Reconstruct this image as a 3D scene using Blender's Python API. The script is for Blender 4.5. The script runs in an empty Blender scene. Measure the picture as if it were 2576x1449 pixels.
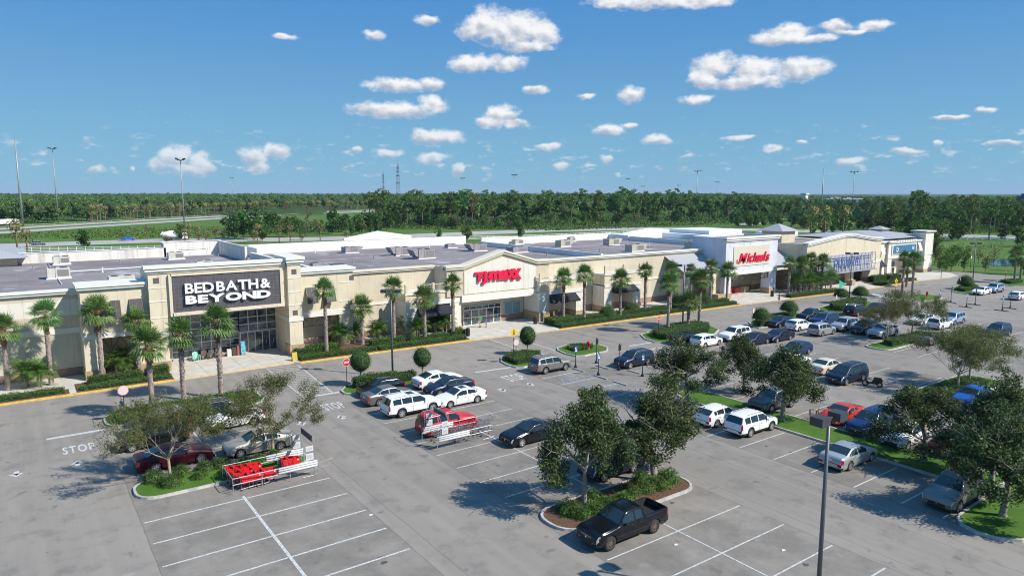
import bpy, bmesh, math, random
import numpy as np
from mathutils import Vector, Matrix
sc = bpy.context.scene
COL = sc.collection
R = math.radians
# ---------------------------------------------------------------- camera
CAMH = 18.6; FPX = 1755.85; PITCH = 7.7165; AZ = 54.43      # X runs along the shop fronts, Y towards them
cam = bpy.data.cameras.new("camera"); camo = bpy.data.objects.new("camera", cam); COL.objects.link(camo)
cam.sensor_width = 36.0; cam.lens = FPX / 2576 * 36.0; cam.clip_start = 0.5; cam.clip_end = 40000
_fh = Vector((math.cos(R(AZ)), math.sin(R(AZ)), 0)); _rt = Vector((math.sin(R(AZ)), -math.cos(R(AZ)), 0))
_fw = _fh * math.cos(R(PITCH)) - Vector((0, 0, 1)) * math.sin(R(PITCH)); _up = _rt.cross(_fw)
camo.matrix_world = Matrix(((_rt.x, _up.x, -_fw.x, 0), (_rt.y, _up.y, -_fw.y, 0), (_rt.z, _up.z, -_fw.z, CAMH), (0, 0, 0, 1)))
sc.camera = camo; sc.cycles.filter_width = 1.05
def ray(x, y): return _fw * FPX + _rt * (x - 1288) - _up * (y - 724.5)
def G(x, y, z=0.0):                       # survey mark on the ground seen at a pixel of the 2576 px wide photograph
    d = ray(x, y); t = -(CAMH - z) / d.z; return (d.x * t, d.y * t)
def proj(X, Y, Z=0.0):
    q = Vector((X, Y, Z - CAMH)); w = q.dot(_fw)
    if w < 1: return (-9999, -9999)
    return (1288 + FPX * q.dot(_rt) / w, 724.5 - FPX * q.dot(_up) / w)
def far(x, dist):                         # place on the ground in the direction of column x, dist metres away
    d = ray(x, 487); d.z = 0; d.normalize(); return (d.x * dist, d.y * dist)
# ---------------------------------------------------------------- sun, sky
SUN_EL, SUN_AZ = 42.0, -55.0
sl = bpy.data.lights.new("sun", 'SUN'); sl.energy = 4.2; sl.angle = R(0.53); sl.color = (1.0, 0.955, 0.87)
so = bpy.data.objects.new("sun", sl); COL.objects.link(so)
sdir = Vector((math.cos(R(SUN_EL)) * math.cos(R(SUN_AZ)), math.cos(R(SUN_EL)) * math.sin(R(SUN_AZ)), math.sin(R(SUN_EL))))
so.rotation_euler = sdir.to_track_quat('Z', 'Y').to_euler(); so.location = (60, -60, 80)
sc.view_settings.view_transform = 'Standard'; sc.view_settings.look = 'None'; sc.view_settings.exposure = 0.5; sc.view_settings.gamma = 1.0
world = bpy.data.worlds.new("World"); sc.world = world; world.use_nodes = True
W = world.node_tree; W.nodes.clear()
class NT:                                 # tiny expression builder for node trees
    def __init__(s, t): s.t = t
    def n(s, typ, **kw):
        o = s.t.nodes.new(typ)
        for k, v in kw.items(): setattr(o, k, v)
        return o
    def _in(s, sock, v):
        if v is None: return
        if hasattr(v, 'is_output') or hasattr(v, 'links'): s.t.links.new(v, sock)
        else: sock.default_value = v
    def m(s, op, a, b=None, c=None, clamp=False):
        o = s.n('ShaderNodeMath', operation=op, use_clamp=clamp)
        for i, v in enumerate((a, b, c)): s._in(o.inputs[i], v)
        return o.outputs[0]
    def mix(s, f, a, b, typ='MIX'):
        o = s.n('ShaderNodeMix', data_type='RGBA', blend_type=typ)
        s._in(o.inputs[0], f); s._in(o.inputs[6], a); s._in(o.inputs[7], b); return o.outputs[2]
    def noise(s, vec, scale, detail=2, rough=.5, dims='3D', w=None):
        o = s.n('ShaderNodeTexNoise', noise_dimensions=dims); s._in(o.inputs['Vector'], vec)
        o.inputs['Scale'].default_value = scale; o.inputs['Detail'].default_value = detail; o.inputs['Roughness'].default_value = rough
        return o.outputs['Fac']
    def ramp(s, f, lo, hi, a=0.0, b=1.0, interp='SMOOTHSTEP'):
        o = s.n('ShaderNodeMapRange', interpolation_type=interp); s._in(o.inputs[0], f)
        for i, v in zip((1, 2, 3, 4), (lo, hi, a, b)): o.inputs[i].default_value = v
        return o.outputs[0]
wt = NT(W)
tc = wt.n('ShaderNodeTexCoord'); sep = wt.n('ShaderNodeSeparateXYZ'); W.links.new(tc.outputs['Generated'], sep.inputs[0])
sky = wt.n('ShaderNodeTexSky', sky_type='NISHITA', sun_disc=False)
sky.sun_elevation = R(SUN_EL); sky.sun_rotation = R(90 - SUN_AZ); sky.altitude = 10; sky.air_density = 1.0; sky.dust_density = 0.15; sky.ozone_density = 2.5
az = wt.m('ARCTAN2', sep.outputs[1], sep.outputs[0]); el = wt.m('ARCSINE', sep.outputs[2])
cmb = wt.n('ShaderNodeCombineXYZ'); W.links.new(az, cmb.inputs[0]); W.links.new(wt.m('MULTIPLY', el, 1.35), cmb.inputs[1])
wz = wt.n('ShaderNodeTexNoise'); W.links.new(cmb.outputs[0], wz.inputs['Vector']); wz.inputs['Scale'].default_value = 30; wz.inputs['Detail'].default_value = 5
wsep = wt.n('ShaderNodeSeparateColor'); W.links.new(wz.outputs['Color'], wsep.inputs[0])
azw = wt.m('MULTIPLY_ADD', wt.m('SUBTRACT', wsep.outputs[0], .5), .030, az)
elw = wt.m('MULTIPLY_ADD', wt.m('SUBTRACT', wsep.outputs[1], .5), .016, el)
pw = wt.n('ShaderNodeCombineXYZ'); W.links.new(azw, pw.inputs[0]); W.links.new(elw, pw.inputs[1])
CL = [(1225, 65, 70, 50), (1290, 75, 95, 52), (1360, 88, 58, 38), (1175, 82, 32, 22), (1330, 120, 70, 16),
      (1190, 162, 72, 22), (1275, 158, 55, 24), (1075, 50, 34, 14), (940, 88, 30, 16), (715, 92, 36, 8),
      (1000, 216, 88, 20), (1085, 212, 34, 18), (985, 275, 118, 24), (1090, 262, 38, 24), (1265, 288, 46, 28), (1235, 308, 44, 14), (1295, 312, 36, 12),
      (1105, 345, 66, 24), (1060, 345, 26, 20), (1345, 226, 34, 12), (1585, 238, 34, 22), (1475, 245, 26, 8),
      (1530, 330, 44, 16), (1580, 316, 26, 8), (1650, 352, 40, 14), (1795, 165, 60, 32), (1770, 198, 46, 22), (1900, 175, 70, 34), (2010, 175, 92, 30), (1880, 205, 120, 20),
      (1985, 85, 62, 28), (1935, 102, 50, 14), (2060, 100, 60, 10), (2105, 66, 40, 18), (2150, 78, 60, 10), (2200, 64, 56, 16), (1960, 98, 80, 18), (2040, 98, 70, 12), (1755, 250, 44, 14), (1695, 4, 170, 20), (1560, 4, 90, 16), (1780, 10, 80, 14),
      (440, 400, 42, 42), (500, 410, 36, 30), (400, 415, 28, 20), (470, 425, 60, 12), (640, 395, 36, 34), (690, 380, 46, 20), (650, 425, 30, 16),
      (895, 378, 18, 10), (975, 385, 40, 14), (1085, 400, 48, 16), (1150, 428, 14, 18), (1385, 368, 38, 11), (1523, 398, 17, 10), (1945, 372, 22, 13), (2015, 360, 18, 7),
      (2280, 380, 42, 9), (2390, 296, 50, 8), (2480, 275, 40, 8), (2140, 408, 34, 14), (2530, 360, 50, 9), (1410, 418, 28, 14), (1860, 346, 44, 7), (2365, 360, 14, 7), (240, 430, 24, 11), (332, 428, 12, 8)]
M = None; SW = None; ST = None
for (cx, cy, rx, ry) in CL:
    d = ray(cx, cy).normalized(); a0 = math.atan2(d.y, d.x); e0 = math.asin(d.z)
    d1 = ray(cx + rx, cy).normalized(); d2 = ray(cx, cy - ry).normalized()
    ra = abs(math.atan2(d1.y, d1.x) - a0); re = abs(math.asin(d2.z) - e0)
    v = wt.n('ShaderNodeVectorMath', operation='SUBTRACT'); W.links.new(pw.outputs[0], v.inputs[0]); v.inputs[1].default_value = (a0, e0, 0)
    v2 = wt.n('ShaderNodeVectorMath', operation='MULTIPLY'); W.links.new(v.outputs[0], v2.inputs[0]); v2.inputs[1].default_value = (1 / ra, 1 / re, 0)
    ln = wt.n('ShaderNodeVectorMath', operation='LENGTH'); W.links.new(v2.outputs[0], ln.inputs[0])
    m_ = wt.m('SUBTRACT', 1.0, ln.outputs['Value'])
    sp = wt.n('ShaderNodeVectorMath', operation='DOT_PRODUCT'); W.links.new(v2.outputs[0], sp.inputs[0]); sp.inputs[1].default_value = (-0.28, 1, 0)
    mp = wt.m('MAXIMUM', m_, 0.0)
    t_ = wt.m('MULTIPLY', mp, sp.outputs['Value'])
    M = m_ if M is None else wt.m('SMOOTH_MAX', M, m_, .18)
    SW = mp if SW is None else wt.m('ADD', SW, mp)
    ST = t_ if ST is None else wt.m('ADD', ST, t_)
hgt = wt.m('DIVIDE', ST, wt.m('ADD', SW, .06))                       # -1 base .. 1 top of a cloud
fb = wt.noise(cmb.outputs[0], 50, 8, .52); fe = wt.noise(cmb.outputs[0], 70, 10, .68); fb2 = wt.noise(cmb.outputs[0], 26, 7, .55)
off = wt.n('ShaderNodeVectorMath', operation='ADD'); W.links.new(cmb.outputs[0], off.inputs[0]); off.inputs[1].default_value = (-0.006, .010, 0)
fbo = wt.noise(off.outputs[0], 50, 5, .5)
dens = wt.ramp(wt.m('ADD', M, wt.m('MULTIPLY', wt.m('SUBTRACT', wt.m('ADD', wt.m('MULTIPLY', fe, .62), wt.m('MULTIPLY', fb2, .38)), .5), 1.9)), -.16, .52)
# small broken puffs low over the horizon
c2 = wt.n('ShaderNodeCombineXYZ'); W.links.new(az, c2.inputs[0]); W.links.new(wt.m('MULTIPLY', el, 2.6), c2.inputs[1])
pf = wt.noise(c2.outputs[0], 36, 8, .62); band = wt.m('MULTIPLY', wt.ramp(el, .006, .03), wt.ramp(el, .12, .045))
pd = wt.m('MULTIPLY', wt.ramp(wt.m('ADD', pf, wt.m('MULTIPLY', band, .055)), .60, .76), wt.m('MULTIPLY', band, .6))
hz = wt.ramp(el, .010, .12, .66, 1.0)
dens2 = wt.m('MAXIMUM', wt.m('MULTIPLY', dens, wt.m('MULTIPLY', hz, .97)), pd)
lit = wt.m('ADD', wt.m('MULTIPLY', wt.m('SUBTRACT', fb, fbo), .55), wt.m('MULTIPLY', hgt, .30))
shade = wt.ramp(lit, -.26, .13, 0, 1)
ccol = wt.mix(shade, (0.30, 0.34, 0.42, 1), (0.68, 0.68, 0.68, 1))
SKY_GAIN = 0.080
skc = wt.mix(1.0, sky.outputs[0], (0.66 * SKY_GAIN, 0.86 * SKY_GAIN, 1.0 * SKY_GAIN, 1), 'MULTIPLY')
low = wt.mix(wt.ramp(el, 0.0, .30), (0.142, 0.322, 0.470, 1), (0.052, 0.200, 0.460, 1))
skm = wt.mix(.88, skc, low)
fin = wt.mix(dens2, skm, ccol)
bg = wt.n('ShaderNodeBackground'); W.links.new(fin, bg.inputs[0]); bg.inputs[1].default_value = 1.0
wo = wt.n('ShaderNodeOutputWorld'); W.links.new(bg.outputs[0], wo.inputs[0])
world.cycles.sampling_method = 'MANUAL'; world.cycles.sample_map_resolution = 256
# ---------------------------------------------------------------- materials
MATS = {}
def mat(name, col, rough=.7, metal=0.0, var=0.0, scale=3.0, spec=.5, bump=0.0, bscale=30, coat=0.0, detail=4, extra=None, objvar=0.0):
    if name in MATS: return MATS[name]
    m = bpy.data.materials.new(name); m.use_nodes = True; t = NT(m.node_tree)
    b = m.node_tree.nodes['Principled BSDF']
    b.inputs['Roughness'].default_value = rough; b.inputs['Metallic'].default_value = metal
    b.inputs['Specular IOR Level'].default_value = spec
    if coat: b.inputs['Coat Weight'].default_value = coat; b.inputs['Coat Roughness'].default_value = .04
    c = (*col, 1)
    src = None
    if var or bump or objvar or extra:
        tcn = t.n('ShaderNodeTexCoord'); vec = tcn.outputs['Object']
        if objvar:
            oi = t.n('ShaderNodeObjectInfo'); ad = t.n('ShaderNodeVectorMath', operation='ADD')
            m.node_tree.links.new(vec, ad.inputs[0]); cx = t.n('ShaderNodeCombineXYZ'); 
            for i in range(3): m.node_tree.links.new(t.m('MULTIPLY', oi.outputs['Random'], 50.0), cx.inputs[i])
            m.node_tree.links.new(cx.outputs[0], ad.inputs[1]); vec = ad.outputs[0]
    if var:
        f = t.noise(vec, scale, detail, .6)
        lo = tuple(x * (1 - var) for x in col) + (1,); hi = tuple(min(1, x * (1 + var)) for x in col) + (1,)
        src = t.mix(t.ramp(f, .3, .7), lo, hi)
    if objvar:
        hs = t.n('ShaderNodeHueSaturation'); t._in(hs.inputs['Color'], src if src is not None else c)
        m.node_tree.links.new(t.ramp(oi.outputs['Random'], 0, 1, 1 - objvar, 1 + objvar, 'LINEAR'), hs.inputs['Value'])
        m.node_tree.links.new(t.ramp(oi.outputs['Random'], 0, 1, .5 + objvar * .08, .5 - objvar * .08, 'LINEAR'), hs.inputs['Hue']); src = hs.outputs[0]
    if extra: src = extra(t, vec, src if src is not None else c)
    if src is not None: m.node_tree.links.new(src, b.inputs['Base Color'])
    else: b.inputs['Base Color'].default_value = c
    if bump:
        bn = t.n('ShaderNodeBump'); bn.inputs['Strength'].default_value = bump; bn.inputs['Distance'].default_value = .03
        m.node_tree.links.new(t.noise(vec, bscale, 4, .6), bn.inputs['Height']); m.node_tree.links.new(bn.outputs[0], b.inputs['Normal'])
    MATS[name] = m; return m
def leafmat(name, col, var=.35, trans=.25, objvar=.12, scale=2.0):
    m = bpy.data.materials.new(name); m.use_nodes = True; nt = m.node_tree; nt.nodes.clear(); t = NT(nt)
    tcn = t.n('ShaderNodeTexCoord'); oi = t.n('ShaderNodeObjectInfo')
    f = t.noise(tcn.outputs['Object'], scale, 5, .7)
    src = t.mix(t.ramp(f, .3, .7), tuple(x * (1 - var) for x in col) + (1,), tuple(x * (1 + var) for x in col) + (1,))
    hs = t.n('ShaderNodeHueSaturation'); nt.links.new(src, hs.inputs['Color'])
    nt.links.new(t.ramp(oi.outputs['Random'], 0, 1, 1 - objvar, 1 + objvar, 'LINEAR'), hs.inputs['Value'])
    nt.links.new(t.ramp(oi.outputs['Random'], 0, 1, .5 - objvar * .12, .5 + objvar * .12, 'LINEAR'), hs.inputs['Hue'])
    pb = t.n('ShaderNodeBsdfPrincipled'); pb.inputs['Roughness'].default_value = .65; pb.inputs['Specular IOR Level'].default_value = .16
    nt.links.new(hs.outputs[0], pb.inputs['Base Color'])
    tr = t.n('ShaderNodeBsdfTranslucent'); nt.links.new(hs.outputs[0], tr.inputs[0])
    mx = t.n('ShaderNodeMixShader'); mx.inputs[0].default_value = trans; nt.links.new(pb.outputs[0], mx.inputs[1]); nt.links.new(tr.outputs[0], mx.inputs[2])
    o = t.n('ShaderNodeOutputMaterial'); nt.links.new(mx.outputs[0], o.inputs[0]); MATS[name] = m; return m
# ---------------------------------------------------------------- mesh building
class MB:
    def __init__(s): s.v = []; s.f = []; s.mi = []; s.cur = 0
    def add(s, vs, fs, mi=None):
        o = len(s.v); s.v.extend(vs); k = s.cur if mi is None else mi
        for f in fs: s.f.append(tuple(i + o for i in f)); s.mi.append(k)
        return s
    def box(s, x0, x1, y0, y1, z0, z1, mi=None):
        if x1 < x0: x0, x1 = x1, x0
        if y1 < y0: y0, y1 = y1, y0
        return s.add([(x0, y0, z0), (x1, y0, z0), (x1, y1, z0), (x0, y1, z0), (x0, y0, z1), (x1, y0, z1), (x1, y1, z1), (x0, y1, z1)],
                     [(0, 3, 2, 1), (4, 5, 6, 7), (0, 1, 5, 4), (1, 2, 6, 5), (2, 3, 7, 6), (3, 0, 4, 7)], mi)
    def prism(s, pts, z0, z1, mi=None, top_inset=0):
        n = len(pts); return s.add([(p[0], p[1], z0) for p in pts] + [(p[0], p[1], z1) for p in pts],
                     [tuple(range(n - 1, -1, -1)), tuple(range(n, 2 * n))] + [(i, (i + 1) % n, (i + 1) % n + n, i + n) for i in range(n)], mi)
    def prismy(s, pts, y0, y1, mi=None):   # polygon in x,z pushed along y (y0 front)
        n = len(pts); return s.add([(p[0], y0, p[1]) for p in pts] + [(p[0], y1, p[1]) for p in pts],
                     [tuple(range(n)), tuple(range(2 * n - 1, n - 1, -1))] + [(i, i + n, (i + 1) % n + n, (i + 1) % n) for i in range(n)], mi)
    def prismx(s, pts, x0, x1, mi=None):   # polygon in y,z pushed along x
        n = len(pts); return s.add([(x0, p[0], p[1]) for p in pts] + [(x1, p[0], p[1]) for p in pts],
                     [tuple(range(n - 1, -1, -1)), tuple(range(n, 2 * n))] + [(i, (i + 1) % n, (i + 1) % n + n, i + n) for i in range(n)], mi)
    def quad(s, a, b, c, d, mi=None): return s.add([a, b, c, d], [(0, 1, 2, 3)], mi)
    def tube(s, a, b, r0, r1=None, n=8, mi=None, caps=True):
        a = Vector(a); b = Vector(b); r1 = r0 if r1 is None else r1; d = b - a
        if d.length < 1e-6: return s
        d.normalize(); u = d.orthogonal().normalized(); w = d.cross(u)
        vs = []
        for c, r in ((a, r0), (b, r1)):
            for i in range(n):
                t = 2 * math.pi * i / n; vs.append(tuple(c + u * (r * math.cos(t)) + w * (r * math.sin(t))))
        fs = [(i, (i + 1) % n, (i + 1) % n + n, i + n) for i in range(n)]
        if caps: fs += [tuple(range(n - 1, -1, -1)), tuple(range(n, 2 * n))]
        return s.add(vs, fs, mi)
    def path(s, pts, r, n=6, mi=None):
        for a, b in zip(pts, pts[1:]): s.tube(a, b, r, r, n, mi)
        return s
    def lathe(s, prof, n=16, mi=None, c=(0, 0, 0), axis='z', caps=True):
        vs = []
        for r, h in prof:
            for i in range(n):
                t = 2 * math.pi * i / n; p = (r * math.cos(t), r * math.sin(t), h)
                if axis == 'y': p = (p[0], h, p[1])
                if axis == 'x': p = (h, p[0], p[1])
                vs.append((p[0] + c[0], p[1] + c[1], p[2] + c[2]))
        fs = []
        for k in range(len(prof) - 1):
            for i in range(n):
                a = k * n + i; b = k * n + (i + 1) % n; q = (a, b, b + n, a + n)
                fs.append(q if axis != 'y' else q[::-1])
        m0 = tuple(range(n - 1, -1, -1)); m1 = tuple((len(prof) - 1) * n + i for i in range(n))
        if caps: fs += [m0 if axis != 'y' else m0[::-1], m1 if axis != 'y' else m1[::-1]]
        return s.add(vs, fs, mi)
    def sphere(s, c, rx, ry=None, rz=None, n=10, k=6, mi=None, z0=-1.0):
        ry = rx if ry is None else ry; rz = rx if rz is None else rz; vs = []; t0 = math.asin(z0)
        for j in range(k + 1):
            a = t0 + (math.pi / 2 - t0) * j / k
            for i in range(n):
                t = 2 * math.pi * i / n; vs.append((c[0] + rx * math.cos(a) * math.cos(t), c[1] + ry * math.cos(a) * math.sin(t), c[2] + rz * math.sin(a)))
        return s.add(vs, [(j * n + i, j * n + (i + 1) % n, (j + 1) * n + (i + 1) % n, (j + 1) * n + i) for j in range(k) for i in range(n)] + [tuple(range(n - 1, -1, -1))], mi)
    def weld(s):
        d = {}; nv = []; m = []
        for v in s.v:
            k = (round(v[0], 3), round(v[1], 3), round(v[2], 3))
            if k not in d: d[k] = len(nv); nv.append(v)
            m.append(d[k])
        F = []; M_ = []
        for f, i in zip(s.f, s.mi):
            g = []
            for q in f:
                if m[q] not in g: g.append(m[q])
            if len(g) > 2: F.append(tuple(g)); M_.append(i)
        s.v, s.f, s.mi = nv, F, M_; return s
    def mesh(s, name, mats, smooth=False, org=(0, 0, 0)):
        me = bpy.data.meshes.new(name)
        v = [(a - org[0], b - org[1], c - org[2]) for a, b, c in s.v] if tuple(org) != (0, 0, 0) else s.v
        me.from_pydata(v, [], s.f)
        for m in (mats if isinstance(mats, (list, tuple)) else [mats]): me.materials.append(m)
        me.polygons.foreach_set('material_index', s.mi)
        if smooth: me.polygons.foreach_set('use_smooth', [True] * len(s.f))
        me.validate(); me.update(); return me
def wloc(o):
    x = Vector((0, 0, 0))
    while o is not None: x = x + o.location; o = o.parent
    return x
def link(name, me, parent=None, loc=(0, 0, 0), rz=0.0):
    o = bpy.data.objects.new(name, me); COL.objects.link(o); o.location = loc; o.rotation_euler = (0, 0, rz)
    if parent is not None: o.parent = parent
    return o
def part(name, mb, mats, parent, smooth=False, world=True, label=None):
    org = tuple(wloc(parent)) if (parent is not None and world) else (0, 0, 0)
    o = link(name, mb.mesh(name, mats, smooth, org), parent)
    if label: o['label'] = label
    return o
def tag(o, label, cat, group=None):
    o['label'] = label; o['category'] = cat
    if group: o['group'] = group
    return o
def thing(name, loc, label, cat, group=None, rz=0.0):
    o = bpy.data.objects.new(name, None); COL.objects.link(o); o.location = loc; o.rotation_euler = (0, 0, rz); o.empty_display_size = .3
    return tag(o, label, cat, group)
def solo(name, mb, mats, label, cat, group=None, org=None, smooth=False):   # a thing that is one mesh
    org = org or (0, 0, 0); o = link(name, mb.mesh(name, mats, smooth, org), None, org); return tag(o, label, cat, group)
def struct(name, mb, mats, smooth=False):
    o = link(name, mb.mesh(name, mats, smooth)); o['kind'] = 'structure'; return o
def dup(o, parent=None, loc=None, rz=None):
    c = o.copy(); COL.objects.link(c)
    if parent is not None: c.parent = parent
    if loc is not None: c.location = loc
    if rz is not None: c.rotation_euler = (0, 0, rz)
    for ch in o.children: dup(ch, c)
    return c
def text_mesh(txt, size, extrude, shear=0.0, bold=0.0, space=1.0, xs=1.0):   # letters standing in the XZ plane, facing -Y
    cu = bpy.data.curves.new('t', 'FONT'); cu.body = txt; cu.size = size; cu.extrude = extrude; cu.shear = shear; cu.offset = bold; cu.space_character = space
    cu.align_x = 'CENTER'; cu.align_y = 'CENTER'; cu.resolution_u = 3
    o = bpy.data.objects.new('t', cu); COL.objects.link(o)
    me = bpy.data.meshes.new_from_object(o, depsgraph=bpy.context.evaluated_depsgraph_get()); bpy.data.objects.remove(o)
    me.transform(Matrix.Rotation(R(90), 4, 'X')); me.transform(Matrix.Diagonal((xs, 1, 1, 1))); return me
def letters(name, txt, cx, y, cz, w, h, m, parent, extrude=.08, space=.06, wspace=.28, **kw):      # each glyph on its own, fitted to width w and height h
    V = []; F = []; x = 0.0; k = 0
    for ch in txt:
        if ch == ' ': x += wspace; continue
        me = text_mesh(ch, 1.0, extrude, **kw); co = np.empty(len(me.vertices) * 3); me.vertices.foreach_get('co', co); co = co.reshape(-1, 3); mn = co.min(0); mx = co.max(0)
        co[:, 0] += x - mn[0]; co[:, 1] += .003 * (k % 3); x += mx[0] - mn[0] + space; o = sum(len(v) for v in V); V.append(co); F += [tuple(i + o for i in p.vertices) for p in me.polygons]; k += 1; bpy.data.meshes.remove(me)
    co = np.concatenate(V); mn = co.min(0); mx = co.max(0); co[:, 0] = (co[:, 0] - (mn[0] + mx[0]) / 2) * (w / (mx[0] - mn[0])); co[:, 2] = (co[:, 2] - (mn[2] + mx[2]) / 2) * (h / (mx[2] - mn[2]))
    me = bpy.data.meshes.new(name); me.from_pydata(co.tolist(), [], F); me.materials.append(m); me.update()
    p = wloc(parent); return link(name, me, parent, (cx - p.x, y - p.y, cz - p.z))
def boxes(name, L, mats, parent, label=None):       # one part for every box
    for q in L: b = MB(); b.box(*q[:6]); part(name, b, mats, parent, label=label)
def rect_round(x0, x1, y0, y1, r, n=5):
    pts = []
    for cx, cy, a0 in ((x1 - r, y0 + r, -90), (x1 - r, y1 - r, 0), (x0 + r, y1 - r, 90), (x0 + r, y0 + r, 180)):
        for i in range(n + 1):
            a = R(a0 + 90 * i / n); pts.append((cx + r * math.cos(a), cy + r * math.sin(a)))
    return pts
def inset(pts, d):
    n = len(pts); out = []
    for i in range(n):
        a, b, c = Vector(pts[i - 1]), Vector(pts[i]), Vector(pts[(i + 1) % n])
        n1 = (b - a); n2 = (c - b)
        n1 = Vector((-n1.y, n1.x)).normalized() if n1.length > 1e-6 else None; n2 = Vector((-n2.y, n2.x)).normalized() if n2.length > 1e-6 else n1
        if n1 is None: n1 = n2
        nn = (n1 + n2); nn = nn / max(.4, nn.length_squared / 2) if nn.length > 0 else n1
        nn = (n1 + n2).normalized() * (1 / max(.5, (n1 + n2).normalized().dot(n1)))
        out.append((b.x + nn.x * d, b.y + nn.y * d))
    return out
def leafcloud(name, centers, sizes, mats, seed, parent=None, mix=None, up=.35, aspect=.55, loc=(0, 0, 0)):
    """one small bent quad per centre, facing every way; several leaf materials"""
    rg = np.random.default_rng(seed); c = np.asarray(centers, float); n = len(c); s = np.broadcast_to(np.asarray(sizes, float), (n,))
    d = rg.normal(size=(n, 3)); d[:, 2] += up; d /= np.linalg.norm(d, axis=1)[:, None]
    a = rg.normal(size=(n, 3)); u = np.cross(d, a); u /= np.linalg.norm(u, axis=1)[:, None]; w = np.cross(d, u)
    S = s[:, None]; v = np.stack([c - u * S * .5, c + w * S * aspect * .5 + d * S * .08, c + u * S * .5, c - w * S * aspect * .5 + d * S * .08], 1).reshape(-1, 3)
    me = bpy.data.meshes.new(name); me.vertices.add(4 * n); me.vertices.foreach_set('co', v.ravel())
    me.loops.add(4 * n); me.loops.foreach_set('vertex_index', np.arange(4 * n, dtype=np.int32))
    me.polygons.add(n); me.polygons.foreach_set('loop_start', np.arange(0, 4 * n, 4, dtype=np.int32))
    for m in mats: me.materials.append(m)
    pr = mix if mix is not None else [1 / len(mats)] * len(mats)
    me.polygons.foreach_set('material_index', rg.choice(len(mats), n, p=pr).astype(np.int32))
    me.update(calc_edges=True); return me
# ---------------------------------------------------------------- ground
def x_asph(t, vec, src):
    big = t.noise(vec, .035, 4, .6); med = t.noise(vec, .55, 5, .65); fine = t.noise(vec, 26, 3, .7)
    st = t.n('ShaderNodeMapping'); t._in(st.inputs[0], vec); st.inputs[3].default_value = (.9, .045, 1); streak = t.noise(st.outputs[0], 1.0, 4, .6)
    c = t.mix(t.ramp(big, .35, .65), (.218, .196, .168, 1), (.276, .246, .210, 1))
    c = t.mix(t.m('MULTIPLY', t.ramp(streak, .42, .60), .38), c, (.325, .285, .245, 1))
    c = t.mix(t.m('MULTIPLY', t.ramp(med, .48, .70), .50), c, (.130, .120, .106, 1))
    blot = t.noise(vec, .9, 3, .5); c = t.mix(t.m('MULTIPLY', t.ramp(blot, .64, .72), .5), c, (.085, .082, .08, 1))
    spk = t.noise(vec, 3.1, 2, .5); c = t.mix(t.m('MULTIPLY', t.ramp(spk, .735, .765), .6), c, (.07, .068, .065, 1))
    c = t.mix(t.ramp(fine, .25, .75, 0, .16, 'LINEAR'), c, (.36, .345, .33, 1))
    # separate pours: greyer stained stalls, warmer aisles, a seam along each edge, faint cracks
    sp = t.n('ShaderNodeSeparateXYZ'); t._in(sp.inputs[0], vec)
    X = t.m('ADD', sp.outputs[0], t.m('MULTIPLY', t.m('SUBTRACT', t.noise(vec, .5, 3, .6), .5), .22)); Yc = t.ramp(sp.outputs[1], 58.5, 57.5); mask = None; seam = None
    for a, b in ((4.7, 15.95), (23.3, 34.5), (42.35, 57.9), (64.8, 76.2), (83.4, 94.8), (102.2, 113.4)):
        m_ = t.m('MULTIPLY', t.m('GREATER_THAN', X, a), t.m('LESS_THAN', X, b)); mask = m_ if mask is None else t.m('ADD', mask, m_)
        for e in (a, b, (a + b) / 2 + 6.6 if b - a < 13 else a - 3):
            d = t.m('ABSOLUTE', t.m('SUBTRACT', X, e)); seam = d if seam is None else t.m('MINIMUM', seam, d)
    mask = t.m('MULTIPLY', mask, Yc)
    st2 = t.noise(vec, .22, 6, .7); c = t.mix(t.m('MULTIPLY', mask, t.ramp(st2, .36, .64, .05, .60)), c, (.146, .134, .114, 1))
    lt = t.noise(vec, .75, 4, .6); c = t.mix(t.m('MULTIPLY', mask, t.ramp(lt, .60, .74, 0, .4)), c, (.33, .32, .30, 1))
    c = t.mix(t.m('MULTIPLY', t.m('MULTIPLY', t.ramp(seam, .035, .015), Yc), .5), c, (.09, .087, .08, 1))
    vo = t.n('ShaderNodeTexVoronoi', feature='DISTANCE_TO_EDGE'); wv = t.n('ShaderNodeVectorMath', operation='ADD'); t._in(wv.inputs[0], vec)
    nz = t.n('ShaderNodeTexNoise'); t._in(nz.inputs['Vector'], vec); nz.inputs['Scale'].default_value = .35; nz.inputs['Detail'].default_value = 6
    sc_ = t.n('ShaderNodeVectorMath', operation='SCALE'); t._in(sc_.inputs[0], nz.outputs['Color']); sc_.inputs[3].default_value = 7.0; t._in(wv.inputs[1], sc_.outputs[0])
    t._in(vo.inputs['Vector'], wv.outputs[0]); vo.inputs['Scale'].default_value = .06
    c = t.mix(t.m('MULTIPLY', t.ramp(vo.outputs['Distance'], .0022, .0006), .22), c, (.09, .088, .085, 1))
    return c
ASPH = mat('asphalt', (.2, .2, .2), .88, extra=x_asph, bump=.25, bscale=40, spec=.25)
def x_grass(t, vec, src):
    a = t.noise(vec, .05, 4, .6); b = t.noise(vec, 1.6, 5, .7); d = t.noise(vec, 14, 3, .7)
    c = t.mix(t.ramp(a, .35, .65), (.066, .150, .022, 1), (.125, .175, .036, 1))
    c = t.mix(t.ramp(b, .35, .75, 0, .55), c, (.030, .080, .012, 1)); return t.mix(t.ramp(d, .5, .8, 0, .5), c, (.15, .20, .05, 1))
GRASS = mat('grass_blades', (.06, .13, .02), .9, extra=x_grass, bump=.5, bscale=18, spec=.2)
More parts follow.
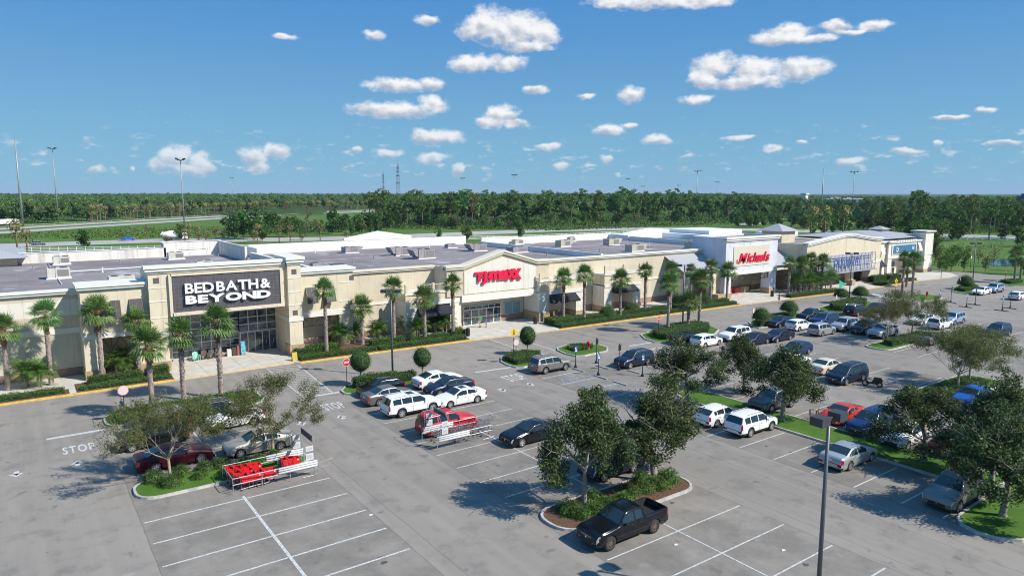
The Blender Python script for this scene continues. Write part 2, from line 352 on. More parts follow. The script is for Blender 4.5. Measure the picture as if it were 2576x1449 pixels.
def x_lawn(t, vec, src):
    a = t.noise(vec, .6, 4, .6); b = t.noise(vec, 5, 5, .7); d = t.noise(vec, 30, 3, .7)
    c = t.mix(t.ramp(a, .3, .7), (.055, .130, .014, 1), (.095, .170, .026, 1))
    c = t.mix(t.ramp(b, .4, .75, 0, .6), c, (.032, .095, .008, 1)); return t.mix(t.ramp(d, .5, .8, 0, .5), c, (.16, .26, .05, 1))
LAWN = mat('lawn_blades', (.06, .13, .02), .9, extra=x_lawn, bump=.6, bscale=30, spec=.2)
CONC = mat('concrete', (.52, .49, .43), .85, var=.10, scale=.8, bump=.1)
CONCG = mat('concrete_grey', (.40, .385, .355), .85, var=.16, scale=.9, bump=.2)
KERBM = mat('kerb_concrete', (.44, .42, .385), .85, var=.22, scale=1.6, bump=.25)
YEL = mat('kerb_yellow', (.66, .42, .10), .7, var=.22, scale=2.5, bump=.15)
TANK = mat('kerb_tan', (.58, .45, .27), .8, var=.12, scale=1.5)
MULCH = mat('mulch', (.12, .062, .036), .95, var=.5, scale=9, bump=.8, bscale=40)
PINK = mat('road_concrete', (.40, .37, .34), .85, var=.10, scale=.06)
def x_paint(t, vec, src):
    f = t.noise(vec, 9, 5, .7); return t.mix(t.ramp(f, .46, .62, 0, .85), src, (.25, .235, .21, 1))
PAINT = mat('road_paint', (.60, .60, .57), .7, extra=x_paint); BLUEP = mat('blue_paint', (.22, .33, .47), .8, extra=x_paint)
def sheet(name, pts, z, m, kind='structure'):
    b = MB(); b.add([(p[0], p[1], z) for p in pts], [tuple(range(len(pts)))]); o = link(name, b.mesh(name, m)); o['kind'] = kind; return o
sheet('ground', [(-9000, -600), (16000, -600), (16000, 16000), (-9000, 16000)], -.12, GRASS)
lot = [(-70, -40), (188, -40), (184, 10), (183.5, 55), (183, 80), (183, 150), (-70, 150)]
sheet('parking_lot', lot, 0.0, ASPH)
b = MB()
def strip(pts, w, z, mb, mi=0):
    for (a, c) in zip(pts, pts[1:]):
        a2 = Vector((a[0], a[1])); c2 = Vector((c[0], c[1])); d = (c2 - a2).normalized(); n = Vector((-d.y, d.x)) * w / 2
        mb.quad((a2.x - n.x, a2.y - n.y, z), (c2.x - n.x, c2.y - n.y, z), (c2.x + n.x, c2.y + n.y, z), (a2.x + n.x, a2.y + n.y, z), mi)
def ribbon(name, pts, w, z, m):
    b = MB(); P = [Vector((p[0], p[1])) for p in pts]; n = len(P); L = []
    for i in range(n):
        d = (P[min(i + 1, n - 1)] - P[max(i - 1, 0)]).normalized(); nn = Vector((-d.y, d.x)) * w / 2; L += [(P[i].x - nn.x, P[i].y - nn.y, z), (P[i].x + nn.x, P[i].y + nn.y, z)]
    b.add(L, [(2 * i, 2 * i + 2, 2 * i + 3, 2 * i + 1) for i in range(n - 1)]); return struct(name, b, m)
front_road = [(-400, 345), (-100, 320), (0, 311), (45, 309), (100, 282), (140, 278), (220, 280), (280, 262), (318, 215), (334, 165), (345, 125), (362, 80), (400, 20)]
ribbon('road', front_road, 24, -.08, PINK)
hw = [(-420, 0), (-160, 265), (-5, 438), (45, 492), (112, 562), (182, 630), (305, 690), (480, 745), (900, 820)]
ribbon('highway', hw, 46, -.085, PINK); ribbon('highway_median', hw, 12, -.07, GRASS)
ribbon('side_road', [G(1875, 566), G(1940, 553), G(1990, 549), G(2060, 550)], 12, -.075, PINK)
ribbon('side_road', [G(2230, 553), G(2330, 551), G(2420, 553), G(2576, 545)], 22, -.075, PINK)
WATER = mat('pond_water', (.05, .12, .17), .05, spec=1.0, var=.2, scale=.2)
sheet('pond', [G(x, y) for x, y in ((2476, 662), (2500, 667), (2530, 670), (2560, 667), (2576, 655), (2540, 650), (2500, 652))], -.06, WATER)
sheet('far_pond', [G(x, y) for x, y in ((2135, 537), (2180, 539), (2230, 536), (2230, 532), (2180, 531), (2135, 532))], -.06, WATER)
# raised walk along the shop fronts
KL = [(-70, 74.9), (12.2, 74.9), (24.2, 75.3), (24.75, 74.75), (46.6, 73.85), (51.2, 73.5), (59.4, 72.75), (60.0, 72.7), (99, 71.7), (101, 71.6), (111.4, 70.6), (127, 69.7), (131, 69.6), (140.6, 69.6), (157, 69.75), (168.4, 68.7), (174, 69.2), (178.5, 72.5), (180.5, 76), (181, 84)]
b = MB(); b.prism([KL[0]] + KL[1:] + [(181, 88), (-70, 88)], -.05, .14); struct('sidewalk', b, CONC)
def kerbpiece(i0, i1, m, name):
    b = MB(); P = KL[i0:i1 + 1]
    for a, c in zip(P, P[1:]):
        d = (Vector(c) - Vector(a)).normalized(); n = Vector((-d.y, d.x))
        b.prism([(a[0] - n.x * .02, a[1] - n.y * .02), (c[0] - n.x * .02, c[1] - n.y * .02), (c[0] + n.x * .24, c[1] + n.y * .24), (a[0] + n.x * .24, a[1] + n.y * .24)], .0, .165)
    struct(name, b, m)
for i0, i1, m in ((0, 1, YEL), (1, 2, TANK), (3, 4, YEL), (4, 6, TANK), (7, 8, YEL), (8, 10, TANK), (10, 11, YEL), (11, 13, TANK), (13, 14, YEL), (14, 15, TANK), (15, 19, KERBM)): kerbpiece(i0, i1, m, 'kerb')
b = MB()
for x in np.arange(13.5, 25, 1.85): b.box(x, x + .03, 75.5, 82, .141, .146)
for x in np.arange(48.5, 60, 1.85): b.box(x, x + .03, 73.9, 79, .141, .146)
for x in np.arange(100.5, 112, 1.85): b.box(x, x + .03, 72, 78, .141, .146)
struct('sidewalk_joints', b, mat('joint_grey', (.25, .24, .22), .9))
# planting soil in the beds
BEDS = [[(-70, 75.15), (3.2, 75.15), (3.2, 77.0), (-70, 77.0)], [(3.8, 75.15), (12.1, 75.15), (12.1, 79.2), (3.8, 78.6)], [(24.9, 74.98), (46.4, 74.1), (47.6, 78.6), (40, 78.9), (34, 81), (25.4, 79.6)],
        [(60.4, 72.95), (98.6, 71.95), (99.2, 75.9), (84, 77.6), (72, 78.6), (61, 77.4)], [(111.8, 70.85), (126.9, 69.95), (127.5, 72.8), (123, 73.8), (116.5, 74.5), (112.5, 74.5)], [(141, 69.9), (157, 70.0), (159, 73.8), (151, 75.0), (143, 74.4)]]
b = MB()
for p in BEDS: b.prism(p, .10, .20)
struct('planting_soil', b, MULCH)
# islands: kerb ring, filled with grass or mulch
def island(pts, fill, name='island', hk=.15, tan=False):
    b = MB(); q = inset(pts, .17); n = len(pts)
    b.add([(x, y, -.02) for x, y in pts] + [(x, y, hk) for x, y in inset(pts, .02)] + [(x, y, hk) for x, y in q] + [(x, y, .08) for x, y in q],
          [(i + k * n, (i + 1) % n + k * n, (i + 1) % n + (k + 1) * n, i + (k + 1) * n) for k in range(3) for i in range(n)])
    struct(name + '_kerb', b, KERBM)
    b = MB(); b.add([(x, y, .12) for x, y in q], [tuple(range(n))]); struct(name + '_soil' if fill is MULCH else name + '_lawn', b, fill)
ISL = dict(
 i1=(rect_round(4.9, 15.9, 45.85, 49.15, 1.3), LAWN), i2=(rect_round(4.9, 17.6, 61.9, 66.7, 1.9), LAWN),
 i3=([(24.1, 61.6), (24.05, 60.6), (24.5, 59.9), (25.3, 59.6), (33.2, 59.6), (33.9, 60.1), (34.1, 61), (33.8, 61.9), (31, 62.8), (27.4, 63.1), (25, 62.8)], LAWN),
 i4=([(43.0, 62.3), (42.7, 60.6), (42.9, 59.3), (43.6, 58.8), (47.5, 59.6), (49.0, 61.3), (49.2, 63), (48.4, 64.4), (46.2, 64.8), (44.2, 64.1)], LAWN),
 i5=([(51.75, 63.1), (51.3, 61.2), (51.5, 59.5), (52.5, 59.0), (56.3, 59.3), (57.7, 60.6), (57.8, 62.4), (56.4, 64.2), (54.2, 64.6), (52.5, 64.1)], LAWN),
 i6=([(65.0, 61.6), (64.6, 59.5), (65.4, 58.6), (67, 58.4), (75.2, 58.5), (77.9, 60), (79, 62.2), (78, 64.4), (75, 65.2), (69.8, 64.9), (66.5, 63.9)], LAWN),
 i7=([(83.6, 58.8), (83.4, 57.6), (84.6, 57.2), (95.8, 59.0), (98.4, 60.2), (99, 61.4), (98, 62.4), (92, 62.3), (86, 61.2)], LAWN),
 i7b=([(103.0, 60.4), (102.3, 58.4), (103.1, 57.3), (105, 57.1), (113.4, 57.2), (118.2, 59.3), (119.6, 61.5), (118.6, 63.2), (113, 63.6), (106, 62.4)], LAWN),
 i9=(rect_round(83.4, 98.1, 40.0, 43.2, 1.4), LAWN), o12=(rect_round(23.4, 34.6, 27.5, 30.9, 1.45), MULCH),
 i10=([(42.3, 15.6), (41.9, 14.7), (42.1, 13.7), (42.9, 12.8), (44.2, 12.2), (60, 11.6), (60, 16.3), (45, 16.3), (43.2, 16.2)], LAWN),
 i11=([(127.8, 57.6), (128.2, 55.9), (129.4, 55.3), (134.6, 55.6), (136.6, 57.6), (135.8, 60.4), (132, 60.9), (129, 59.8)], LAWN),
 i12=([(143.6, 57.0), (143.2, 54.8), (144.4, 54), (153, 55.2), (157, 57.6), (157.2, 60.2), (152, 60.8), (146, 59)], LAWN),
 i13=([(163.3, 57.5), (163.2, 54.6), (164.6, 53.2), (178, 52), (183, 53), (183, 59.5), (173.5, 60.6), (166, 59.2)], LAWN),
 i14=(rect_round(66.5, 79.0, 26.0, 30.2, 1.5), LAWN),
 median=([(48.4, 16.4), (52.1, 16.4), (52.1, 41.0), (51.6, 42.2), (50.3, 42.8), (49, 42.3), (48.4, 41.0)], LAWN),
 isl_c=(rect_round(59.0, 75.8, 42.4, 45.6, 1.4) if False else rect_round(104.5, 118, 26.0, 29.5, 1.5), LAWN))
for k, (p, f) in ISL.items(): island(p, f)
# ---------------------------------------------------------------- painted markings
mk = MB(); bl = MB(); LW = .092
def line(x0, y0, x1, y1, w=LW, mb=None, z=.004): strip([(x0, y0), (x1, y1)], w, z, mb if mb is not None else mk)
for y in (42.8, 39.85, 37.0, 34.22, 31.4): line(4.85, y, 15.8, y, .13)
line(10.38, 43.2, 10.38, 28, .17, z=.008)
for y in (58.6, 55.7, 52.9): line(4.9, y, 15.8, y)
line(10.38, 49.4, 10.38, 61.6, z=.008)
for y in (56.6, 53.7, 50.75, 47.95, 45.05, 42.15, 39.3, 36.4, 33.6): line(23.5, y, 34.35, y)
for y in (24.46, 21.5, 18.6, 15.8, 12.9): line(23.5, y, 34.35, y)
line(28.85, 56.6, 28.85, 31.2, z=.008); line(28.85, 27.2, 28.85, 8, z=.008)
for y in (57.2, 54.3, 51.4, 48.5, 45.6, 42.7, 39.4, 36.4, 33.5, 30.5, 27.65, 24.8, 21.87, 18.95, 16.6): line(42.5, y, 48.1, y)
for y in (42.0, 38.4, 35.4, 32.4, 29.5, 26.7, 23.9, 21.1, 18.3): line(52.4, y, 57.6, y)
for y in (56.2, 53.3, 50.4, 47.5, 44.6, 41.7, 38.8, 36.0, 33.1, 30.9): line(65, y, 76, y)
for y in (54.6, 51.4, 48.2, 45.4, 39.4, 36.6, 33.7): line(83.6, y, 94.6, y)
for y in (53, 50.1, 47.2, 44.2, 41.2, 38.3, 35.4, 32.5): line(102.4, y, 113.2, y)
for y in (53.6, 50.7, 47.8, 44.9): line(141.8, y, 152.6, y)
for x in (70.5, 89.1, 107.8, 147.2): line(x, 56 if x < 147 else 54, x, 33 if x < 140 else 44, z=.008)
line(.9, 62.4, 5.0, 62.4, .42); line(20.5, 61.8, 24.0, 61.6, .4); line(38.4, 60.3, 42.7, 59.9, .35); line(60.6, 60.0, 64.5, 59.9, .35); line(127.4, 62.4, 131, 62, .3); line(97.8, 57.4, 102, 57.6, .3)
line(21.05, 74.6, 20.65, 61.9, .1, z=.008); line(24.3, 74.2, 23.4, 61.9, .12, z=.008)
for y in np.arange(63.2, 74.8, .72): line(20.75 + .02 * (y - 62), y + .2, 23.5 + .066 * (y - 62), y - .9 if y - .9 > 62 else 62, .1)
line(48.95, 73.4, 48.35, 64.3, .16); line(52.2, 73.2, 51.65, 63.2, .16)
q = [G(*p) for p in ((2190, 738), (2200, 745), (2262, 757), (2272, 749))]; mk.add([(x, y, .004) for x, y in q], [(0, 1, 2, 3)])
def arrow(x, y, s):      # s=+1 points to +Y
    k = .95; mk.add([(x + a * k, y + s * c * k, .004) for a, c in ((-.16, -.6), (.16, -.6), (.16, .05), (.46, -.05), (0, .62), (-.46, -.05), (-.16, .05))], [(0, 1, 2, 6), (3, 4, 5)] if s > 0 else [(6, 2, 1, 0), (5, 4, 3)])
    mk.add([(x - .16, y + s * .05, .004), (x + .16, y + s * .05, .004), (x, y + s * .3, .004)], [(0, 1, 2) if s > 0 else (2, 1, 0)])
for a in ((2.45, 55.4, 1), (-1.02, 55.6, -1), (21.3, 54.4, 1), (18.0, 54.75, -1), (40.35, 53.3, 1), (36.9, 53.2, -1), (63.0, 53.4, 1)): arrow(*a)
marks = struct('road_markings', mk, PAINT)
def groundtext(txt, x0, x1, y0, y1):
    me = text_mesh(txt, 1.0, 0.0, bold=.022, space=1.2); me.transform(Matrix.Rotation(R(-90), 4, 'X')); co = np.empty(len(me.vertices) * 3); me.vertices.foreach_get('co', co); co = co.reshape(-1, 3)
    mn = co.min(0); mx = co.max(0); co[:, 0] = x0 + (co[:, 0] - mn[0]) * (x1 - x0) / (mx[0] - mn[0]); co[:, 1] = y0 + (co[:, 1] - mn[1]) * (y1 - y0) / (mx[1] - mn[1]); co[:, 2] = .005
    me.vertices.foreach_set('co', co.ravel()); me.materials.clear(); me.materials.append(PAINT); me.update(); o = link('stop_lettering', me); o['kind'] = 'structure'
for a in ((1.75, 3.75, 57.85, 59.6), (20.95, 22.8, 56.75, 58.75), (39.4, 41.6, 55.0, 57.4), (61.2, 64.0, 55.2, 57.5)): groundtext('STOP', *a)
# blue bays for disabled drivers
for y in (57.3, 54.2, 51.2, 48.2, 45.4): line(42.6, y, 48.3, y, .09, bl, .008); line(52.2, y - .3, 57.6, y - .3, .09, bl, .008)
for y0 in (45.4, 51.2):
    for k in range(6): line(43 + k * .9, y0, 43.9 + k * .9, y0 + 1.5, .07, bl, .008)
def isa(x, y):
    for k in range(14):
        a = R(360 * k / 14); c = R(360 * (k + 1) / 14)
        if 3 < k < 6: continue
        line(x + .45 * math.cos(a), y + .45 * math.sin(a), x + .45 * math.cos(c), y + .45 * math.sin(c), .09, bl, .006)
    line(x - .1, y + .9, x - .1, y, .1, bl, .006); line(x - .1, y, x + .5, y, .1, bl, .006); line(x + .5, y, x + .8, y - .6, .1, bl, .006)
for p in ((44.2, 49.6), (44.2, 52.6), (55.8, 46.5), (44.4, 46.9)): isa(*p)
struct('bay_markings', bl, BLUEP)
# oil stains and tyre-dark patches that stay put
rs = random.Random(5); st = MB()
for i in range(46):
    x = rs.choice((7.5, 13, 26, 31.6, 45.3, 68, 73)) + rs.uniform(-1.2, 1.2); y = rs.uniform(12, 56); r = rs.uniform(.06, .20)
    if any(min(px for px, _ in p) < x < max(px for px, _ in p) and min(py for _, py in p) - .3 < y < max(py for _, py in p) + .3 for p, _ in ISL.values()): continue
    n = 9; st.add([(x + r * rs.uniform(.6, 1.5) * math.cos(6.283 * k / n), y + r * rs.uniform(.5, 1.1) * math.sin(6.283 * k / n), .0035) for k in range(n)], [tuple(range(n))])
struct('oil_stains', st, mat('oil', (.085, .082, .078), .6, var=.3, scale=5))
pm = MB()
for (x0, y0, x1, y1, w) in ((1.3, 36.6, 3.6, 37.2, .35), (14.2, 45.2, 17.3, 46.1, .25), (12.2, 44.2, 16.6, 45.0, .18)): strip([(x0, y0), (x1, y1)], w, .003, pm)
struct('worn_patches', pm, mat('worn', (.30, .29, .27), .9, var=.2, scale=2))
# litter
for i, (px, py, c) in enumerate(((1700, 1370, (.7, .7, .68)), (1970, 1384, (.72, .7, .68)), (933, 1295, (.6, .6, .6)))):
    x, y = G(px, py); b = MB(); b.prism([(x - .12, y - .03), (x + .1, y - .08), (x + .13, y + .05), (x - .05, y + .08)], .004, .03)
    solo('litter', b, mat('paper', (.7, .7, .68), .8), ['crumpled white paper scrap below the pickup on the asphalt', 'small white paper scrap right of the tall grey light pole foot', 'tiny white scrap in the middle of the open aisle'][i], 'litter', org=(x, y, 0))
# wheel stops
for i, (x, y) in enumerate(((47.7, 54.6), (50.6, 54.1), (47.6, 51.0), (51.9, 50.6), (47.6, 48.2), (51.9, 47.4))):
    b = MB(); b.prismx([(y - .8 + 0, .0), (y - .8, .0)], 0, 0) if False else None
    b.prismy([(x - .08, 0), (x + .08, 0), (x + .05, .12), (x - .05, .12)], y - .9, y + .9)
    solo('wheel_stop', b, KERBM, ['concrete wheel stop at the nose of the taupe crossover', 'concrete wheel stop left of the dark blue crossover', 'concrete wheel stop beside the foot of the near blue parking sign', 'concrete wheel stop in front of the dark blue crossover', 'concrete wheel stop nearest the oak in the blue marked bays', 'concrete wheel stop partly under the oak crown in the blue bays'][i], 'wheel stop', 'concrete wheel stops in the blue bays', org=(x, y, 0))
# ---------------------------------------------------------------- shopping plaza
def FP(x, y, v):                          # where the ray of a pixel meets the vertical plane Y = v
    d = ray(x, y); t = v / d.y; return (d.x * t, CAMH + d.z * t)
def x_stain(t, vec, src):
    mp = t.n('ShaderNodeMapping'); t._in(mp.inputs[0], vec); mp.inputs[3].default_value = (1.6, 1.6, .12)
    f = t.noise(mp.outputs[0], 1.0, 6, .65); c = t.mix(t.m('MULTIPLY', t.ramp(f, .50, .76), .42), src, (.30, .27, .22, 1))
    sp = t.n('ShaderNodeSeparateXYZ'); t._in(sp.inputs[0], vec); g = t.m('ABSOLUTE', t.m('SUBTRACT', t.m('FRACT', t.m('MULTIPLY', sp.outputs[0], 1 / 3.9)), .5)); return t.mix(t.m('MULTIPLY', t.ramp(g, .4935, .4955), .40), c, (.22, .19, .15, 1))
def x_dirty(t, vec, src):
    mp = t.n('ShaderNodeMapping'); t._in(mp.inputs[0], vec); mp.inputs[3].default_value = (1.3, 1.3, .10)
    f = t.noise(mp.outputs[0], 1.0, 7, .7); return t.mix(t.m('MULTIPLY', t.ramp(f, .42, .70), .6), src, (.34, .29, .24, 1))
def x_roof(t, vec, src):
    a = t.noise(vec, .06, 5, .65); b = t.noise(vec, .16, 8, .68)
    mp = t.n('ShaderNodeMapping'); t._in(mp.inputs[0], vec); mp.inputs[3].default_value = (.05, 1.0, 1); s = t.noise(mp.outputs[0], 1.3, 3, .5)
    c = t.mix(t.ramp(a, .4, .6), (.165, .138, .138, 1), (.25, .215, .21, 1)); c = t.mix(t.ramp(s, .42, .62, 0, .6), c, (.27, .235, .23, 1))
    c = t.mix(t.m('MULTIPLY', t.ramp(b, .53, .66), .75), c, (.46, .44, .46, 1))
    sp = t.n('ShaderNodeSeparateXYZ'); t._in(sp.inputs[0], vec); g = t.m('ABSOLUTE', t.m('SUBTRACT', t.m('FRACT', t.m('MULTIPLY', sp.outputs[0], 1 / 3.0)), .5))
    return t.mix(t.m('MULTIPLY', t.ramp(g, .492, .496), .35), c, (.32, .29, .30, 1))
CREAM = mat('stucco_cream', (.655, .575, .425), .85, var=.05, scale=.7, extra=x_stain, bump=.08)
SAND = mat('stucco_sand', (.59, .515, .385), .85, var=.05, scale=.7, extra=x_stain, bump=.08)
PALE = mat('stucco_pale', (.71, .675, .59), .85, var=.04, scale=.7, extra=x_stain)
OLIVE = mat('stucco_olive', (.55, .52, .385), .85, var=.05, scale=.7, extra=x_stain)
TRIM = mat('trim_white', (.71, .685, .62), .7, var=.03, scale=2)
TRIMC = mat('trim_cream', (.68, .62, .50), .75, var=.03, scale=2)
BASEB = mat('base_brown', (.33, .205, .15), .85, var=.12, scale=1.5)
LAV = mat('stucco_lavender', (.64, .64, .70), .85, var=.04, scale=.7, extra=x_stain)
DIRTYW = mat('parapet_stained', (.72, .69, .64), .9, extra=x_dirty)
WHITEW = mat('parapet_white', (.74, .74, .73), .85, var=.03, scale=.4)
ROOFM = mat('roof_membrane', (.15, .13, .14), .8, extra=x_roof)
def x_seam(t, vec, src):
    sp = t.n('ShaderNodeSeparateXYZ'); t._in(sp.inputs[0], vec); g = t.m('ABSOLUTE', t.m('SUBTRACT', t.m('FRACT', t.m('MULTIPLY', sp.outputs[0], 1 / .42)), .5))
    return t.mix(t.m('MULTIPLY', t.ramp(g, .44, .47), .4), src, (.26, .27, .30, 1))
METALR = mat('standing_seam', (.37, .375, .39), .55, extra=x_seam, spec=.4)
def x_stone(t, vec, src):
    br = t.n('ShaderNodeTexBrick'); mp = t.n('ShaderNodeMapping'); t._in(mp.inputs[0], vec); mp.inputs[2].default_value = (R(90), 0, 0); t._in(br.inputs['Vector'], mp.outputs[0])
    br.inputs['Scale'].default_value = 1.0; br.inputs['Brick Width'].default_value = .38; br.inputs['Row Height'].default_value = .13; br.inputs['Mortar Size'].default_value = .012
    br.inputs['Color1'].default_value = (.50, .35, .20, 1); br.inputs['Color2'].default_value = (.34, .22, .14, 1); br.inputs['Mortar'].default_value = (.16, .12, .09, 1)
    return t.mix(t.ramp(t.noise(vec, 4, 4, .7), .35, .7, 0, .5), br.outputs[0], (.58, .46, .30, 1))
STONE = mat('ledge_stone', (.4, .3, .2), .9, extra=x_stone, bump=.6, bscale=12)
def x_tiles(t, vec, src):
    sp = t.n('ShaderNodeSeparateXYZ'); t._in(sp.inputs[0], vec); L = None
    for i in (0, 2):
        g = t.m('ABSOLUTE', t.m('SUBTRACT', t.m('FRACT', t.m('MULTIPLY', sp.outputs[i], 1 / .405)), .5)); L = g if L is None else t.m('MAXIMUM', L, g)
    return t.mix(t.ramp(L, .455, .485), t.mix(t.ramp(t.noise(vec, 1.5, 3, .6), .3, .7), (.070, .064, .074, 1), (.094, .086, .098, 1)), (.15, .13, .15, 1))
TILES = mat('dark_tiles', (.07, .06, .07), .55, extra=x_tiles)
GLASS = mat('dark_glass', (.020, .028, .032), .06, spec=1.0, extra=lambda t, vec, src: t.mix(t.ramp(t.noise(vec, 1.1, 5, .7), .42, .66), (.022, .032, .038, 1), (.13, .155, .17, 1)))  # paler bluish blotches painted into the colour for reflections and shop interior
GLASSB = mat('blue_glass', (.18, .30, .34), .1, spec=.8)
ALU = mat('aluminium', (.55, .57, .60), .4, metal=.3)
WHITEP = mat('white_enamel', (.80, .80, .80), .35)
BLACKF = mat('black_steel', (.018, .018, .02), .45)
AWN = mat('awning_cloth', (.014, .016, .026), .85, var=.3, scale=2)
REDL = mat('sign_red', (.72, .012, .06), .35); WHITEL = mat('sign_white', (.84, .84, .86), .4); NAVYL = mat('sign_navy', (.075, .15, .38), .5)
INNER = mat('dim_interior', (.10, .085, .07), .9, var=.5, scale=1.2)
TEALP = mat('sign_blue', (.055, .17, .31), .4)
def cornice(mb, pts, y, h=.62, back=.55, mi=0, ends=(0.0, 0.0), prot=.42):
    """stepped crown moulding along (x, top z) points; y is the wall face"""
    for k, (a, c, p) in enumerate(((0, .36, 1.0), (.36, .44, .62), (.44, .72, .72), (.72, 1.0, .30))):
        for j, ((x0, z0), (x1, z1)) in enumerate(zip(pts, pts[1:])):
            e0 = ends[0] * p if j == 0 else 0; e1 = ends[1] * p if j == len(pts) - 2 else 0
            mb.prismy([(x0 - e0, z0 - c * h), (x1 + e1, z1 - c * h), (x1 + e1, z1 - a * h), (x0 - e0, z0 - a * h)], y - prot * p, y + (back if k == 0 else .02), mi)
def railing(parent, x0, x1, y, z0, z1):
    b = MB(); b.box(x0, x1, y - .03, y + .03, z1 - .07, z1); b.box(x0, x1, y - .03, y + .03, z0, z0 + .07)
    x = x0
    while x < x1: b.box(x - .015, x + .015, y - .012, y + .012, z0 + .07, z1 - .07); x += .17
    part('railing', b, TRIMC, parent)
def awning(parent, x0, x1, y, z1, z0, out):
    b = MB(); b.quad((x0, y, z1), (x1, y, z1), (x1 + .15, y - out, z0 + .25), (x0 - .15, y - out, z0 + .25)); b.quad((x0 - .15, y - out, z0 + .25), (x1 + .15, y - out, z0 + .25), (x1 + .15, y - out, z0), (x0 - .15, y - out, z0))
    for x, s in ((x0, -1), (x1, 1)): b.add([(x, y, z1), (x + s * .15, y - out, z0 + .25), (x + s * .15, y - out, z0), (x, y, z0)], [(0, 1, 2, 3)])
    part('awning', b, AWN, parent)
def shutter(parent, x0, x1, y, z0, z1, out=.75, m=None):
    b = MB(); d = .05; b.prismx([(y - .02, z1), (y - .02 - d, z1 + .01), (y - out - d, z0), (y - out, z0)], x0, x1)
    for x in (x0, (x0 + x1) / 2 - .03, x1 - .06): b.prismx([(y - .06, z1), (y - .10, z1 + .02), (y - out - .10, z0 - .01), (y - out - .05, z0 - .01)], x, x + .06, 1)
    b.tube((x0 + .1, y, z0 + .1), (x0 + .1, y - out, z0 + .05), .02); b.tube((x1 - .1, y, z0 + .1), (x1 - .1, y - out, z0 + .05), .02)
    part('shutter', b, m or [mat('shutter_brown', (.045, .038, .042), .6), mat('shutter_frame', (.09, .075, .075), .5)], parent)
def truss(parent, x0, x1, y, z0, z1, n, name='truss'):
    b = MB(); r = .045
    for z in (z0, z1): b.box(x0, x1, y - r, y + r, z - r, z + r)
    for x in (x0 + r, x1 - r): b.box(x - r, x + r, y - r, y + r, z0, z1)
    w = (x1 - x0) / n
    for i in range(n):
        xa = x0 + i * w; xm = xa + w / 2; b.tube((xa, y, z1), (xm, y, z0), .035, n=5); b.tube((xm, y, z0), (xa + w, y, z1), .035, n=5); b.tube((xm, y, z0), (xm, y, z1), .03, n=5)
    part(name, b, BLACKF, parent)
def glazing(parent, x0, x1, y, z0, z1, nx, nz, frame=ALU, name='window', door=False):
    b = MB(); b.box(x0, x1, y, y + .05, z0, z1); w = part(name, b, GLASS, parent)
    b = MB(); t = .045
    for i in range(nx + 1): x = x0 + (x1 - x0) * i / nx; b.box(x - t, x + t, y - .06, y - .003, z0, z1)
    for i in range(nz + 1): z = z0 + (z1 - z0) * i / nz; b.box(x0, x1, y - .05, y - .004, z - t, z + t)
    if door:
        for i in range(nx): xc = x0 + (x1 - x0) * (i + .5) / nx; b.box(xc - .02, xc + .02, y - .10, y - .06, z0 + .8, z0 + 1.25)
    part('frame', b, frame, w); return w
def vents(parent, spots, y):
    boxes('vent_grille', [(x - .28, x + .28, y - .03, y + .02, z - .28, z + .28) for x, z in spots], mat('vent_dark', (.10, .095, .10), .7), parent)
def roof_deck(parent, x0, x1, y0, y1, z=8.1):
    b = MB(); b.box(x0, x1, y0, y1, z - .3, z); return part('roof', b, ROOFM, parent)
# ===== first store: homewares, dark tiled sign
S0 = thing('store_building', (12, 83, 0), 'cream homewares store whose tower carries white letters on a large dark tiled panel', 'store')
wl = MB(); wm = [CREAM, SAND, PALE, OLIVE, BASEB, TRIM]
for z0, z1, k in ((7.98, 8.7, 1), (6.4, 7.98, 2), (5.1, 6.4, 1), (1.06, 4.55, 3), (0, 1.0, 4)): wl.box(-60, 4.9, 82.8, 83.2, z0, z1, k)
wl.box(-60, 4.9, 82.72, 83.2, 4.55, 5.1, 5); wl.box(-60, 4.9, 82.75, 83.2, 1.0, 1.06, 5)
# tower with shutters left of the sign
wl.box(4.9, 10.85, 79.6, 83.2, 4.72, 9.3, 0); wl.box(4.86, 10.85, 79.52, 83.2, 4.25, 4.72, 5)
wl.box(4.9, 6.5, 79.6, 83.2, 1.1, 4.25, 0); wl.box(9.75, 10.85, 79.6, 80.9, 1.1, 4.25, 0); wl.box(6.5, 10.85, 83.0, 83.2, 1.06, 4.25, 1); wl.box(6.5, 10.85, 82.97, 83.2, 0, 1.06, 4)
# sign tower
wl.box(10.85, 12.46, 78.8, 83.6, 4.5, 10.7, 0); wl.box(12.46, 24.9, 78.8, 83.6, 5.9, 10.7, 0); wl.box(24.9, 26.42, 78.35, 83.6, 4.5, 11.0, 0)
wl.box(10.85, 12.42, 78.8, 80.4, 1.25, 4.5, 0); wl.box(24.9, 26.42, 78.35, 80.0, 1.42, 4.1, 0); wl.box(10.8, 12.5, 78.72, 83.6, 4.1, 4.5, 5); wl.box(24.84, 26.5, 78.27, 83.6, 4.1, 4.55, 5)
for z in (9.0, 7.6, 5.9): wl.box(10.8, 12.46, 78.76, 78.9, z - .05, z + .05, 5)
for z in (9.1, 7.5, 6.0): wl.box(24.86, 26.46, 78.31, 78.4, z - .05, z + .05, 5)
wl.box(12.46, 24.9, 83.55, 83.8, 5.1, 5.9, 1); wl.box(24.9, 26.42, 80.0, 83.8, 0, 4.1, 1); wl.box(12.42, 13.4, 83.5, 83.8, 0, 5.1, 1)
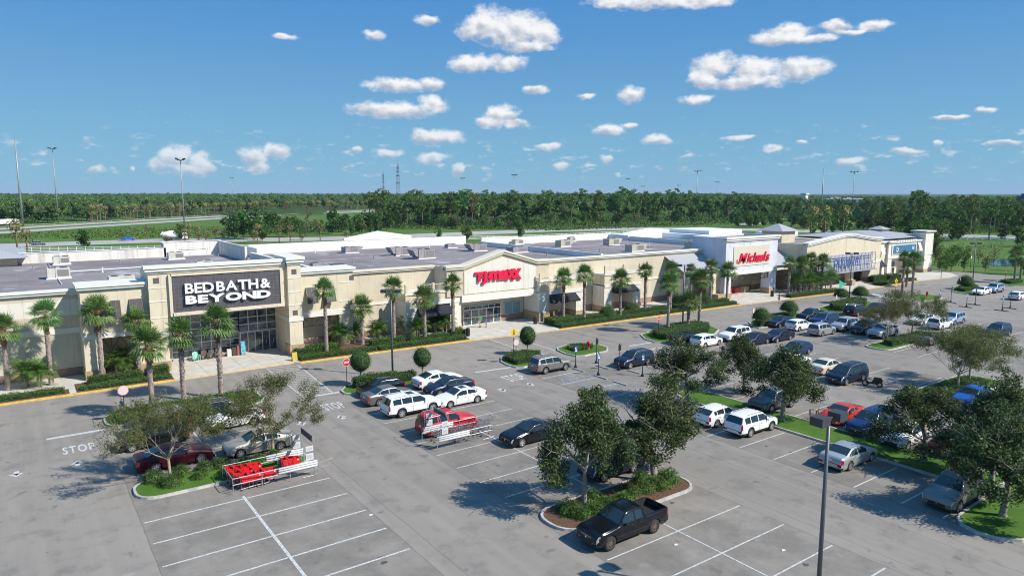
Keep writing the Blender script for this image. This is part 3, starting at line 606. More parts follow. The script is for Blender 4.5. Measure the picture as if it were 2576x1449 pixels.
# low wing right of the tower
wl.box(26.42, 33.4, 80.5, 83.6, 4.62, 9.2, 0); wl.box(26.42, 33.45, 80.42, 83.6, 4.0, 4.62, 5); wl.box(31.7, 33.4, 80.5, 83.6, 0.9, 4.0, 0); wl.box(26.42, 31.7, 83.2, 83.6, 1.0, 4.0, 1); wl.box(26.42, 31.7, 83.15, 83.6, 0, 1.0, 4)
for z in (7.9, 5.6): wl.box(31.75, 33.44, 80.46, 80.6, z - .05, z + .05, 5)
part('wall', wl, wm, S0)
boxes('stone_base', [(4.84, 6.56, 79.52, 83.2, 0, 1.1), (9.7, 12.5, 78.72, 80.95, 0, 1.2), (24.8, 26.5, 78.25, 80.1, 0, 1.42), (31.62, 33.48, 80.4, 83.6, 0, .9)], STONE, S0)
b = MB(); cornice(b, [(-60, 9.05), (4.95, 9.05)], 82.8, .63, ends=(0, 0)); cornice(b, [(4.9, 9.66), (10.85, 9.66)], 79.6, .64, back=3.6, ends=(.35, 0))
cornice(b, [(10.85, 11.28), (24.7, 11.28)], 78.8, .82, back=.9, ends=(.4, 0)); cornice(b, [(24.95, 11.5), (26.42, 11.5)], 78.35, .9, back=5.2, ends=(.3, .4)); cornice(b, [(26.5, 9.72), (33.4, 9.72)], 80.5, .72, back=3.0, ends=(0, .4))
part('cornice', b, TRIM, S0)
roof_deck(S0, -60, 30.4, 83.2, 128)
b = MB(); b.box(-60, 20.6, 127.8, 128.1, 0, 9.65); b.box(20.6, 29.7, 129.9, 130.2, 0, 10.4); b.box(20.3, 20.6, 127.8, 130.2, 7.8, 10.4); b.box(29.4, 29.75, 113, 130.2, 7.8, 10.35); b.box(30.1, 30.45, 83.6, 113, 7.8, 9.35); b.box(20.3, 29.7, 128, 130, 7.8, 8.1)
part('parapet', b, DIRTYW, S0)
b = MB(); b.box(-60, 20.6, 127.7, 128.2, 9.65, 9.72); b.box(20.2, 29.8, 129.8, 130.3, 10.4, 10.48); b.box(30.02, 30.5, 83.6, 113, 9.35, 9.42); part('coping', b, WHITEW, S0)
# end tower with standing seam hip roof at the far left rear
b = MB(); b.box(-17, .3, 124.4, 140, 8, 9.4); part('wall', b, SAND, S0)
b = MB(); b.add([(-18.5, 122.9, 9.35), (1.6, 122.9, 9.35), (1.6, 143, 9.35), (-18.5, 143, 9.35), (-8.5, 133, 12.6)], [(0, 1, 4), (1, 2, 4), (2, 3, 4), (3, 0, 4), (3, 2, 1, 0)]); part('roof', b, METALR, S0, label='grey standing seam hip roof')
shutter(S0, 7.45, 8.3, 79.6, 6.1, 7.95); shutter(S0, 9.1, 10.3, 79.6, 6.1, 7.95); shutter(S0, 27.6, 28.9, 80.5, 5.75, 7.55); shutter(S0, 29.9, 31.1, 80.5, 5.75, 7.55)
truss(S0, 6.5, 9.75, 80.0, 2.85, 4.2, 2); truss(S0, 27.3, 31.7, 80.9, 2.85, 3.95, 2)
vents(S0, [(11.6, 9.75), (6.1, 5.3)], 78.8); vents(S0, [(25.65, 9.8), (25.6, 5.1), (32.5, 8.6), (32.5, 5.1)], 78.35)
b = MB(); b.box(12.9, 24.4, 78.5, 78.8, 5.95, 6.3); b.box(12.9, 24.4, 78.5, 78.8, 10.12, 10.3); b.box(24.1, 24.4, 78.5, 78.8, 6.3, 10.12); b.box(12.7, 12.98, 78.5, 78.8, 5.95, 10.3); part('sign_frame', b, CREAM, S0)
b = MB(); b.box(12.98, 24.1, 78.6, 78.82, 6.3, 10.12); sp = part('sign_panel', b, TILES, S0)
def bx(px, py, v=78.5): return FP((500 + px * 280 / 2536) / 1.104425, (720 + py * 280 / 2536) / 1.104425, v)
(xa, za), (xb, zb), (xc, zc), (xd, zd) = bx(115, 740), bx(2265, 640), bx(130, 1030), bx(2270, 920)
tl = bx(115, 615); bl_ = bx(140, 870); tl2 = bx(140, 925); bl2 = bx(150, 1135)
letters('sign_lettering', 'BED BATH &', (xa + xb) / 2, 78.38, (tl[1] + bl_[1]) / 2, xb - xa, tl[1] - bl_[1], WHITEL, sp, extrude=.12, bold=.022, space=.045, wspace=.10)
letters('sign_lettering', 'BEYOND', (xc + xd) / 2, 78.38, (tl2[1] + bl2[1]) / 2, xd - xc, tl2[1] - bl2[1], WHITEL, sp, extrude=.12, bold=.045, space=.03)
w = glazing(S0, 13.4, 20.6, 83.5, .35, 5.1, 7, 6); w2 = glazing(S0, 20.6, 24.9, 83.5, 2.6, 5.1, 4, 3); d0 = glazing(S0, 20.7, 24.85, 83.38, .14, 2.5, 5, 1, name='door', door=True)
b = MB(); b.box(13.4, 20.6, 83.3, 83.8, .0, .35); part('plinth', b, CONCG, S0)
# ===== second store: apparel, gabled front
S1 = thing('store_building', (55, 83, 0), 'cream apparel store with a wide gabled front and slanted red lettering', 'store')
wl = MB()
wl.box(33.4, 46.3, 83.0, 83.4, 4.58, 8.55, 1); wl.box(33.4, 46.3, 83.0, 83.4, 1.06, 4.3, 1); wl.box(33.4, 46.3, 82.9, 83.4, 4.3, 4.58, 5); wl.box(33.4, 46.3, 82.96, 83.4, 0, 1.06, 4)
# left low porch with balcony rail
wl.box(40.3, 48.6, 79.8, 83.4, 4.72, 5.6, 0); wl.box(40.2, 48.6, 79.68, 83.4, 5.6, 5.8, 5); wl.box(40.3, 48.6, 79.72, 83.4, 4.1, 4.72, 5); wl.box(40.3, 42.0, 79.8, 83, .75, 4.1, 2); wl.box(46.9, 48.6, 79.8, 83, .75, 4.1, 2); wl.box(42, 46.9, 82.4, 83, .7, 4.1, 1); wl.box(42, 46.9, 82.35, 83, 0, .7, 4)
for x in (40.45, 44.4, 48.2): wl.box(x - .15, x + .15, 79.75, 80.05, 5.8, 7.0, 0)
# gabled front
gp = [(46.3, 9.0), (48.9, 9.0), (55.3, 10.75), (61.3, 9.0), (63.6, 9.0)]
gin = [(x, z - .55) for x, z in gp]
wl.prismy([(46.3, 4.9)] + [(63.6, 4.9)] + gin[::-1], 79.6, 80.6, 1); wl.box(46.3, 46.6, 80.6, 84.0, 5.6, 8.9, 1); wl.box(63.3, 63.6, 80.6, 84.0, 5, 8.9, 1)
wl.box(48.55, 61.3, 79.46, 80.8, 4.0, 4.9, 5)
wl.box(48.6, 61.2, 84.0, 84.3, 1.06, 4.9, 1) if False else wl.box(48.6, 61.2, 82.6, 82.9, 2.9, 4.9, 1)
wl.box(48.6, 50.6, 82.6, 82.9, 1.06, 2.9, 1); wl.box(56.9, 61.2, 82.6, 82.9, 1.06, 2.9, 1); wl.box(48.6, 50.6, 82.56, 82.9, 0, 1.06, 4); wl.box(56.9, 61.2, 82.56, 82.9, 0, 1.06, 4)
# right low porch
wl.box(61.2, 69.9, 78.8, 82.5, 4.3, 5.9, 0); wl.box(61.2, 70.0, 78.68, 82.5, 5.9, 6.1, 5); wl.box(61.2, 69.9, 78.72, 82.5, 3.95, 4.45, 5); wl.box(61.2, 63.0, 78.8, 82.5, 1.5, 3.95, 2); wl.box(68.2, 69.9, 78.8, 82.5, 1.1, 3.95, 2); wl.box(63, 68.2, 81.6, 82.5, 1.06, 3.95, 1); wl.box(63, 68.2, 81.55, 82.5, 0, 1.06, 4)
for x in (61.4, 65.6, 69.7): wl.box(x - .15, x + .15, 78.75, 79.05, 6.1, 7.2, 0)
# plain wall to the right up to the party wall
wl.box(63.6, 76.9, 82.3, 82.7, 4.4, 8.3, 1); wl.box(63.6, 76.9, 82.2, 82.7, 4.1, 4.4, 5); wl.box(69.9, 76.9, 82.3, 82.7, 1.06, 4.1, 1); wl.box(69.9, 76.9, 82.26, 82.7, 0, 1.06, 4)
part('wall', wl, wm, S1)
boxes('stone_base', [(40.22, 42.1, 79.7, 83, 0, .75), (46.8, 48.7, 79.7, 83, 0, .75), (61.1, 63.1, 78.68, 82.5, 0, 1.5), (68.1, 70, 78.68, 82.5, 0, 1.1)], STONE, S1)
b = MB(); cornice(b, [(33.4, 8.95), (46.3, 8.95)], 83.0, .6); cornice(b, [(x, z + .1) for x, z in gp], 79.6, .75, back=1.0, ends=(.35, .3)); cornice(b, [(63.9, 8.75), (76.9, 8.75)], 82.3, .6); part('cornice', b, TRIMC, S1)
railing(S1, 40.6, 48.1, 79.9, 5.85, 6.85); railing(S1, 61.6, 69.6, 78.9, 6.15, 7.1)
awning(S1, 42.0, 46.8, 79.8, 3.95, 2.75, 1.1); awning(S1, 63.1, 68.0, 78.8, 3.95, 2.75, 1.1)
b = MB(); ip = [(48.95, 5.1), (61.05, 5.1), (61.05, 8.2), (55.3, 9.75), (48.95, 8.15)]; b.prismy(ip, 79.52, 79.7); sp = part('sign_panel', b, PALE, S1)
roof_deck(S1, 30.4, 77, 83.3, 124.5)
b = MB(); b.box(33, 77, 124.2, 124.5, 0, 9.8); b.prismy([(50.3, 9.8), (64.3, 9.8), (64.3, 10.35), (57.2, 11.45), (50.3, 10.3)], 124.15, 124.5); b.box(32.6, 33, 118, 124.5, 7.8, 9.6); part('parapet', b, WHITEW, S1)
b = MB(); b.box(76.75, 77.1, 82.7, 118.5, 7.8, 9.0); part('party_wall', b, WHITEW, S1)
def tj(px, py): return FP((1280 + px * 280 / 2536) / 1.104425, (660 + py * 280 / 2536) / 1.104425, 79.3)
x0, zt = tj(360, 885); x1, zb = tj(1530, 1080); zt2 = tj(900, 830)[1]; zb2 = tj(900, 1075)[1]
Wt = x1 - x0; zm = (zt2 + zb2) / 2; hh = zt2 - zb2
letters('sign_lettering', 'T', x0 + .085 * Wt, 79.32, zm - .02, .17 * Wt, hh * 1.0, REDL, sp, extrude=.12, bold=.06); letters('sign_lettering', 'J', x0 + .195 * Wt, 79.31, zm - .18, .10 * Wt, hh * 1.30, REDL, sp, extrude=.12, bold=.06)
for q in (.148, .272): b = MB(); b.lathe([(.15, -.12), (.15, .12)], 12, c=(x0 + q * Wt, 79.30, zm - .12), axis='y'); part('sign_dot', b, REDL, sp)
letters('sign_lettering', 'ma', x0 + .50 * Wt, 79.32, zm, .42 * Wt, hh * .98, REDL, sp, extrude=.12, bold=.05, space=-.04); letters('sign_lettering', 'x', x0 + .765 * Wt, 79.28, zm + .03, .20 * Wt, hh * 1.05, REDL, sp, extrude=.12, bold=.03); letters('sign_lettering', 'x', x0 + .89 * Wt, 79.33, zm - .02, .22 * Wt, hh * 1.15, REDL, sp, extrude=.12, bold=.03)
w = glazing(S1, 50.6, 56.9, 82.5, 2.35, 2.85, 6, 1); d1 = glazing(S1, 50.6, 56.9, 82.42, .14, 2.3, 5, 2, frame=WHITEP, name='door', door=True)
for xa, xb in ((48.9, 50.2), (57.6, 60.5)):
    b = MB(); b.box(xa, xb, 82.5, 82.6, 1.15, 2.8); w = part('window', b, GLASSB, S1); b = MB(); b.box(xa - .06, xb + .06, 82.46, 82.56, 2.8, 2.88); b.box(xa - .06, xb + .06, 82.46, 82.56, 1.07, 1.15)
    for x in ((xa, xb, (xa + xb) / 2)): b.box(x - .04, x + .04, 82.46, 82.56, 1.1, 2.85)
    part('frame', b, ALU, w)
# ===== third store: craft shop, grey tower
S2 = thing('store_building', (100, 83, 0), 'craft store with pale grey tower, beige sign board and red script lettering', 'store')
wl = MB(); wm2 = [CREAM, SAND, PALE, OLIVE, BASEB, TRIM, LAV]
wl.box(76.9, 100.9, 82.3, 82.7, 4.4, 8.3, 1); wl.box(76.9, 100.9, 82.2, 82.7, 4.1, 4.4, 5); wl.box(76.9, 92, 82.3, 82.7, 1.06, 4.1, 1); wl.box(76.9, 92, 82.26, 82.7, 0, 1.06, 4)
# porch block with balcony (straddles the party wall)
wl.box(74.6, 82.6, 79.5, 82.2, 4.2, 5.9, 0); wl.box(74.5, 82.7, 79.38, 82.2, 5.9, 6.1, 5); wl.box(74.6, 82.6, 79.42, 82.2, 3.95, 4.35, 5); wl.box(74.6, 76.3, 79.5, 82.2, 1.0, 3.95, 2); wl.box(81.0, 82.6, 79.5, 82.2, 1.0, 3.95, 2); wl.box(76.3, 81, 81.5, 82.2, 1.06, 3.95, 1); wl.box(76.3, 81, 81.45, 82.2, 0, 1.06, 4)
for x in (74.8, 78.8, 82.4): wl.box(x - .15, x + .15, 79.45, 79.75, 6.1, 7.4, 0)
# lean-to walls
wl.box(91.8, 100.9, 78.2, 78.6, 4.2, 4.75, 5); wl.box(91.8, 93.6, 78.2, 79.6, 1.1, 4.2, 0); wl.box(99.2, 100.9, 78.2, 79.6, 1.1, 4.2, 0); wl.box(91.8, 100.9, 82.3, 82.7, 1.06, 4.2, 1); wl.box(91.8, 100.9, 82.26, 82.7, 0, 1.06, 4); wl.box(91.8, 100.9, 78.15, 78.6, 4.75, 5.3, 6)
# tower
wl.box(100.9, 116.0, 77.0, 84.5, 4.75, 10.5, 6); wl.box(100.85, 116.05, 76.9, 84.5, 4.25, 4.75, 5); wl.box(100.9, 102.6, 77, 78.8, 1.1, 4.25, 6); wl.box(113.9, 116, 77, 78.8, 1.1, 4.25, 6)
wl.box(101, 116, 82.6, 83, 1.06, 4.25, 1); wl.box(101, 116, 82.56, 83, 0, 1.06, 4)
wl.box(116, 123.3, 77.6, 78, 4.2, 4.75, 5); wl.box(116, 123.3, 77.5, 78, 4.75, 5.2, 6); wl.box(116, 123.3, 82.3, 82.7, 1.06, 8.0, 1); wl.box(116, 123.3, 82.26, 82.7, 0, 1.06, 4); wl.box(121.6, 123.2, 77.6, 79, 1.1, 4.2, 0)
part('wall', wl, wm2, S2)
boxes('stone_base', [(x0, x1, y0, y1, 0, h) for x0, x1, y0, y1, h in ((74.52, 76.4, 79.4, 82.2, 1.0), (80.9, 82.7, 79.4, 82.2, 1.0), (91.7, 93.7, 78.1, 79.7, 1.1), (99.1, 102.7, 76.9, 79.7, 1.1), (113.8, 116.1, 76.9, 78.9, 1.1), (121.5, 123.25, 77.5, 79.1, 1.1))], STONE, S2)
b = MB(); cornice(b, [(76.9, 8.75), (100.9, 8.75)], 82.3, .6); cornice(b, [(100.9, 10.98), (116.0, 10.98)], 77.0, .9, back=.5, ends=(.4, .4)); cornice(b, [(116, 8.6), (123.3, 8.6)], 82.3, .7); part('cornice', b, TRIM, S2)
for x0, x1, yf, zf in ((91.2, 100.85, 77.7, 5.25), (116.05, 123.2, 77.1, 5.15)): b = MB(); b.prismx([(yf, zf), (yf, zf + .08), (82.3, 7.9), (82.3, 7.82)], x0, x1); part('roof', b, METALR, S2, label='grey standing seam lean-to roof beside the tower')
for q in ((100.9, 101.2, 77.5, 84.5), (115.7, 116.0, 77.5, 84.5), (101.2, 115.7, 84.2, 84.5)): p_ = MB(); p_.box(*q, 10.5, 10.9); part('parapet', p_, LAV, S2)
p_ = MB(); p_.box(101.2, 115.7, 77.5, 84.2, 10.5, 10.53); part('roof_deck', p_, ROOFM, S2)
railing(S2, 75.0, 82.2, 79.6, 6.15, 7.3); awning(S2, 76.3, 81.0, 79.5, 4.2, 3.05, 1.1)
truss(S2, 93.6, 99.2, 78.4, 3.05, 4.15, 3); truss(S2, 102.6, 113.9, 77.4, 3.1, 4.2, 6); truss(S2, 116.1, 121.6, 77.8, 3.05, 4.15, 3)
roof_deck(S2, 77.1, 116, 82.7, 118.5)
b = MB(); b.box(77, 112.6, 118.2, 118.5, 0, 9.5); b.box(112.3, 112.65, 84.5, 118.5, 7.8, 9.1); b.box(77, 86, 118.15, 118.5, 9.5, 9.75); part('parapet', b, WHITEW, S2)
b = MB(); b.box(103.0, 113.4, 76.9, 77.1, 5.75, 9.3); sp = part('sign_panel', b, mat('sign_beige', (.62, .555, .45), .8, var=.03), S2)
def mi_(px, py): return FP((1940 + px * 280 / 2254) / 1.104425, (650 + py * 280 / 2254) / 1.104425, 76.7)
x0 = mi_(870, 580)[0]; x1 = mi_(1600, 500)[0]; zt = mi_(1250, 415)[1]; zb = mi_(1250, 625)[1]
letters('sign_lettering', 'M', x0 + .19 * (x1 - x0), 76.78, (zt + zb) / 2, .25 * (x1 - x0), (zt - zb) * .98, REDL, sp, extrude=.1, shear=.35, bold=.018)
letters('sign_lettering', 'ichaels', x0 + .66 * (x1 - x0), 76.78, (zt + zb) / 2 + .02, .68 * (x1 - x0), (zt - zb) * .98, REDL, sp, extrude=.1, shear=.3, bold=.022, space=-.01)
sw = MB(); pts = [(x0 + .02 + .55 * (1 - math.cos(a)) * .5 + .25 * math.sin(a) * .3, 76.75, zb + .18 + .42 * math.sin(a * .5) * (a / 6)) for a in [k * .6 for k in range(1, 9)]]
sw.path([(x0 + .55 + .45 * math.cos(a), 76.72, zb + .45 + .28 * math.sin(a)) for a in [2.2 + k * .45 for k in range(9)]], .07, 6)
part('sign_swash', sw, REDL, sp)
glazing(S2, 103.3, 107.6, 82.4, 2.6, 3.9, 5, 2); glazing(S2, 103.3, 107.6, 82.35, .14, 2.5, 5, 2, name='door', door=True)
# ===== fourth store: clothing, lattice sign
S3 = thing('store_building', (137, 80, 0), 'cream clothing store with low arched cornice and blue letters on a grey lattice screen', 'store')
wl = MB(); op = [(123.3, 9.2), (130.5, 9.95), (136.5, 10.5), (139.5, 10.5), (145.5, 9.75), (149, 9.35), (151.2, 9.35)]
wl.prismy([(123.3, 3.0), (151.2, 3.0)] + [(x, z - .5) for x, z in op[::-1]], 75.5, 76.2, 0); wl.box(123.3, 123.7, 76.2, 90, 0, 8.9, 1); wl.box(150.8, 151.2, 76.2, 88, 0, 8.9, 1)
wl.box(123.3, 127.2, 75.5, 76.9, 1.0, 3.0, 0); wl.box(146.6, 151.2, 75.5, 76.9, 1.0, 3.0, 0); wl.box(127.2, 133.4, 79.5, 79.9, 0, 3.0, 1); wl.box(141.5, 146.6, 79.5, 79.9, 1.0, 3.0, 1); wl.box(140.2, 141.5, 75.9, 77, 0, 3.0, 0); wl.box(127.2, 146.6, 76.2, 79.9, 2.95, 3.1, 1)
wl.box(123.2, 124.4, 75.42, 75.52, 4.0, 4.5, 5); wl.box(148, 151.3, 75.42, 75.52, 4.0, 4.5, 5)
for x in (130.2, 137.2, 144.2): wl.box(x - .02, x + .02, 75.485, 75.52, 6.5, 9.9, 4)
part('wall', wl, wm, S3)
boxes('stone_base', [(123.2, 127.3, 75.4, 77.0, 0, 1.0), (146.5, 151.3, 75.4, 77, 0, 1.0), (136.9, 138.1, 73.6, 74.8, 0, 1.25), (141.4, 146.5, 79.4, 79.52, 0, 1.0)], STONE, S3)
b = MB(); cornice(b, op, 75.5, .8, back=.9, ends=(.3, .3)); part('cornice', b, TRIM, S3)
roof_deck(S3, 123.7, 150.8, 76.2, 110, 7.9)
# lattice screen
b = MB(); x0, x1, z0, z1 = 124.6, 147.4, 3.0, 6.45
for i in range(17): x = x0 + (x1 - x0) * i / 16; b.box(x - .045, x + .045, 74.55, 74.63, z0, z1)
for i in range(17): x = x0 + (x1 - x0) * i / 16 + .35; b.box(x - .03, x + .03, 74.72, 74.78, z0 + .1, z1 - .1) if x < x1 else None
for z in (z0, z0 + .45, 4.7, z1 - .5, z1): b.box(x0, x1, 74.63, 74.70, z - .045, z + .045)
for x in (x0, x1): b.box(x - .05, x + .05, 74.6, 75.5, z1 - .1, z1); b.box(x - .05, x + .05, 74.6, 75.5, z0, z0 + .1)
b.box(x0 - .1, x1 + .3, 74.3, 75.5, 2.78, 2.95)
lt = part('lattice_screen', b, mat('lattice_grey', (.36, .36, .42), .5, metal=.2), S3)
b = MB(); b.box(x0 + .1, x1 - .1, 75.38, 75.49, z0, z1 - .1); part('backing', b, mat('backing_grey', (.42, .43, .48), .7, var=.05), lt)
def on(px, py): return FP((2180 + px * 440 / 2576) / 1.104425, (640 + py * 440 / 2576) / 1.104425, 74.4)
x0 = on(800, 520)[0]; x1 = on(1235, 490)[0]; zt = on(1020, 450)[1]; zb = on(1020, 570)[1]
letters('sign_lettering', 'OLD NAVY', (x0 + x1) / 2, 74.30, (zt + zb) / 2, x1 - x0, zt - zb, NAVYL, lt, extrude=.05, bold=.016, space=.08, wspace=.20)
glazing(S3, 133.4, 141.5, 79.4, .8, 2.9, 6, 2); 
b = MB(); b.box(133.4, 141.5, 79.3, 79.6, 0, .8); part('plinth', b, CONCG, S3)
# ===== fifth store, corner with pylon
S4 = thing('store_building', (165, 80, 0), 'white trimmed corner store with blue sign board under a grey hip roof and tall pylon', 'store')
wl = MB()
wl.box(151.2, 158.6, 78.0, 80, 3.9, 7.6, 0); wl.box(151.2, 158.6, 79.6, 80, .9, 3.9, 0); wl.box(151.2, 158.6, 79.55, 80, 0, .9, 4); wl.box(157.2, 158.6, 78, 79.6, 0, 3.9, 2)
wl.box(158.6, 173.8, 77.5, 80, 4.0, 7.5, 2); wl.box(158.6, 160.3, 77.5, 79.6, .9, 4.0, 2); wl.box(168.6, 170.2, 77.5, 79.6, .9, 4.0, 2); wl.box(160.3, 176, 79.6, 80, 3.1, 4.0, 0); wl.box(166, 176, 79.6, 80, 0, 3.1, 0)
wl.box(158.4, 174, 77.38, 77.6, 4.1, 4.6, 5); wl.box(173.8, 177.8, 76.6, 79.6, .9, 9.5, 2); wl.box(173.7, 177.9, 76.5, 79.7, 4.2, 4.6, 5)
part('wall', wl, wm, S4)
boxes('stone_base', [(173.7, 177.9, 76.5, 79.7, 0, .9), (158.5, 160.4, 77.4, 79.6, 0, .9), (168.5, 170.3, 77.4, 79.6, 0, .9)], STONE, S4)
b = MB(); cornice(b, [(151.3, 8.1), (158.4, 8.1)], 78.0, .6, back=2.1); cornice(b, [(158.6, 8.0), (173.8, 7.9)], 77.5, .6, back=2.4, ends=(.3, 0)); cornice(b, [(173.8, 9.9), (177.8, 9.9)], 76.6, .5, back=3.4, ends=(.35, .35))
for i in range(8): x = 162 + i * 1.15; b.box(x, x + .5, 77.1, 77.5, 7.45, 8.15)
part('cornice', b, TRIM, S4)
b = MB(); E0 = 8.45; b.add([(154.5, 78.1, E0), (178.6, 78.1, E0), (178.6, 99, E0), (154.5, 99, E0), (165, 88.5, 9.75), (172.5, 87, 9.75)], [(0, 1, 5, 4), (1, 2, 5), (2, 3, 4, 5), (3, 0, 4), (3, 2, 1, 0)]); part('roof', b, METALR, S4)
b = MB(); b.box(170.2, 173.4, 85, 88.1, 9.3, 10.05); part('cupola', b, SAND, S4)
b = MB(); b.add([(169.8, 84.5, 10.03), (173.8, 84.5, 10.03), (173.8, 88.5, 10.03), (169.8, 88.5, 10.03), (171.8, 86.5, 10.78)], [(0, 1, 4), (1, 2, 4), (2, 3, 4), (3, 0, 4)]); part('cupola_roof', b, METALR, S4)
b = MB(); b.box(151.2, 180.3, 80, 99, 0, 8.04); part('body', b, SAND, S4)
b = MB(); b.box(159.9, 171.3, 77.3, 77.52, 4.9, 7.1); part('sign_frame', b, TRIM, S4)
b = MB(); b.box(160.4, 170.9, 77.22, 77.32, 5.15, 6.95); sp = part('sign_panel', b, TEALP, S4)
letters('sign_lettering', 'D', 161.9, 77.15, 6.0, .9, 1.0, WHITEL, sp, extrude=.05, bold=.02); letters('sign_lettering', 'N', 169.2, 77.15, 6.15, .8, .8, WHITEL, sp, extrude=.05, bold=.02)
shw = [mat('shutter_white', (.80, .78, .72), .6), TRIM]
for x0, x1 in ((152.2, 153.6), (155.4, 157.0), (171.9, 173.2)): shutter(S4, x0, x1, 78.0 if x0 < 160 else 77.5, 5.3, 7.3, .7, shw)
awning(S4, 151.8, 157.0, 78.0, 3.9, 2.5, 1.1); awning(S4, 170.4, 173.8, 77.5, 4.0, 2.9, 1.0)
glazing(S4, 160.5, 166.0, 79.5, .2, 3.1, 4, 2, frame=WHITEP, name='door')
# rear screen walls and towers beyond the roofs
S5 = thing('rear_building', (140, 110, 0), 'white service wing with stepped gable walls and hip roof behind the craft store', 'building')
b = MB()
xa, za = FP(1583, 577, 120); xb, zb = FP(1683, 577, 120); b.box(112, 116, 112, 118.5, 8, 9.3)
b.prismy([(xa - 2, 7.5), (xb + 6, 7.5), (xb + 6, zb - .4), ((xa + xb) / 2, za + .1), (xa - 2, za - .9)], 120, 120.4)
b.box(130, 142, 104, 116, 0, 10.1); b.box(127.5, 130, 104, 116, 0, 9.2); b.box(112.7, 150, 98, 104, 0, 8.2); b.box(112.7, 128, 104, 120, 0, 7.9)
xq, zq = FP(2025, 583, 100); b.box(150, 158, 99.4, 106, 0, 9.2)
part('wall', b, WHITEW, S5)
b = MB(); b.box(135.4, 140.3, 89, 94, 0, 10.6); part('tower_wall', b, SAND, S5)
b = MB(); b.add([(134.6, 88.3, 10.45), (141, 88.3, 10.45), (141, 94.7, 10.45), (134.6, 94.7, 10.45), (137.8, 91.5, 12.03)], [(0, 1, 4), (1, 2, 4), (2, 3, 4), (3, 0, 4)]); part('roof', b, METALR, S5)
# ---------------------------------------------------------------- rooftop units
HV1 = mat('hvac_cream', (.55, .54, .47), .6, var=.08); HV2 = mat('hvac_grey', (.30, .27, .29), .6, var=.1); HV3 = mat('hvac_beige', (.48, .44, .36), .6, var=.08); LOUV = mat('louvre_dark', (.07, .06, .06), .7)
RG = 'air conditioning units on the flat roofs'
def hvac(x0, x1, y0, y1, h, m, lab, hood=0, split=True, fans=2, z=8.1):
    t = thing('rooftop_unit', ((x0 + x1) / 2, (y0 + y1) / 2, z), lab, 'air conditioner', RG)
    b = MB(); b.box(x0 - .12, x1 + .12, y0 - .12, y1 + .12, z, z + .14); part('curb', b, WHITEW, t)
    b = MB(); xm = x0 + (x1 - x0) * .35
    if split: b.box(x0, xm - .02, y0, y1, z + .14, z + h); b.box(xm + .02, x1, y0, y1, z + .14, z + h * .97)
    else: b.box(x0, x1, y0, y1, z + .14, z + h)
    part('cabinet', b, m, t)
    for i in range(fans):
        b = MB(); x = x0 + (x1 - x0) * (i + .5) / fans; b.lathe([(min(.42, (y1 - y0) * .35), z + h), (min(.42, (y1 - y0) * .35), z + h + .06)], 14, c=(x, (y0 + y1) / 2, 0)); part('fan', b, LOUV, t)
    b = MB(); b.box(x0 + (x1 - x0) * .45, x1 - .15, y0 - .03, y0 + .01, z + .35, z + h - .2); part('louvre', b, mat('louvre_mid', (.22, .20, .20), .7), t)
    if hood:
        b = MB(); s = hood; xe = x0 if s < 0 else x1; b.prismy([(xe, z + h), (xe + s * 1.0, z + h), (xe + s * .45, z + .5), (xe, z + .4)], y0 + .1, y1 - .1); part('hood', b, m, t)
hvac(3.1, 5.5, 102.3, 104.3, 1.35, HV1, 'cream boxy air conditioner nearest the left end on the dark roof')
hvac(4.6, 6.7, 122.4, 124.6, 1.2, HV1, 'cream air conditioner at the stained rear parapet left of the sign tower')
hvac(19.9, 22.2, 121.4, 123.2, 1.15, HV1, 'grey cream unit with a dark louvre under the tall stained parapet', split=False)
hvac(9.0, 11.8, 95.6, 97.2, .55, HV1, 'low flat cream unit with two fans behind the shuttered tower', split=False)
hvac(22.2, 24.4, 112.2, 113.4, .4, HV1, 'low flat twin fan unit behind the dark tiled sign', split=False)
hvac(47.4, 49.8, 116.5, 118.5, 1.1, HV2, 'grey unit with open hood near the white rear gable', hood=1)
hvac(52.3, 55.3, 106.6, 108.8, 1.45, HV2, 'large grey unit with slanted left hood, rear one of the pair', hood=-1)
hvac(52.8, 55.7, 99.5, 101.8, 1.5, HV2, 'large grey unit with slanted left hood, front one of the pair', hood=-1)
hvac(68.0, 70.7, 106.8, 109, 1.35, HV2, 'grey hooded unit just behind the gable peak', hood=-1)
hvac(68.0, 70.0, 116.2, 117.6, .75, HV2, 'small grey unit far back left of the white step in the parapet', split=False)
hvac(71.8, 75.0, 100, 102.2, 1.0, HV2, 'wide grey unit close to the party wall behind the gable', split=False)
hvac(84.1, 86.2, 116.4, 117.8, 1.0, HV3, 'beige unit at the left of the craft store roof', split=False)
hvac(87.5, 90.0, 105.8, 107.6, 1.3, HV3, 'beige hooded unit right of the long blue shaded party wall', hood=1)
hvac(97.4, 100.2, 102.6, 104.4, 1.4, HV3, 'beige hooded unit in the middle of the craft store roof', hood=1)
hvac(90.5, 93.6, 89.4, 91.2, 1.3, HV3, 'beige hooded unit nearest the front cornice above the palms', hood=1)
hvac(104.6, 107.0, 87.6, 89.5, 1.35, HV3, 'beige hooded unit tight against the grey tower', hood=1)
hvac(98.7, 100.2, 119.2 - 3, 120.3 - 3, 1.0, HV3, 'small tall beige unit at the far parapet of the craft store', split=False)
def lowbox(x0, x1, y0, y1, z0, z1, lab, m): b = MB(); b.box(x0, x1, y0, y1, z0, z1); b.box(x0 + .2, x1 - .2, y0 + .2, y1 - .2, z1, z1 + .08, 1); solo('roof_hatch', b, [m, LOUV], lab, 'roof hatch', org=((x0 + x1) / 2, y0, z0))
rv = random.Random(12)
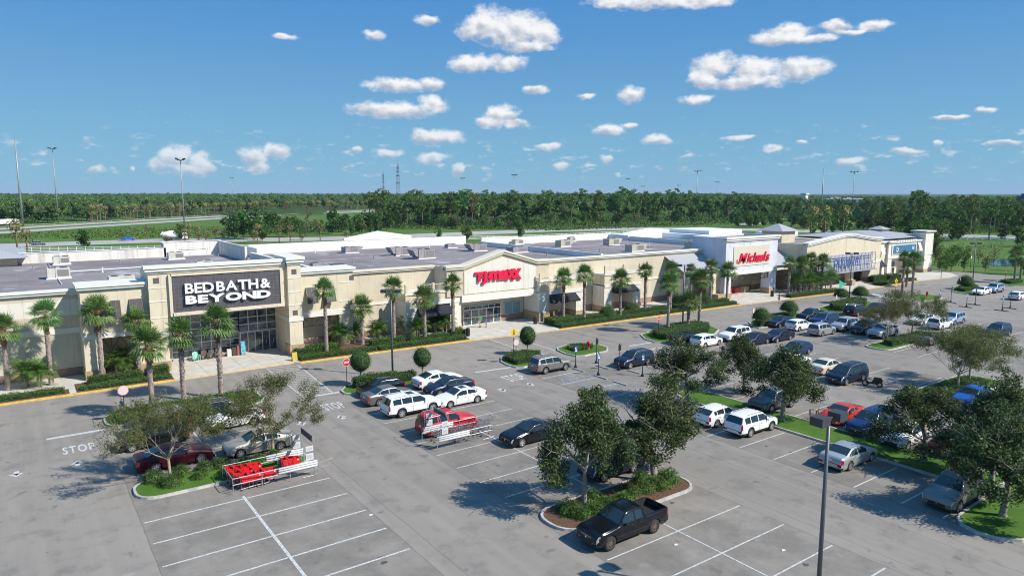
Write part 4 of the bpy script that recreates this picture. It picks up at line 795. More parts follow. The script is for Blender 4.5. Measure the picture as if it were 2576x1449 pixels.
for i, (x, y) in enumerate(((-4, 96), (2, 117), (9.5, 108), (13, 121), (16, 97), (19, 111), (25, 96), (27.5, 122), (35, 112), (41, 98), (43.5, 121), (47, 104), (59, 113), (62, 95), (66, 120), (73, 92), (82, 112), (85, 92), (93, 114), (96, 96), (103, 97), (107, 112))):
    b = MB(); h = rv.uniform(.3, .7); b.lathe([(.16, 8.09), (.16, 8.14), (.07, 8.16), (.07, 8.1 + h), (.13, 8.1 + h), (.11, 8.18 + h)], 9, c=(x, y, 0)); solo('roof_vent', b, [WHITEW, HV2][i % 2], 'short vent pipe on the flat roof of the ' + ('homewares store' if x < 30 else 'gabled apparel store' if x < 77 else 'craft store'), 'vent pipe', 'vent pipes on the flat roofs', org=(x, y, 8.1))
for i, (p, lab) in enumerate(((((33, 106, 8.16), (52, 107, 8.16), (60, 103, 8.16)), 'thin grey conduit across the roof between the hooded units'), (((62, 114, 8.16), (75, 110, 8.16)), 'thin grey conduit behind the gable peak'), (((78, 104, 8.16), (97, 103, 8.16), (105, 91, 8.16)), 'thin conduit linking the beige rooftop units'))):
    b = MB(); b.path(p, .06); solo('roof_conduit', b, HV2, lab, 'pipe', org=p[0])
lowbox(36.2, 38.6, 94.6, 96.6, 8.1, 8.5, 'white framed square roof hatch behind the cornice right of the tower', WHITEW); lowbox(35.3, 36.5, 99.3, 100.6, 8.1, 8.5, 'small grey box on the grey roof behind the right tower column', HV2)
b = MB(); b.path([(23, 129.6, 8.1), (23, 129.6, 9.3), (27.5, 129.6, 9.3), (27.5, 129.6, 8.1)], .04); b.path([(24.8, 129.6, 8.1), (24.8, 129.6, 8.8), (26.2, 129.6, 8.8)], .03); solo('roof_pipe', b, ALU, 'thin bent pipe loop against the tall stained rear parapet', 'pipe', org=(25, 129.6, 8.1))
b = MB(); b.path([(4, 110, 8.2), (22, 112, 8.2), (28, 104, 8.2)], .07); b.path([(4, 126, 8.2), (4.2, 96, 8.2)], .05); solo('roof_conduit', b, WHITEW, 'long white conduit running over the dark left roof', 'pipe', org=(12, 110, 8.1))
# ---------------------------------------------------------------- vehicles
def paint(name, col, metal=.0, rough=.38):
    m = mat('paint_' + name, col, rough, metal=metal, coat=.3, spec=.3); m.node_tree.nodes['Principled BSDF'].inputs['Coat Roughness'].default_value = .14; return m
CP = dict(black=paint('black', (.006, .007, .010), rough=.18), navy=paint('navy', (.010, .018, .045), .2), dkblue=paint('dkblue', (.012, .035, .12), .2), white=paint('white', (.78, .78, .77)), silver=paint('silver', (.46, .47, .48), .45, .32),
          grey=paint('grey', (.17, .175, .18), .4), taupe=paint('taupe', (.24, .225, .205), .45), beige=paint('beige', (.44, .40, .34), .4), maroon=paint('maroon', (.065, .004, .012), .2), red=paint('red', (.48, .006, .018)), orange=paint('orange', (.50, .03, .015)),
          blue=paint('blue', (.02, .12, .45), .2), ltblue=paint('ltblue', (.32, .42, .52), .4), cream=paint('cream', (.62, .58, .47)), pink=paint('rose', (.45, .3, .3)))
CGL = mat('car_glass', (.016, .028, .030), .03, spec=1.0); CPL = mat('car_plastic', (.022, .022, .024), .6); TYRE = mat('tyre', (.025, .025, .026), .85); RIM = mat('rim_silver', (.60, .60, .62), .28, metal=.7); RIMD = mat('rim_bronze', (.22, .17, .15), .35, metal=.6)
HLT = mat('headlamp', (.36, .38, .40), .1, spec=1.0, var=.5, scale=14); TLT = mat('tail_lamp', (.38, .008, .015), .15, spec=.8); AMB = mat('amber_lens', (.75, .20, .03), .2); CHR = mat('chrome', (.7, .7, .72), .12, metal=1.0); SEAM = mat('panel_gap', (.012, .012, .012), .8)
PLT = mat('plate', (.68, .70, .68), .5); RAIL = mat('roof_rail', (.5, .5, .52), .3, metal=.7)
def lerp(a, b, t): return a + (b - a) * t
def pl(pts, x):
    if x <= pts[0][0]: return pts[0][1]
    for (x0, y0), (x1, y1) in zip(pts, pts[1:]):
        if x <= x1: return lerp(y0, y1, (x - x0) / (x1 - x0))
    return pts[-1][1]
TY = dict(   # L, W, profile (x fraction of L, z), belt (x frac, z), windshield (base, top), rear glass (top, base), wheels (front, rear, radius), side windows, sill, rear shoulder kind
 sedan=dict(L=4.75, W=1.82, prof=[(-.5, .60), (-.495, .93), (-.47, 1.03), (-.34, 1.10), (-.19, 1.40), (-.06, 1.455), (.07, 1.42), (.215, 1.06), (.23, 1.01), (.40, .86), (.47, .76), (.495, .64), (.5, .5)], belt=[(-.5, .92), (-.3, .96), (.2, .90), (.5, .7)], ws=(.215, .07), rw=(-.19, -.34), wh=(.315, -.275, .325), win=[(-.285, -.255), (-.245, -.075), (-.055, .165)], sill=.20),
 lux=dict(L=4.95, W=1.86, prof=[(-.5, .60), (-.495, .95), (-.47, 1.03), (-.37, 1.10), (-.19, 1.40), (-.06, 1.45), (.05, 1.41), (.20, 1.06), (.215, 1.01), (.40, .87), (.47, .77), (.495, .66), (.5, .5)], belt=[(-.5, .92), (-.3, .98), (.2, .92), (.5, .72)], ws=(.20, .05), rw=(-.19, -.37), wh=(.31, -.27, .34), win=[(-.29, -.255), (-.245, -.075), (-.055, .15)], sill=.19),
 suv=dict(L=4.65, W=1.88, prof=[(-.5, .62), (-.497, 1.0), (-.485, 1.12), (-.425, 1.60), (-.36, 1.68), (-.05, 1.71), (.10, 1.66), (.235, 1.18), (.25, 1.13), (.42, 1.0), (.475, .90), (.497, .74), (.5, .55)], belt=[(-.5, 1.10), (-.3, 1.08), (.2, 1.02), (.5, .85)], ws=(.235, .10), rw=(-.425, -.485), wh=(.31, -.27, .36), win=[(-.405, -.26), (-.245, -.06), (-.045, .18)], sill=.26, clad=True, rails=True),
 bigsuv=dict(L=5.05, W=1.93, prof=[(-.5, .62), (-.497, 1.0), (-.487, 1.12), (-.435, 1.62), (-.38, 1.71), (-.05, 1.74), (.10, 1.69), (.235, 1.20), (.25, 1.14), (.42, 1.02), (.475, .92), (.497, .76), (.5, .55)], belt=[(-.5, 1.12), (-.3, 1.10), (.2, 1.04), (.5, .85)], ws=(.235, .10), rw=(-.435, -.487), wh=(.31, -.27, .38), win=[(-.415, -.265), (-.25, -.07), (-.055, .18)], sill=.26, clad=True, rails=True),
 jeep=dict(L=4.75, W=1.86, prof=[(-.5, .62), (-.497, 1.05), (-.49, 1.15), (-.455, 1.60), (-.42, 1.70), (-.05, 1.74), (.07, 1.70), (.19, 1.24), (.205, 1.18), (.43, 1.08), (.485, .98), (.498, .75), (.5, .55)], belt=[(-.5, 1.14), (.2, 1.08), (.5, .95)], ws=(.19, .07), rw=(-.455, -.49), wh=(.33, -.255, .37), win=[(-.42, -.27), (-.25, -.075), (-.055, .14)], sill=.28, rails=True),
 box=dict(L=4.15, W=1.80, prof=[(-.5, .60), (-.497, 1.0), (-.49, 1.08), (-.465, 1.55), (-.43, 1.62), (-.05, 1.65), (.10, 1.60), (.24, 1.16), (.26, 1.10), (.43, .98), (.48, .88), (.497, .72), (.5, .5)], belt=[(-.5, 1.06), (.2, 1.0), (.5, .85)], ws=(.24, .10), rw=(-.465, -.49), wh=(.325, -.29, .335), win=[(-.43, -.30), (-.285, -.07), (-.05, .19)], sill=.22),
 hatch=dict(L=4.35, W=1.80, prof=[(-.5, .60), (-.495, .95), (-.48, 1.06), (-.36, 1.38), (-.30, 1.44), (-.05, 1.49), (.07, 1.45), (.225, 1.06), (.24, 1.0), (.41, .87), (.475, .78), (.497, .66), (.5, .5)], belt=[(-.5, 1.0), (-.3, 1.0), (.2, .93), (.5, .75)], ws=(.225, .07), rw=(-.36, -.48), wh=(.32, -.285, .32), win=[(-.355, -.28), (-.265, -.075), (-.055, .17)], sill=.2),
 van=dict(L=5.1, W=1.95, prof=[(-.5, .60), (-.497, 1.0), (-.487, 1.10), (-.445, 1.62), (-.40, 1.70), (-.05, 1.745), (.13, 1.68), (.315, 1.12), (.33, 1.06), (.44, .95), (.48, .86), (.497, .70), (.5, .5)], belt=[(-.5, 1.06), (.25, .98), (.5, .8)], ws=(.315, .13), rw=(-.445, -.487), wh=(.335, -.265, .35), win=[(-.43, -.245), (-.225, -.03), (-.01, .25)], sill=.2, rails=True),
 sport=dict(L=4.45, W=1.85, prof=[(-.5, .60), (-.495, .90), (-.47, .96), (-.40, 1.0), (-.17, 1.24), (-.06, 1.27), (.02, 1.25), (.17, .95), (.19, .90), (.38, .80), (.46, .68), (.495, .55), (.5, .42)], belt=[(-.5, .88), (-.2, .90), (.15, .84), (.5, .62)], ws=(.17, .02), rw=(-.17, -.40), wh=(.30, -.29, .33), win=[(-.22, -.12), (-.09, .11)], sill=.17),
 pickup=dict(L=5.4, W=1.88, prof=[(-.5, .72), (-.497, 1.18), (-.49, 1.20), (-.155, 1.20), (-.15, 1.30), (-.135, 1.70), (-.08, 1.76), (.07, 1.74), (.10, 1.70), (.205, 1.25), (.215, 1.18), (.43, 1.08), (.48, .98), (.497, .80), (.5, .60)], belt=[(-.5, 1.16), (.2, 1.14), (.5, .95)], ws=(.205, .10), rw=(-.135, -.15), wh=(.33, -.285, .40), win=[(-.115, -.015), (.0, .155)], sill=.34, bed=(-.485, -.165)),
)
_carcache = {}
def car_parts(ty):
    if ty in _carcache: return _carcache[ty]
    T = TY[ty]; L, Wd = T['L'], T['W']; hw_ = Wd / 2; prof = [(a * L, z) for a, z in T['prof']]; belt = [(a * L, z) for a, z in T['belt']]
    fx, rx, wr = T['wh'][0] * L, T['wh'][1] * L, T['wh'][2]; AR = wr + .07; sill = T['sill']
    xs = set(round(a, 3) for a, _ in prof); gaps = []
    for a, c in T['win']: xs |= {round(a * L, 3), round(c * L, 3)}
    for (a, c), (a2, c2) in zip(T['win'], T['win'][1:]):
        if ty != 'pickup' or True: g = (c + a2) / 2 * L; gaps.append(g); xs |= {round(g - .011, 3), round(g + .011, 3)}
    g = T['win'][-1][1] * L + .12; gaps.append(g); xs |= {round(g - .011, 3), round(g + .011, 3)}
    for wx in (fx, rx):
        for k in range(0, 11): xs.add(round(wx + AR * math.cos(math.pi * k / 10), 3))
    x = -L / 2
    while x < L / 2: xs.add(round(x, 3)); x += .22
    for e in (.46, .475, .485, .4925): xs |= {round(e * L, 3), round(-e * L, 3)}
    xs = sorted(v for v in xs if abs(v) <= L / 2 + 1e-6); out = [xs[0]]
    for v in xs[1:]:
        if v - out[-1] > .012: out.append(v)
    xs = out
    xs[-1] = L / 2
    rings = []
    bedr = T.get('bed')
    for x in xs:
        zt = pl(prof, x); zb0 = pl(belt, x); zb = min(zb0, zt - .035)
        e = max(0, (abs(x) / L - .40) / .10); plan = 1 - (.15 if x > 0 else .10) * e ** 2.2; w = hw_ * plan
        z0 = sill + max(0, (abs(x) / L - .455)) * 1.2
        arch = False
        for wx in (fx, rx):
            if abs(x - wx) < AR: z0 = max(z0, wr + math.sqrt(max(0, AR * AR - (x - wx) ** 2))); arch = True
        gh = zt - zb
        if gh > .12: wt = w * .965 - gh * .36; wm_ = wt
        else: wt = w * .90; wm_ = wt
        if bedr and bedr[0] * L <= x <= bedr[1] * L: wt = w * .93
        z0 = min(z0, zb - .06)
        r = [(w * (.985 if arch else .93), z0), (w * .99, lerp(z0, zb, .22)), (w, lerp(z0, zb, .55)), (w * .992, lerp(z0, zb, .85)), (w * .965, zb)]
        ze = zt - (.045 if gh > .12 else .012)
        y5 = wt
        r += [(lerp(w * .965, y5, .10) - .004, lerp(zb, ze, .10)), (lerp(w * .965, y5, .88), lerp(zb, ze, .88)), (y5, ze), (y5 * .90, zt - (.012 if gh > .12 else .003)), (y5 * .5, zt + .008), (0, zt + .014)]
        rings.append(r)
    N = len(rings[0]); body, gls, trimb, seam = MB(), {}, MB(), MB()
    parts = {k: MB() for k in ('body', 'windscreen', 'rear_window', 'side_window', 'trim', 'headlight', 'tail_light', 'gap')}
    for s in (1, -1):
        for k in range(len(xs) - 1):
            xm = (xs[k] + xs[k + 1]) / 2; f = xm / L; zt = pl(prof, xm); zb = pl(belt, xm); gh = zt - zb
            for j in range(N - 1):
                p = 'body'
                if j == 5 and any(a * L - .001 <= xm <= c * L + .001 for a, c in T['win']) and gh > .13: p = 'side_window'
                if j in (8, 9, 7) and T['ws'][1] * L < xm < T['ws'][0] * L: p = 'windscreen' if j > 7 else 'body'
                if j in (8, 9) and T['rw'][1] * L < xm < T['rw'][0] * L: p = 'rear_window'
                if j == 0 and T.get('clad'): p = 'trim'
                if j == 0 and abs(f) > .44: p = 'trim'
                if j in (2, 3) and f > (.455 if j == 3 else .475): p = 'headlight'
                if j in (2, 3) and f < (-.455 if ty not in ('suv', 'bigsuv', 'box', 'van', 'jeep', 'pickup') else -.475): p = 'tail_light'
                if ty in ('suv', 'bigsuv', 'van') and j in (4, 5) and f < -.47: p = 'tail_light'
                if j <= 3 and any(abs(xm - g) < .02 for g in gaps) and not any(abs(xm - wx) < AR for wx in (fx, rx)): p = 'gap'
                if bedr and bedr[0] * L < xm < bedr[1] * L and j >= 8: continue
                a, b_, c, d = rings[k][j], rings[k][j + 1], rings[k + 1][j + 1], rings[k + 1][j]
                q = [(xs[k], s * a[0], a[1]), (xs[k], s * b_[0], b_[1]), (xs[k + 1], s * c[0], c[1]), (xs[k + 1], s * d[0], d[1])]
                if p in ('windscreen', 'rear_window'): q = [(X_, Y_, Z_ + .004) for X_, Y_, Z_ in q]
                if s > 0: q = q[::-1]
                parts[p].add(q, [(0, 1, 2, 3)])
    for k, sgn in ((0, -1), (len(xs) - 1, 1)):     # end caps
        r = rings[k]; x = xs[k]
        for j in range(0, 4):
            (ya, za), (yb, zb_) = r[j], r[j + 1]
            for c0, c1 in ((-1, -.62), (-.62, -.2), (-.2, .2), (.2, .62), (.62, 1)):
                p = 'body'
                if sgn > 0 and abs(c0 + c1) < 1.0 and j in (1, 2, 3): p = 'trim'
                if j == 0: p = 'trim'
                if sgn < 0 and abs(c0 + c1) > 1.5 and j in (2, 3): p = 'tail_light'
                if sgn > 0 and abs(c0 + c1) > 1.5 and j == 3: p = 'headlight'
                q = [(x, ya * c0, za), (x, ya * c1, za), (x, yb * c1, zb_), (x, yb * c0, zb_)]
                parts[p].add(q if sgn > 0 else q[::-1], [(0, 1, 2, 3)])
    t = parts['trim']; t.box(-L / 2 + .25, L / 2 - .25, -hw_ * .80, hw_ * .80, sill - .02, sill + .35)
    for wx in (fx, rx): t.box(wx - AR, wx + AR, -hw_ * .80, hw_ * .80, sill, wr + AR - .02)
    if bedr:
        a, c = bedr[0] * L, bedr[1] * L; t.box(a, c, -hw_ * .80, hw_ * .80, .72, .78); t.box(a, c, -hw_ * .86, -hw_ * .80, .72, 1.19); t.box(a, c, hw_ * .80, hw_ * .86, .72, 1.19); t.box(a - .03, a, -hw_ * .84, hw_ * .84, .72, 1.19); t.box(c, c + .03, -hw_ * .84, hw_ * .84, .72, 1.19)
    b = parts['body']     # mirrors, handles
    xm = T['win'][-1][1] * L - .10
    for s in (1, -1):
        zb = pl(belt, xm); b.sphere((xm, s * (hw_ + .06), zb + .06), .07, .12, .08, 8, 4, z0=-.99)
        for a, c in T['win'][-2:]: xx = a * L + .12; t.box(xx, xx + .17, s * hw_ * .985 - .02, s * hw_ * .985 + .03, zb - .13, zb - .10)
    if T.get('rails'):
        rb = MB(); x0, x1 = T['rw'][0] * L + .25, T['ws'][1] * L - .1
        for s in (1, -1):
            y = s * (hw_ * .965 - (pl(prof, 0) - pl(belt, 0)) * .36 - .03); rb.path([(x0, y, pl(prof, x0) - .02), (x0 + .15, y, pl(prof, x0 + .15) + .05), (x1 - .15, y, pl(prof, x1 - .15) + .05), (x1, y, pl(prof, x1) - .02)], .022, 6)
        parts['roof_rail'] = rb
    pb = MB(); zz = .80 if ty in ('suv', 'bigsuv', 'van', 'jeep', 'box') else .72; pb.box(-L / 2 - .012, -L / 2 + .01, -.16, .16, zz, zz + .14); 
    parts['licence_plate'] = pb
    gb = MB(); zg = .62 if ty not in ('pickup', 'jeep') else .82; gb.box(L / 2 - .01, L / 2 + .012, -hw_ * .45, hw_ * .45, zg - .02, zg + .0); gb.lathe([(.055, 0), (.055, .02)], 12, c=(L / 2 + .001, 0, zg - .10), axis='x'); parts['grille_badge'] = gb
    M = {}
    mm = dict(body=CP['white'], windscreen=CGL, rear_window=CGL, side_window=CGL, trim=CPL, headlight=HLT, tail_light=TLT, gap=SEAM, roof_rail=RAIL, licence_plate=PLT, grille_badge=CHR)
    nm = dict(trim='bumper_trim', gap='panel_gap')
    for k, v in parts.items():
        if v.f: M[nm.get(k, k)] = v.weld().mesh(k, mm[k], smooth=k in ('body', 'windscreen', 'rear_window', 'side_window', 'headlight', 'tail_light'))
    M['_w'] = (fx, rx, wr, hw_)
    # split lamp meshes into left and right
    for nmk in ('headlight', 'tail_light'):
        src = parts[nmk]
        for tagk, s in (('L', 1), ('R', -1)):
            mb = MB()
            for f in src.f:
                vs = [src.v[i] for i in f]
                if sum(v[1] for v in vs) * s > 0: mb.add(vs, [tuple(range(len(vs)))])
            if mb.f: M[nmk + '_' + tagk] = mb.weld().mesh(nmk, mm[nmk], True)
        M.pop(nmk, None)
    for tagk, s in (('L', 1), ('R', -1)):
        mb = MB(); src = parts['side_window']
        for f in src.f:
            vs = [src.v[i] for i in f]
            if sum(v[1] for v in vs) * s > 0: mb.add(vs, [tuple(range(len(vs)))])
        M['side_window_' + tagk] = mb.weld().mesh('side_window', CGL, True)
    M.pop('side_window'); _carcache[ty] = M; return M
_wh = {}
def wheel_meshes(r, style):
    k = (round(r, 2), style)
    if k in _wh: return _wh[k]
    t = MB(); w = .105; t.lathe([(r * .66, -w), (r * .93, -w), (r, -w * .75), (r, w * .75), (r * .93, w), (r * .66, w)], 22, axis='y', caps=False)
    tm = t.mesh('tyre', TYRE, True)
    b = MB(); b.lathe([(r * .66, -w * .2), (r * .66, w * .35)], 18, 1, axis='y')
    b.lathe([(r * .69, -w * .3), (r * .69, w * .98), (r * .60, w * .98), (r * .60, w * .3)], 20, 0, axis='y', caps=False); b.lathe([(r * .15, 0), (r * .15, w * .9)], 8, 0, axis='y')
    n = 5 + (style % 3) * 1 if style < 3 else 10
    for i in range(n):
        a = 2 * math.pi * i / n; da = .20 if n < 8 else .10
        q = [(r * .12 * math.cos(a - .8), w * .88, r * .12 * math.sin(a - .8)), (r * .64 * math.cos(a - da), w * .8, r * .64 * math.sin(a - da)), (r * .64 * math.cos(a + da), w * .8, r * .64 * math.sin(a + da)), (r * .12 * math.cos(a + .8), w * .88, r * .12 * math.sin(a + .8))]
        b.add(q + [(x, y - .03, z) for x, y, z in q], [(3, 2, 1, 0), (4, 5, 6, 7), (0, 1, 5, 4), (2, 3, 7, 6)], 0)
    rm = b.mesh('rim', [RIM if style < 3 else RIMD, mat('rim_shadow', (.03, .03, .032), .7)], False)
    _wh[k] = (tm, rm); return _wh[k]
CARG = 'vehicles parked in the lot'
def car(x, y, heading, ty, col, label, cat='car', name=None, style=0, extras=(), group=CARG, z=0.0, scale=1.0):
    M = car_parts(ty); rz = 0.0 if heading == 'E' else math.pi if heading == 'W' else heading
    t = thing(name or {'suv': 'sport_utility_vehicle', 'bigsuv': 'sport_utility_vehicle', 'jeep': 'sport_utility_vehicle', 'van': 'minivan', 'pickup': 'pickup_truck', 'box': 'hatchback_car', 'hatch': 'hatchback_car', 'sport': 'sports_car'}.get(ty, 'sedan_car'), (x, y, z), label, cat, group, rz)
    t.scale = (scale,) * 3
    for k, me in M.items():
        if k == '_w': continue
        o = link(k.replace('_L', '').replace('_R', ''), me, t)
        if k == 'body': o.material_slots[0].link = 'OBJECT'; o.material_slots[0].material = CP[col]
    fx, rx, wr, hw_ = M['_w']; tm, rm = wheel_meshes(wr, style)
    for wx in (fx, rx):
        for s in (1, -1):
            w = link('wheel', tm, t, (wx, s * (hw_ - .115), wr), 0 if s > 0 else math.pi); link('rim', rm, w)
    T = TY[ty]; L = T['L']; prof = [(a * L, zz) for a, zz in T['prof']]
    if 'sunroof' in extras: b = MB(); zz = pl(prof, -.02 * L) + .018; b.box(-.10 * L, .02 * L, -.38, .38, zz - .02, zz + .006); link('sunroof', b.mesh('sunroof', CGL), t)
    if 'rack' in extras:
        b = MB()
        for xx in (-.2 * L, .02 * L): zz = pl(prof, xx) + .09; b.tube((xx, -.6, zz), (xx, .6, zz), .02, n=6)
        link('roof_rack', b.mesh('roof_rack', RAIL), t)
    return t
def nearside(x, y): return y + .93       # wheels' near contact line to centre line
CARS = [
 (7.35, 56.35, 'W', 'sedan', 'black', 'black sedan nosing out left under the crown of the leftmost wispy tree', 'car', 1),
 (8.1, 59.3, 'W', 'suv', 'grey', 'dark grey vehicle almost hidden by the leftmost wispy tree, behind the black sedan', 'car', 0),
 (7.95, 51.35, 'E', 'lux', 'maroon', 'dark maroon sedan parked behind the leftmost planted island', 'car', 1),
 (13.1, 59.6, 'E', 'suv', 'black', 'black vehicle with its tail beside the white car, under the second wispy tree', 'car', 0),
 (13.55, 57.5, 'W', 'hatch', 'white', 'white vehicle dappled with shade behind the gold sedan', 'car', 0),
 (13.45, 50.65, 'W', 'sedan', 'beige', 'champagne gold sedan facing left beside the cart corral of red carts', 'car', 1),
 (26.95, 58.75, 'W', 'hatch', 'black', 'black wagon parked first beside the hedge and round topiary', 'car', 0),
 (26.5, 56.2, 'E', 'sedan', 'grey', 'grey sedan squeezed behind the large white crossover', 'car', 0),
 (26.7, 52.15, 'E', 'bigsuv', 'white', 'large white crossover seen from behind, left of the white sedan with sunroof', 'suv', 2),
 (32.75, 58.25, 'E', 'lux', 'white', 'white older sedan parked farthest back beside the island hedge', 'car', 0),
 (32.4, 55.5, 'W', 'sedan', 'navy', 'dark navy sedan between two white sedans', 'car', 1),
 (31.45, 52.0, 'W', 'sedan', 'white', 'white compact sedan with sunroof facing left toward the large white crossover', 'car', 2),
 (26.75, 46.25, 'E', 'jeep', 'red', 'bright red boxy off-roader behind the corral of metal carts', 'suv', 0),
 (31.0, 40.8, 'W', 'lux', 'black', 'glossy black luxury sedan facing left at the edge of the tallest oak', 'car', 2),
 (31.5, 32.6, 'W', 'suv', 'navy', 'dark crossover mostly hidden by the front island oaks', 'suv', 0),
 (45.2, 56.3, 'E', 'suv', 'taupe', 'taupe brown crossover with silver roof rails beside the small round tree', 'suv', 0),
 (54.1, 52.75, 'W', 'suv', 'navy', 'dark blue crossover facing left among the blue parking signs', 'suv', 1),
 (67.6, 58.0 - .9, 'E', 'hatch', 'black', 'dark car with red tail lamp at the palm hedge island, behind an oak crown', 'car', 0),
 (68.7, 54.8, 'E', 'hatch', 'white', 'white car with slanted rear poking out above the oak crown', 'car', 0),
 (74.4, 54.9, 'W', 'suv', 'white', 'white crossover facing left behind the topmost oak tip', 'suv', 0),
 (74.3, 51.8, 'W', 'sedan', 'navy', 'dark blue car half hidden below the white crossover by oak leaves', 'car', 0),
 (46.0, 35.2, 'E', 'hatch', 'white', 'pearl white hatchback left of the white family crossover at the grass median', 'car', 0),
 (46.25, 32.25, 'E', 'suv', 'white', 'white family crossover with two red tail lamps backed to the lane by the median', 'suv', 2),
 (53.1, 34.9, 'W', 'bigsuv', 'grey', 'dark grey crossover in the shade under the median oak', 'suv', 0),
 (66.85, 35.85, 'W', 'van', 'navy', 'dark blue minivan beside the parked motor scooter', 'van', 0),
 (68.6, 39.0, 'E', 'sedan', 'cream', 'cream sedan half hidden by the median oak, left of the minivan', 'car', 0),
 (68.0, 42.6, 'E', 'sedan', 'white', 'white sedan glimpsed through the crown of the median oak', 'car', 0),
 (73.4, 45.6, 'W', 'hatch', 'dkblue', 'blue grey car peeking out above the crown of the median oak', 'car', 0),
 (54.75, 29.6, 'W', 'sport', 'orange', 'orange red sports coupe behind the twin boxes of the near lamp', 'car', 2),
 (54.1, 26.7, 'W', 'bigsuv', 'dkblue', 'dark blue full size truck between the red coupe and the white hatchback', 'suv', 0),
 (53.7, 23.95, 'W', 'sedan', 'white', 'white car with wide dark grille parked nose to the grass median', 'car', 1),
 (46.2, 24.3, 'E', 'sedan', 'silver', 'silver sedan with red tail lamps alone in its row by the lamp post', 'car', 0),
 (45.45, 17.25, 'W', 'suv', 'taupe', 'bronze grey crossover under the corner oak at the right edge', 'suv', 1),
 (54.3, 21.1, 'W', 'sedan', 'maroon', 'maroon car hidden deep under the two merging oaks', 'car', 0),
 (68.6, 25.3, 'W', 'hatch', 'blue', 'bright blue hatchback beyond the oak at the right', 'car', 0),
 (55.6, 18.0, 'W', 'suv', 'ltblue', 'pale blue car glimpsed through the rightmost oak crown', 'car', 0),
 (87.6, 57.0, 'W', 'sedan', 'navy', 'dark sedan nearest the dome topiaries', 'car', 0),
 (95.2, 57.0, 'W', 'pickup', 'navy', 'dark blue pickup in the back row behind the white coupe', 'truck', 0),
 (87.3, 54.0, 'E', 'hatch', 'white', 'white coupe between the dark sedan and the boxy silver hatchback', 'car', 0),
 (93.4, 53.9, 'W', 'bigsuv', 'dkblue', 'dark blue family crossover right of the white coupe', 'suv', 0),
 (86.5, 50.2, 'E', 'box', 'silver', 'boxy silver hatchback with dark rear glass', 'car', 0),
 (92.1, 50.2, 'W', 'suv', 'silver', 'silver crossover facing left beside the boxy hatchback', 'suv', 0),
 (78.6, 51.4, 'W', 'sedan', 'navy', 'dark blue sedan with bright wheels just above the median oak', 'car', 1),
 (92.3, 47.5, 'W', 'suv', 'navy', 'dark navy crossover left of the silver pickup', 'suv', 0),
 (91.9, 44.8, 'W', 'pickup', 'silver', 'silver pickup parked against the rear wispy tree island', 'truck', 1),
 (105.4, 46.1, 'W', 'hatch', 'white', 'white car half hidden by the rear wispy tree', 'car', 0),
 (104.0, 43.1, 'E', 'box', 'white', 'boxy white hatchback in front of the pale blue crossover', 'car', 0),
 (109.2, 43.6, 'W', 'suv', 'ltblue', 'pale blue silver crossover beside the boxy white hatchback', 'suv', 0),
 (104.4, 36.2, 'W', 'suv', 'navy', 'dark crossover standing alone at the right of the lot', 'suv', 0),
 (92.7, 39.2, 'E', 'sedan', 'grey', 'dark grey sedan under the hedge island with a person beside it', 'car', 0),
 (95.2, 36.6, 'W', 'sedan', 'black', 'black sedan roof just above the broad wispy tree', 'car', 0),
 (105.0, 55.4, 'E', 'bigsuv', 'black', 'black crossover parked at the hedge below the tall lamp', 'suv', 0),
 (110.6, 55.2, 'W', 'sedan', 'navy', 'dark sedan to the right of the black crossover behind leaves', 'car', 0),
 (145.6, 53.7, 'W', 'sedan', 'white', 'white sedan with black bonnet beside the far right topiary', 'car', 0),
 (150.9, 53.5, 'W', 'suv', 'ltblue', 'silver blue crossover behind the white sedan at far right', 'suv', 0),
 (143.9, 47.3, 'E', 'hatch', 'white', 'white car cut by the right edge of the photo', 'car', 0),
]
for c in CARS:
    x, y, h, ty, col, lab, cat, st = c; ex = ()
    if 'sunroof' in lab: ex = ('sunroof',)
    car(x, y, h, ty, col, lab, cat, style=st, extras=ex)
tk = car(26.05, 25.95, 'W', 'pickup', 'black', 'black crew cab pickup with an open bed in the front stall beside the mulch island', 'truck', style=3, scale=1.0)
# second side window line, bed rails and amber corner lamps of the near pickup
b = MB()
for s in (1, -1): b.box(2.42, 2.60, s * .72 - .09, s * .72 + .09, .80, .92)
link('indicator', b.mesh('indicator', AMB), tk)
b = MB(); b.box(-.30, -.28, .60, .945, 0.5, 1.1) if False else b.tube((-2.72, -.8, .62), (-2.72, .8, .62), .06, n=8); link('rear_bumper', b.mesh('rear_bumper', CHR), tk)
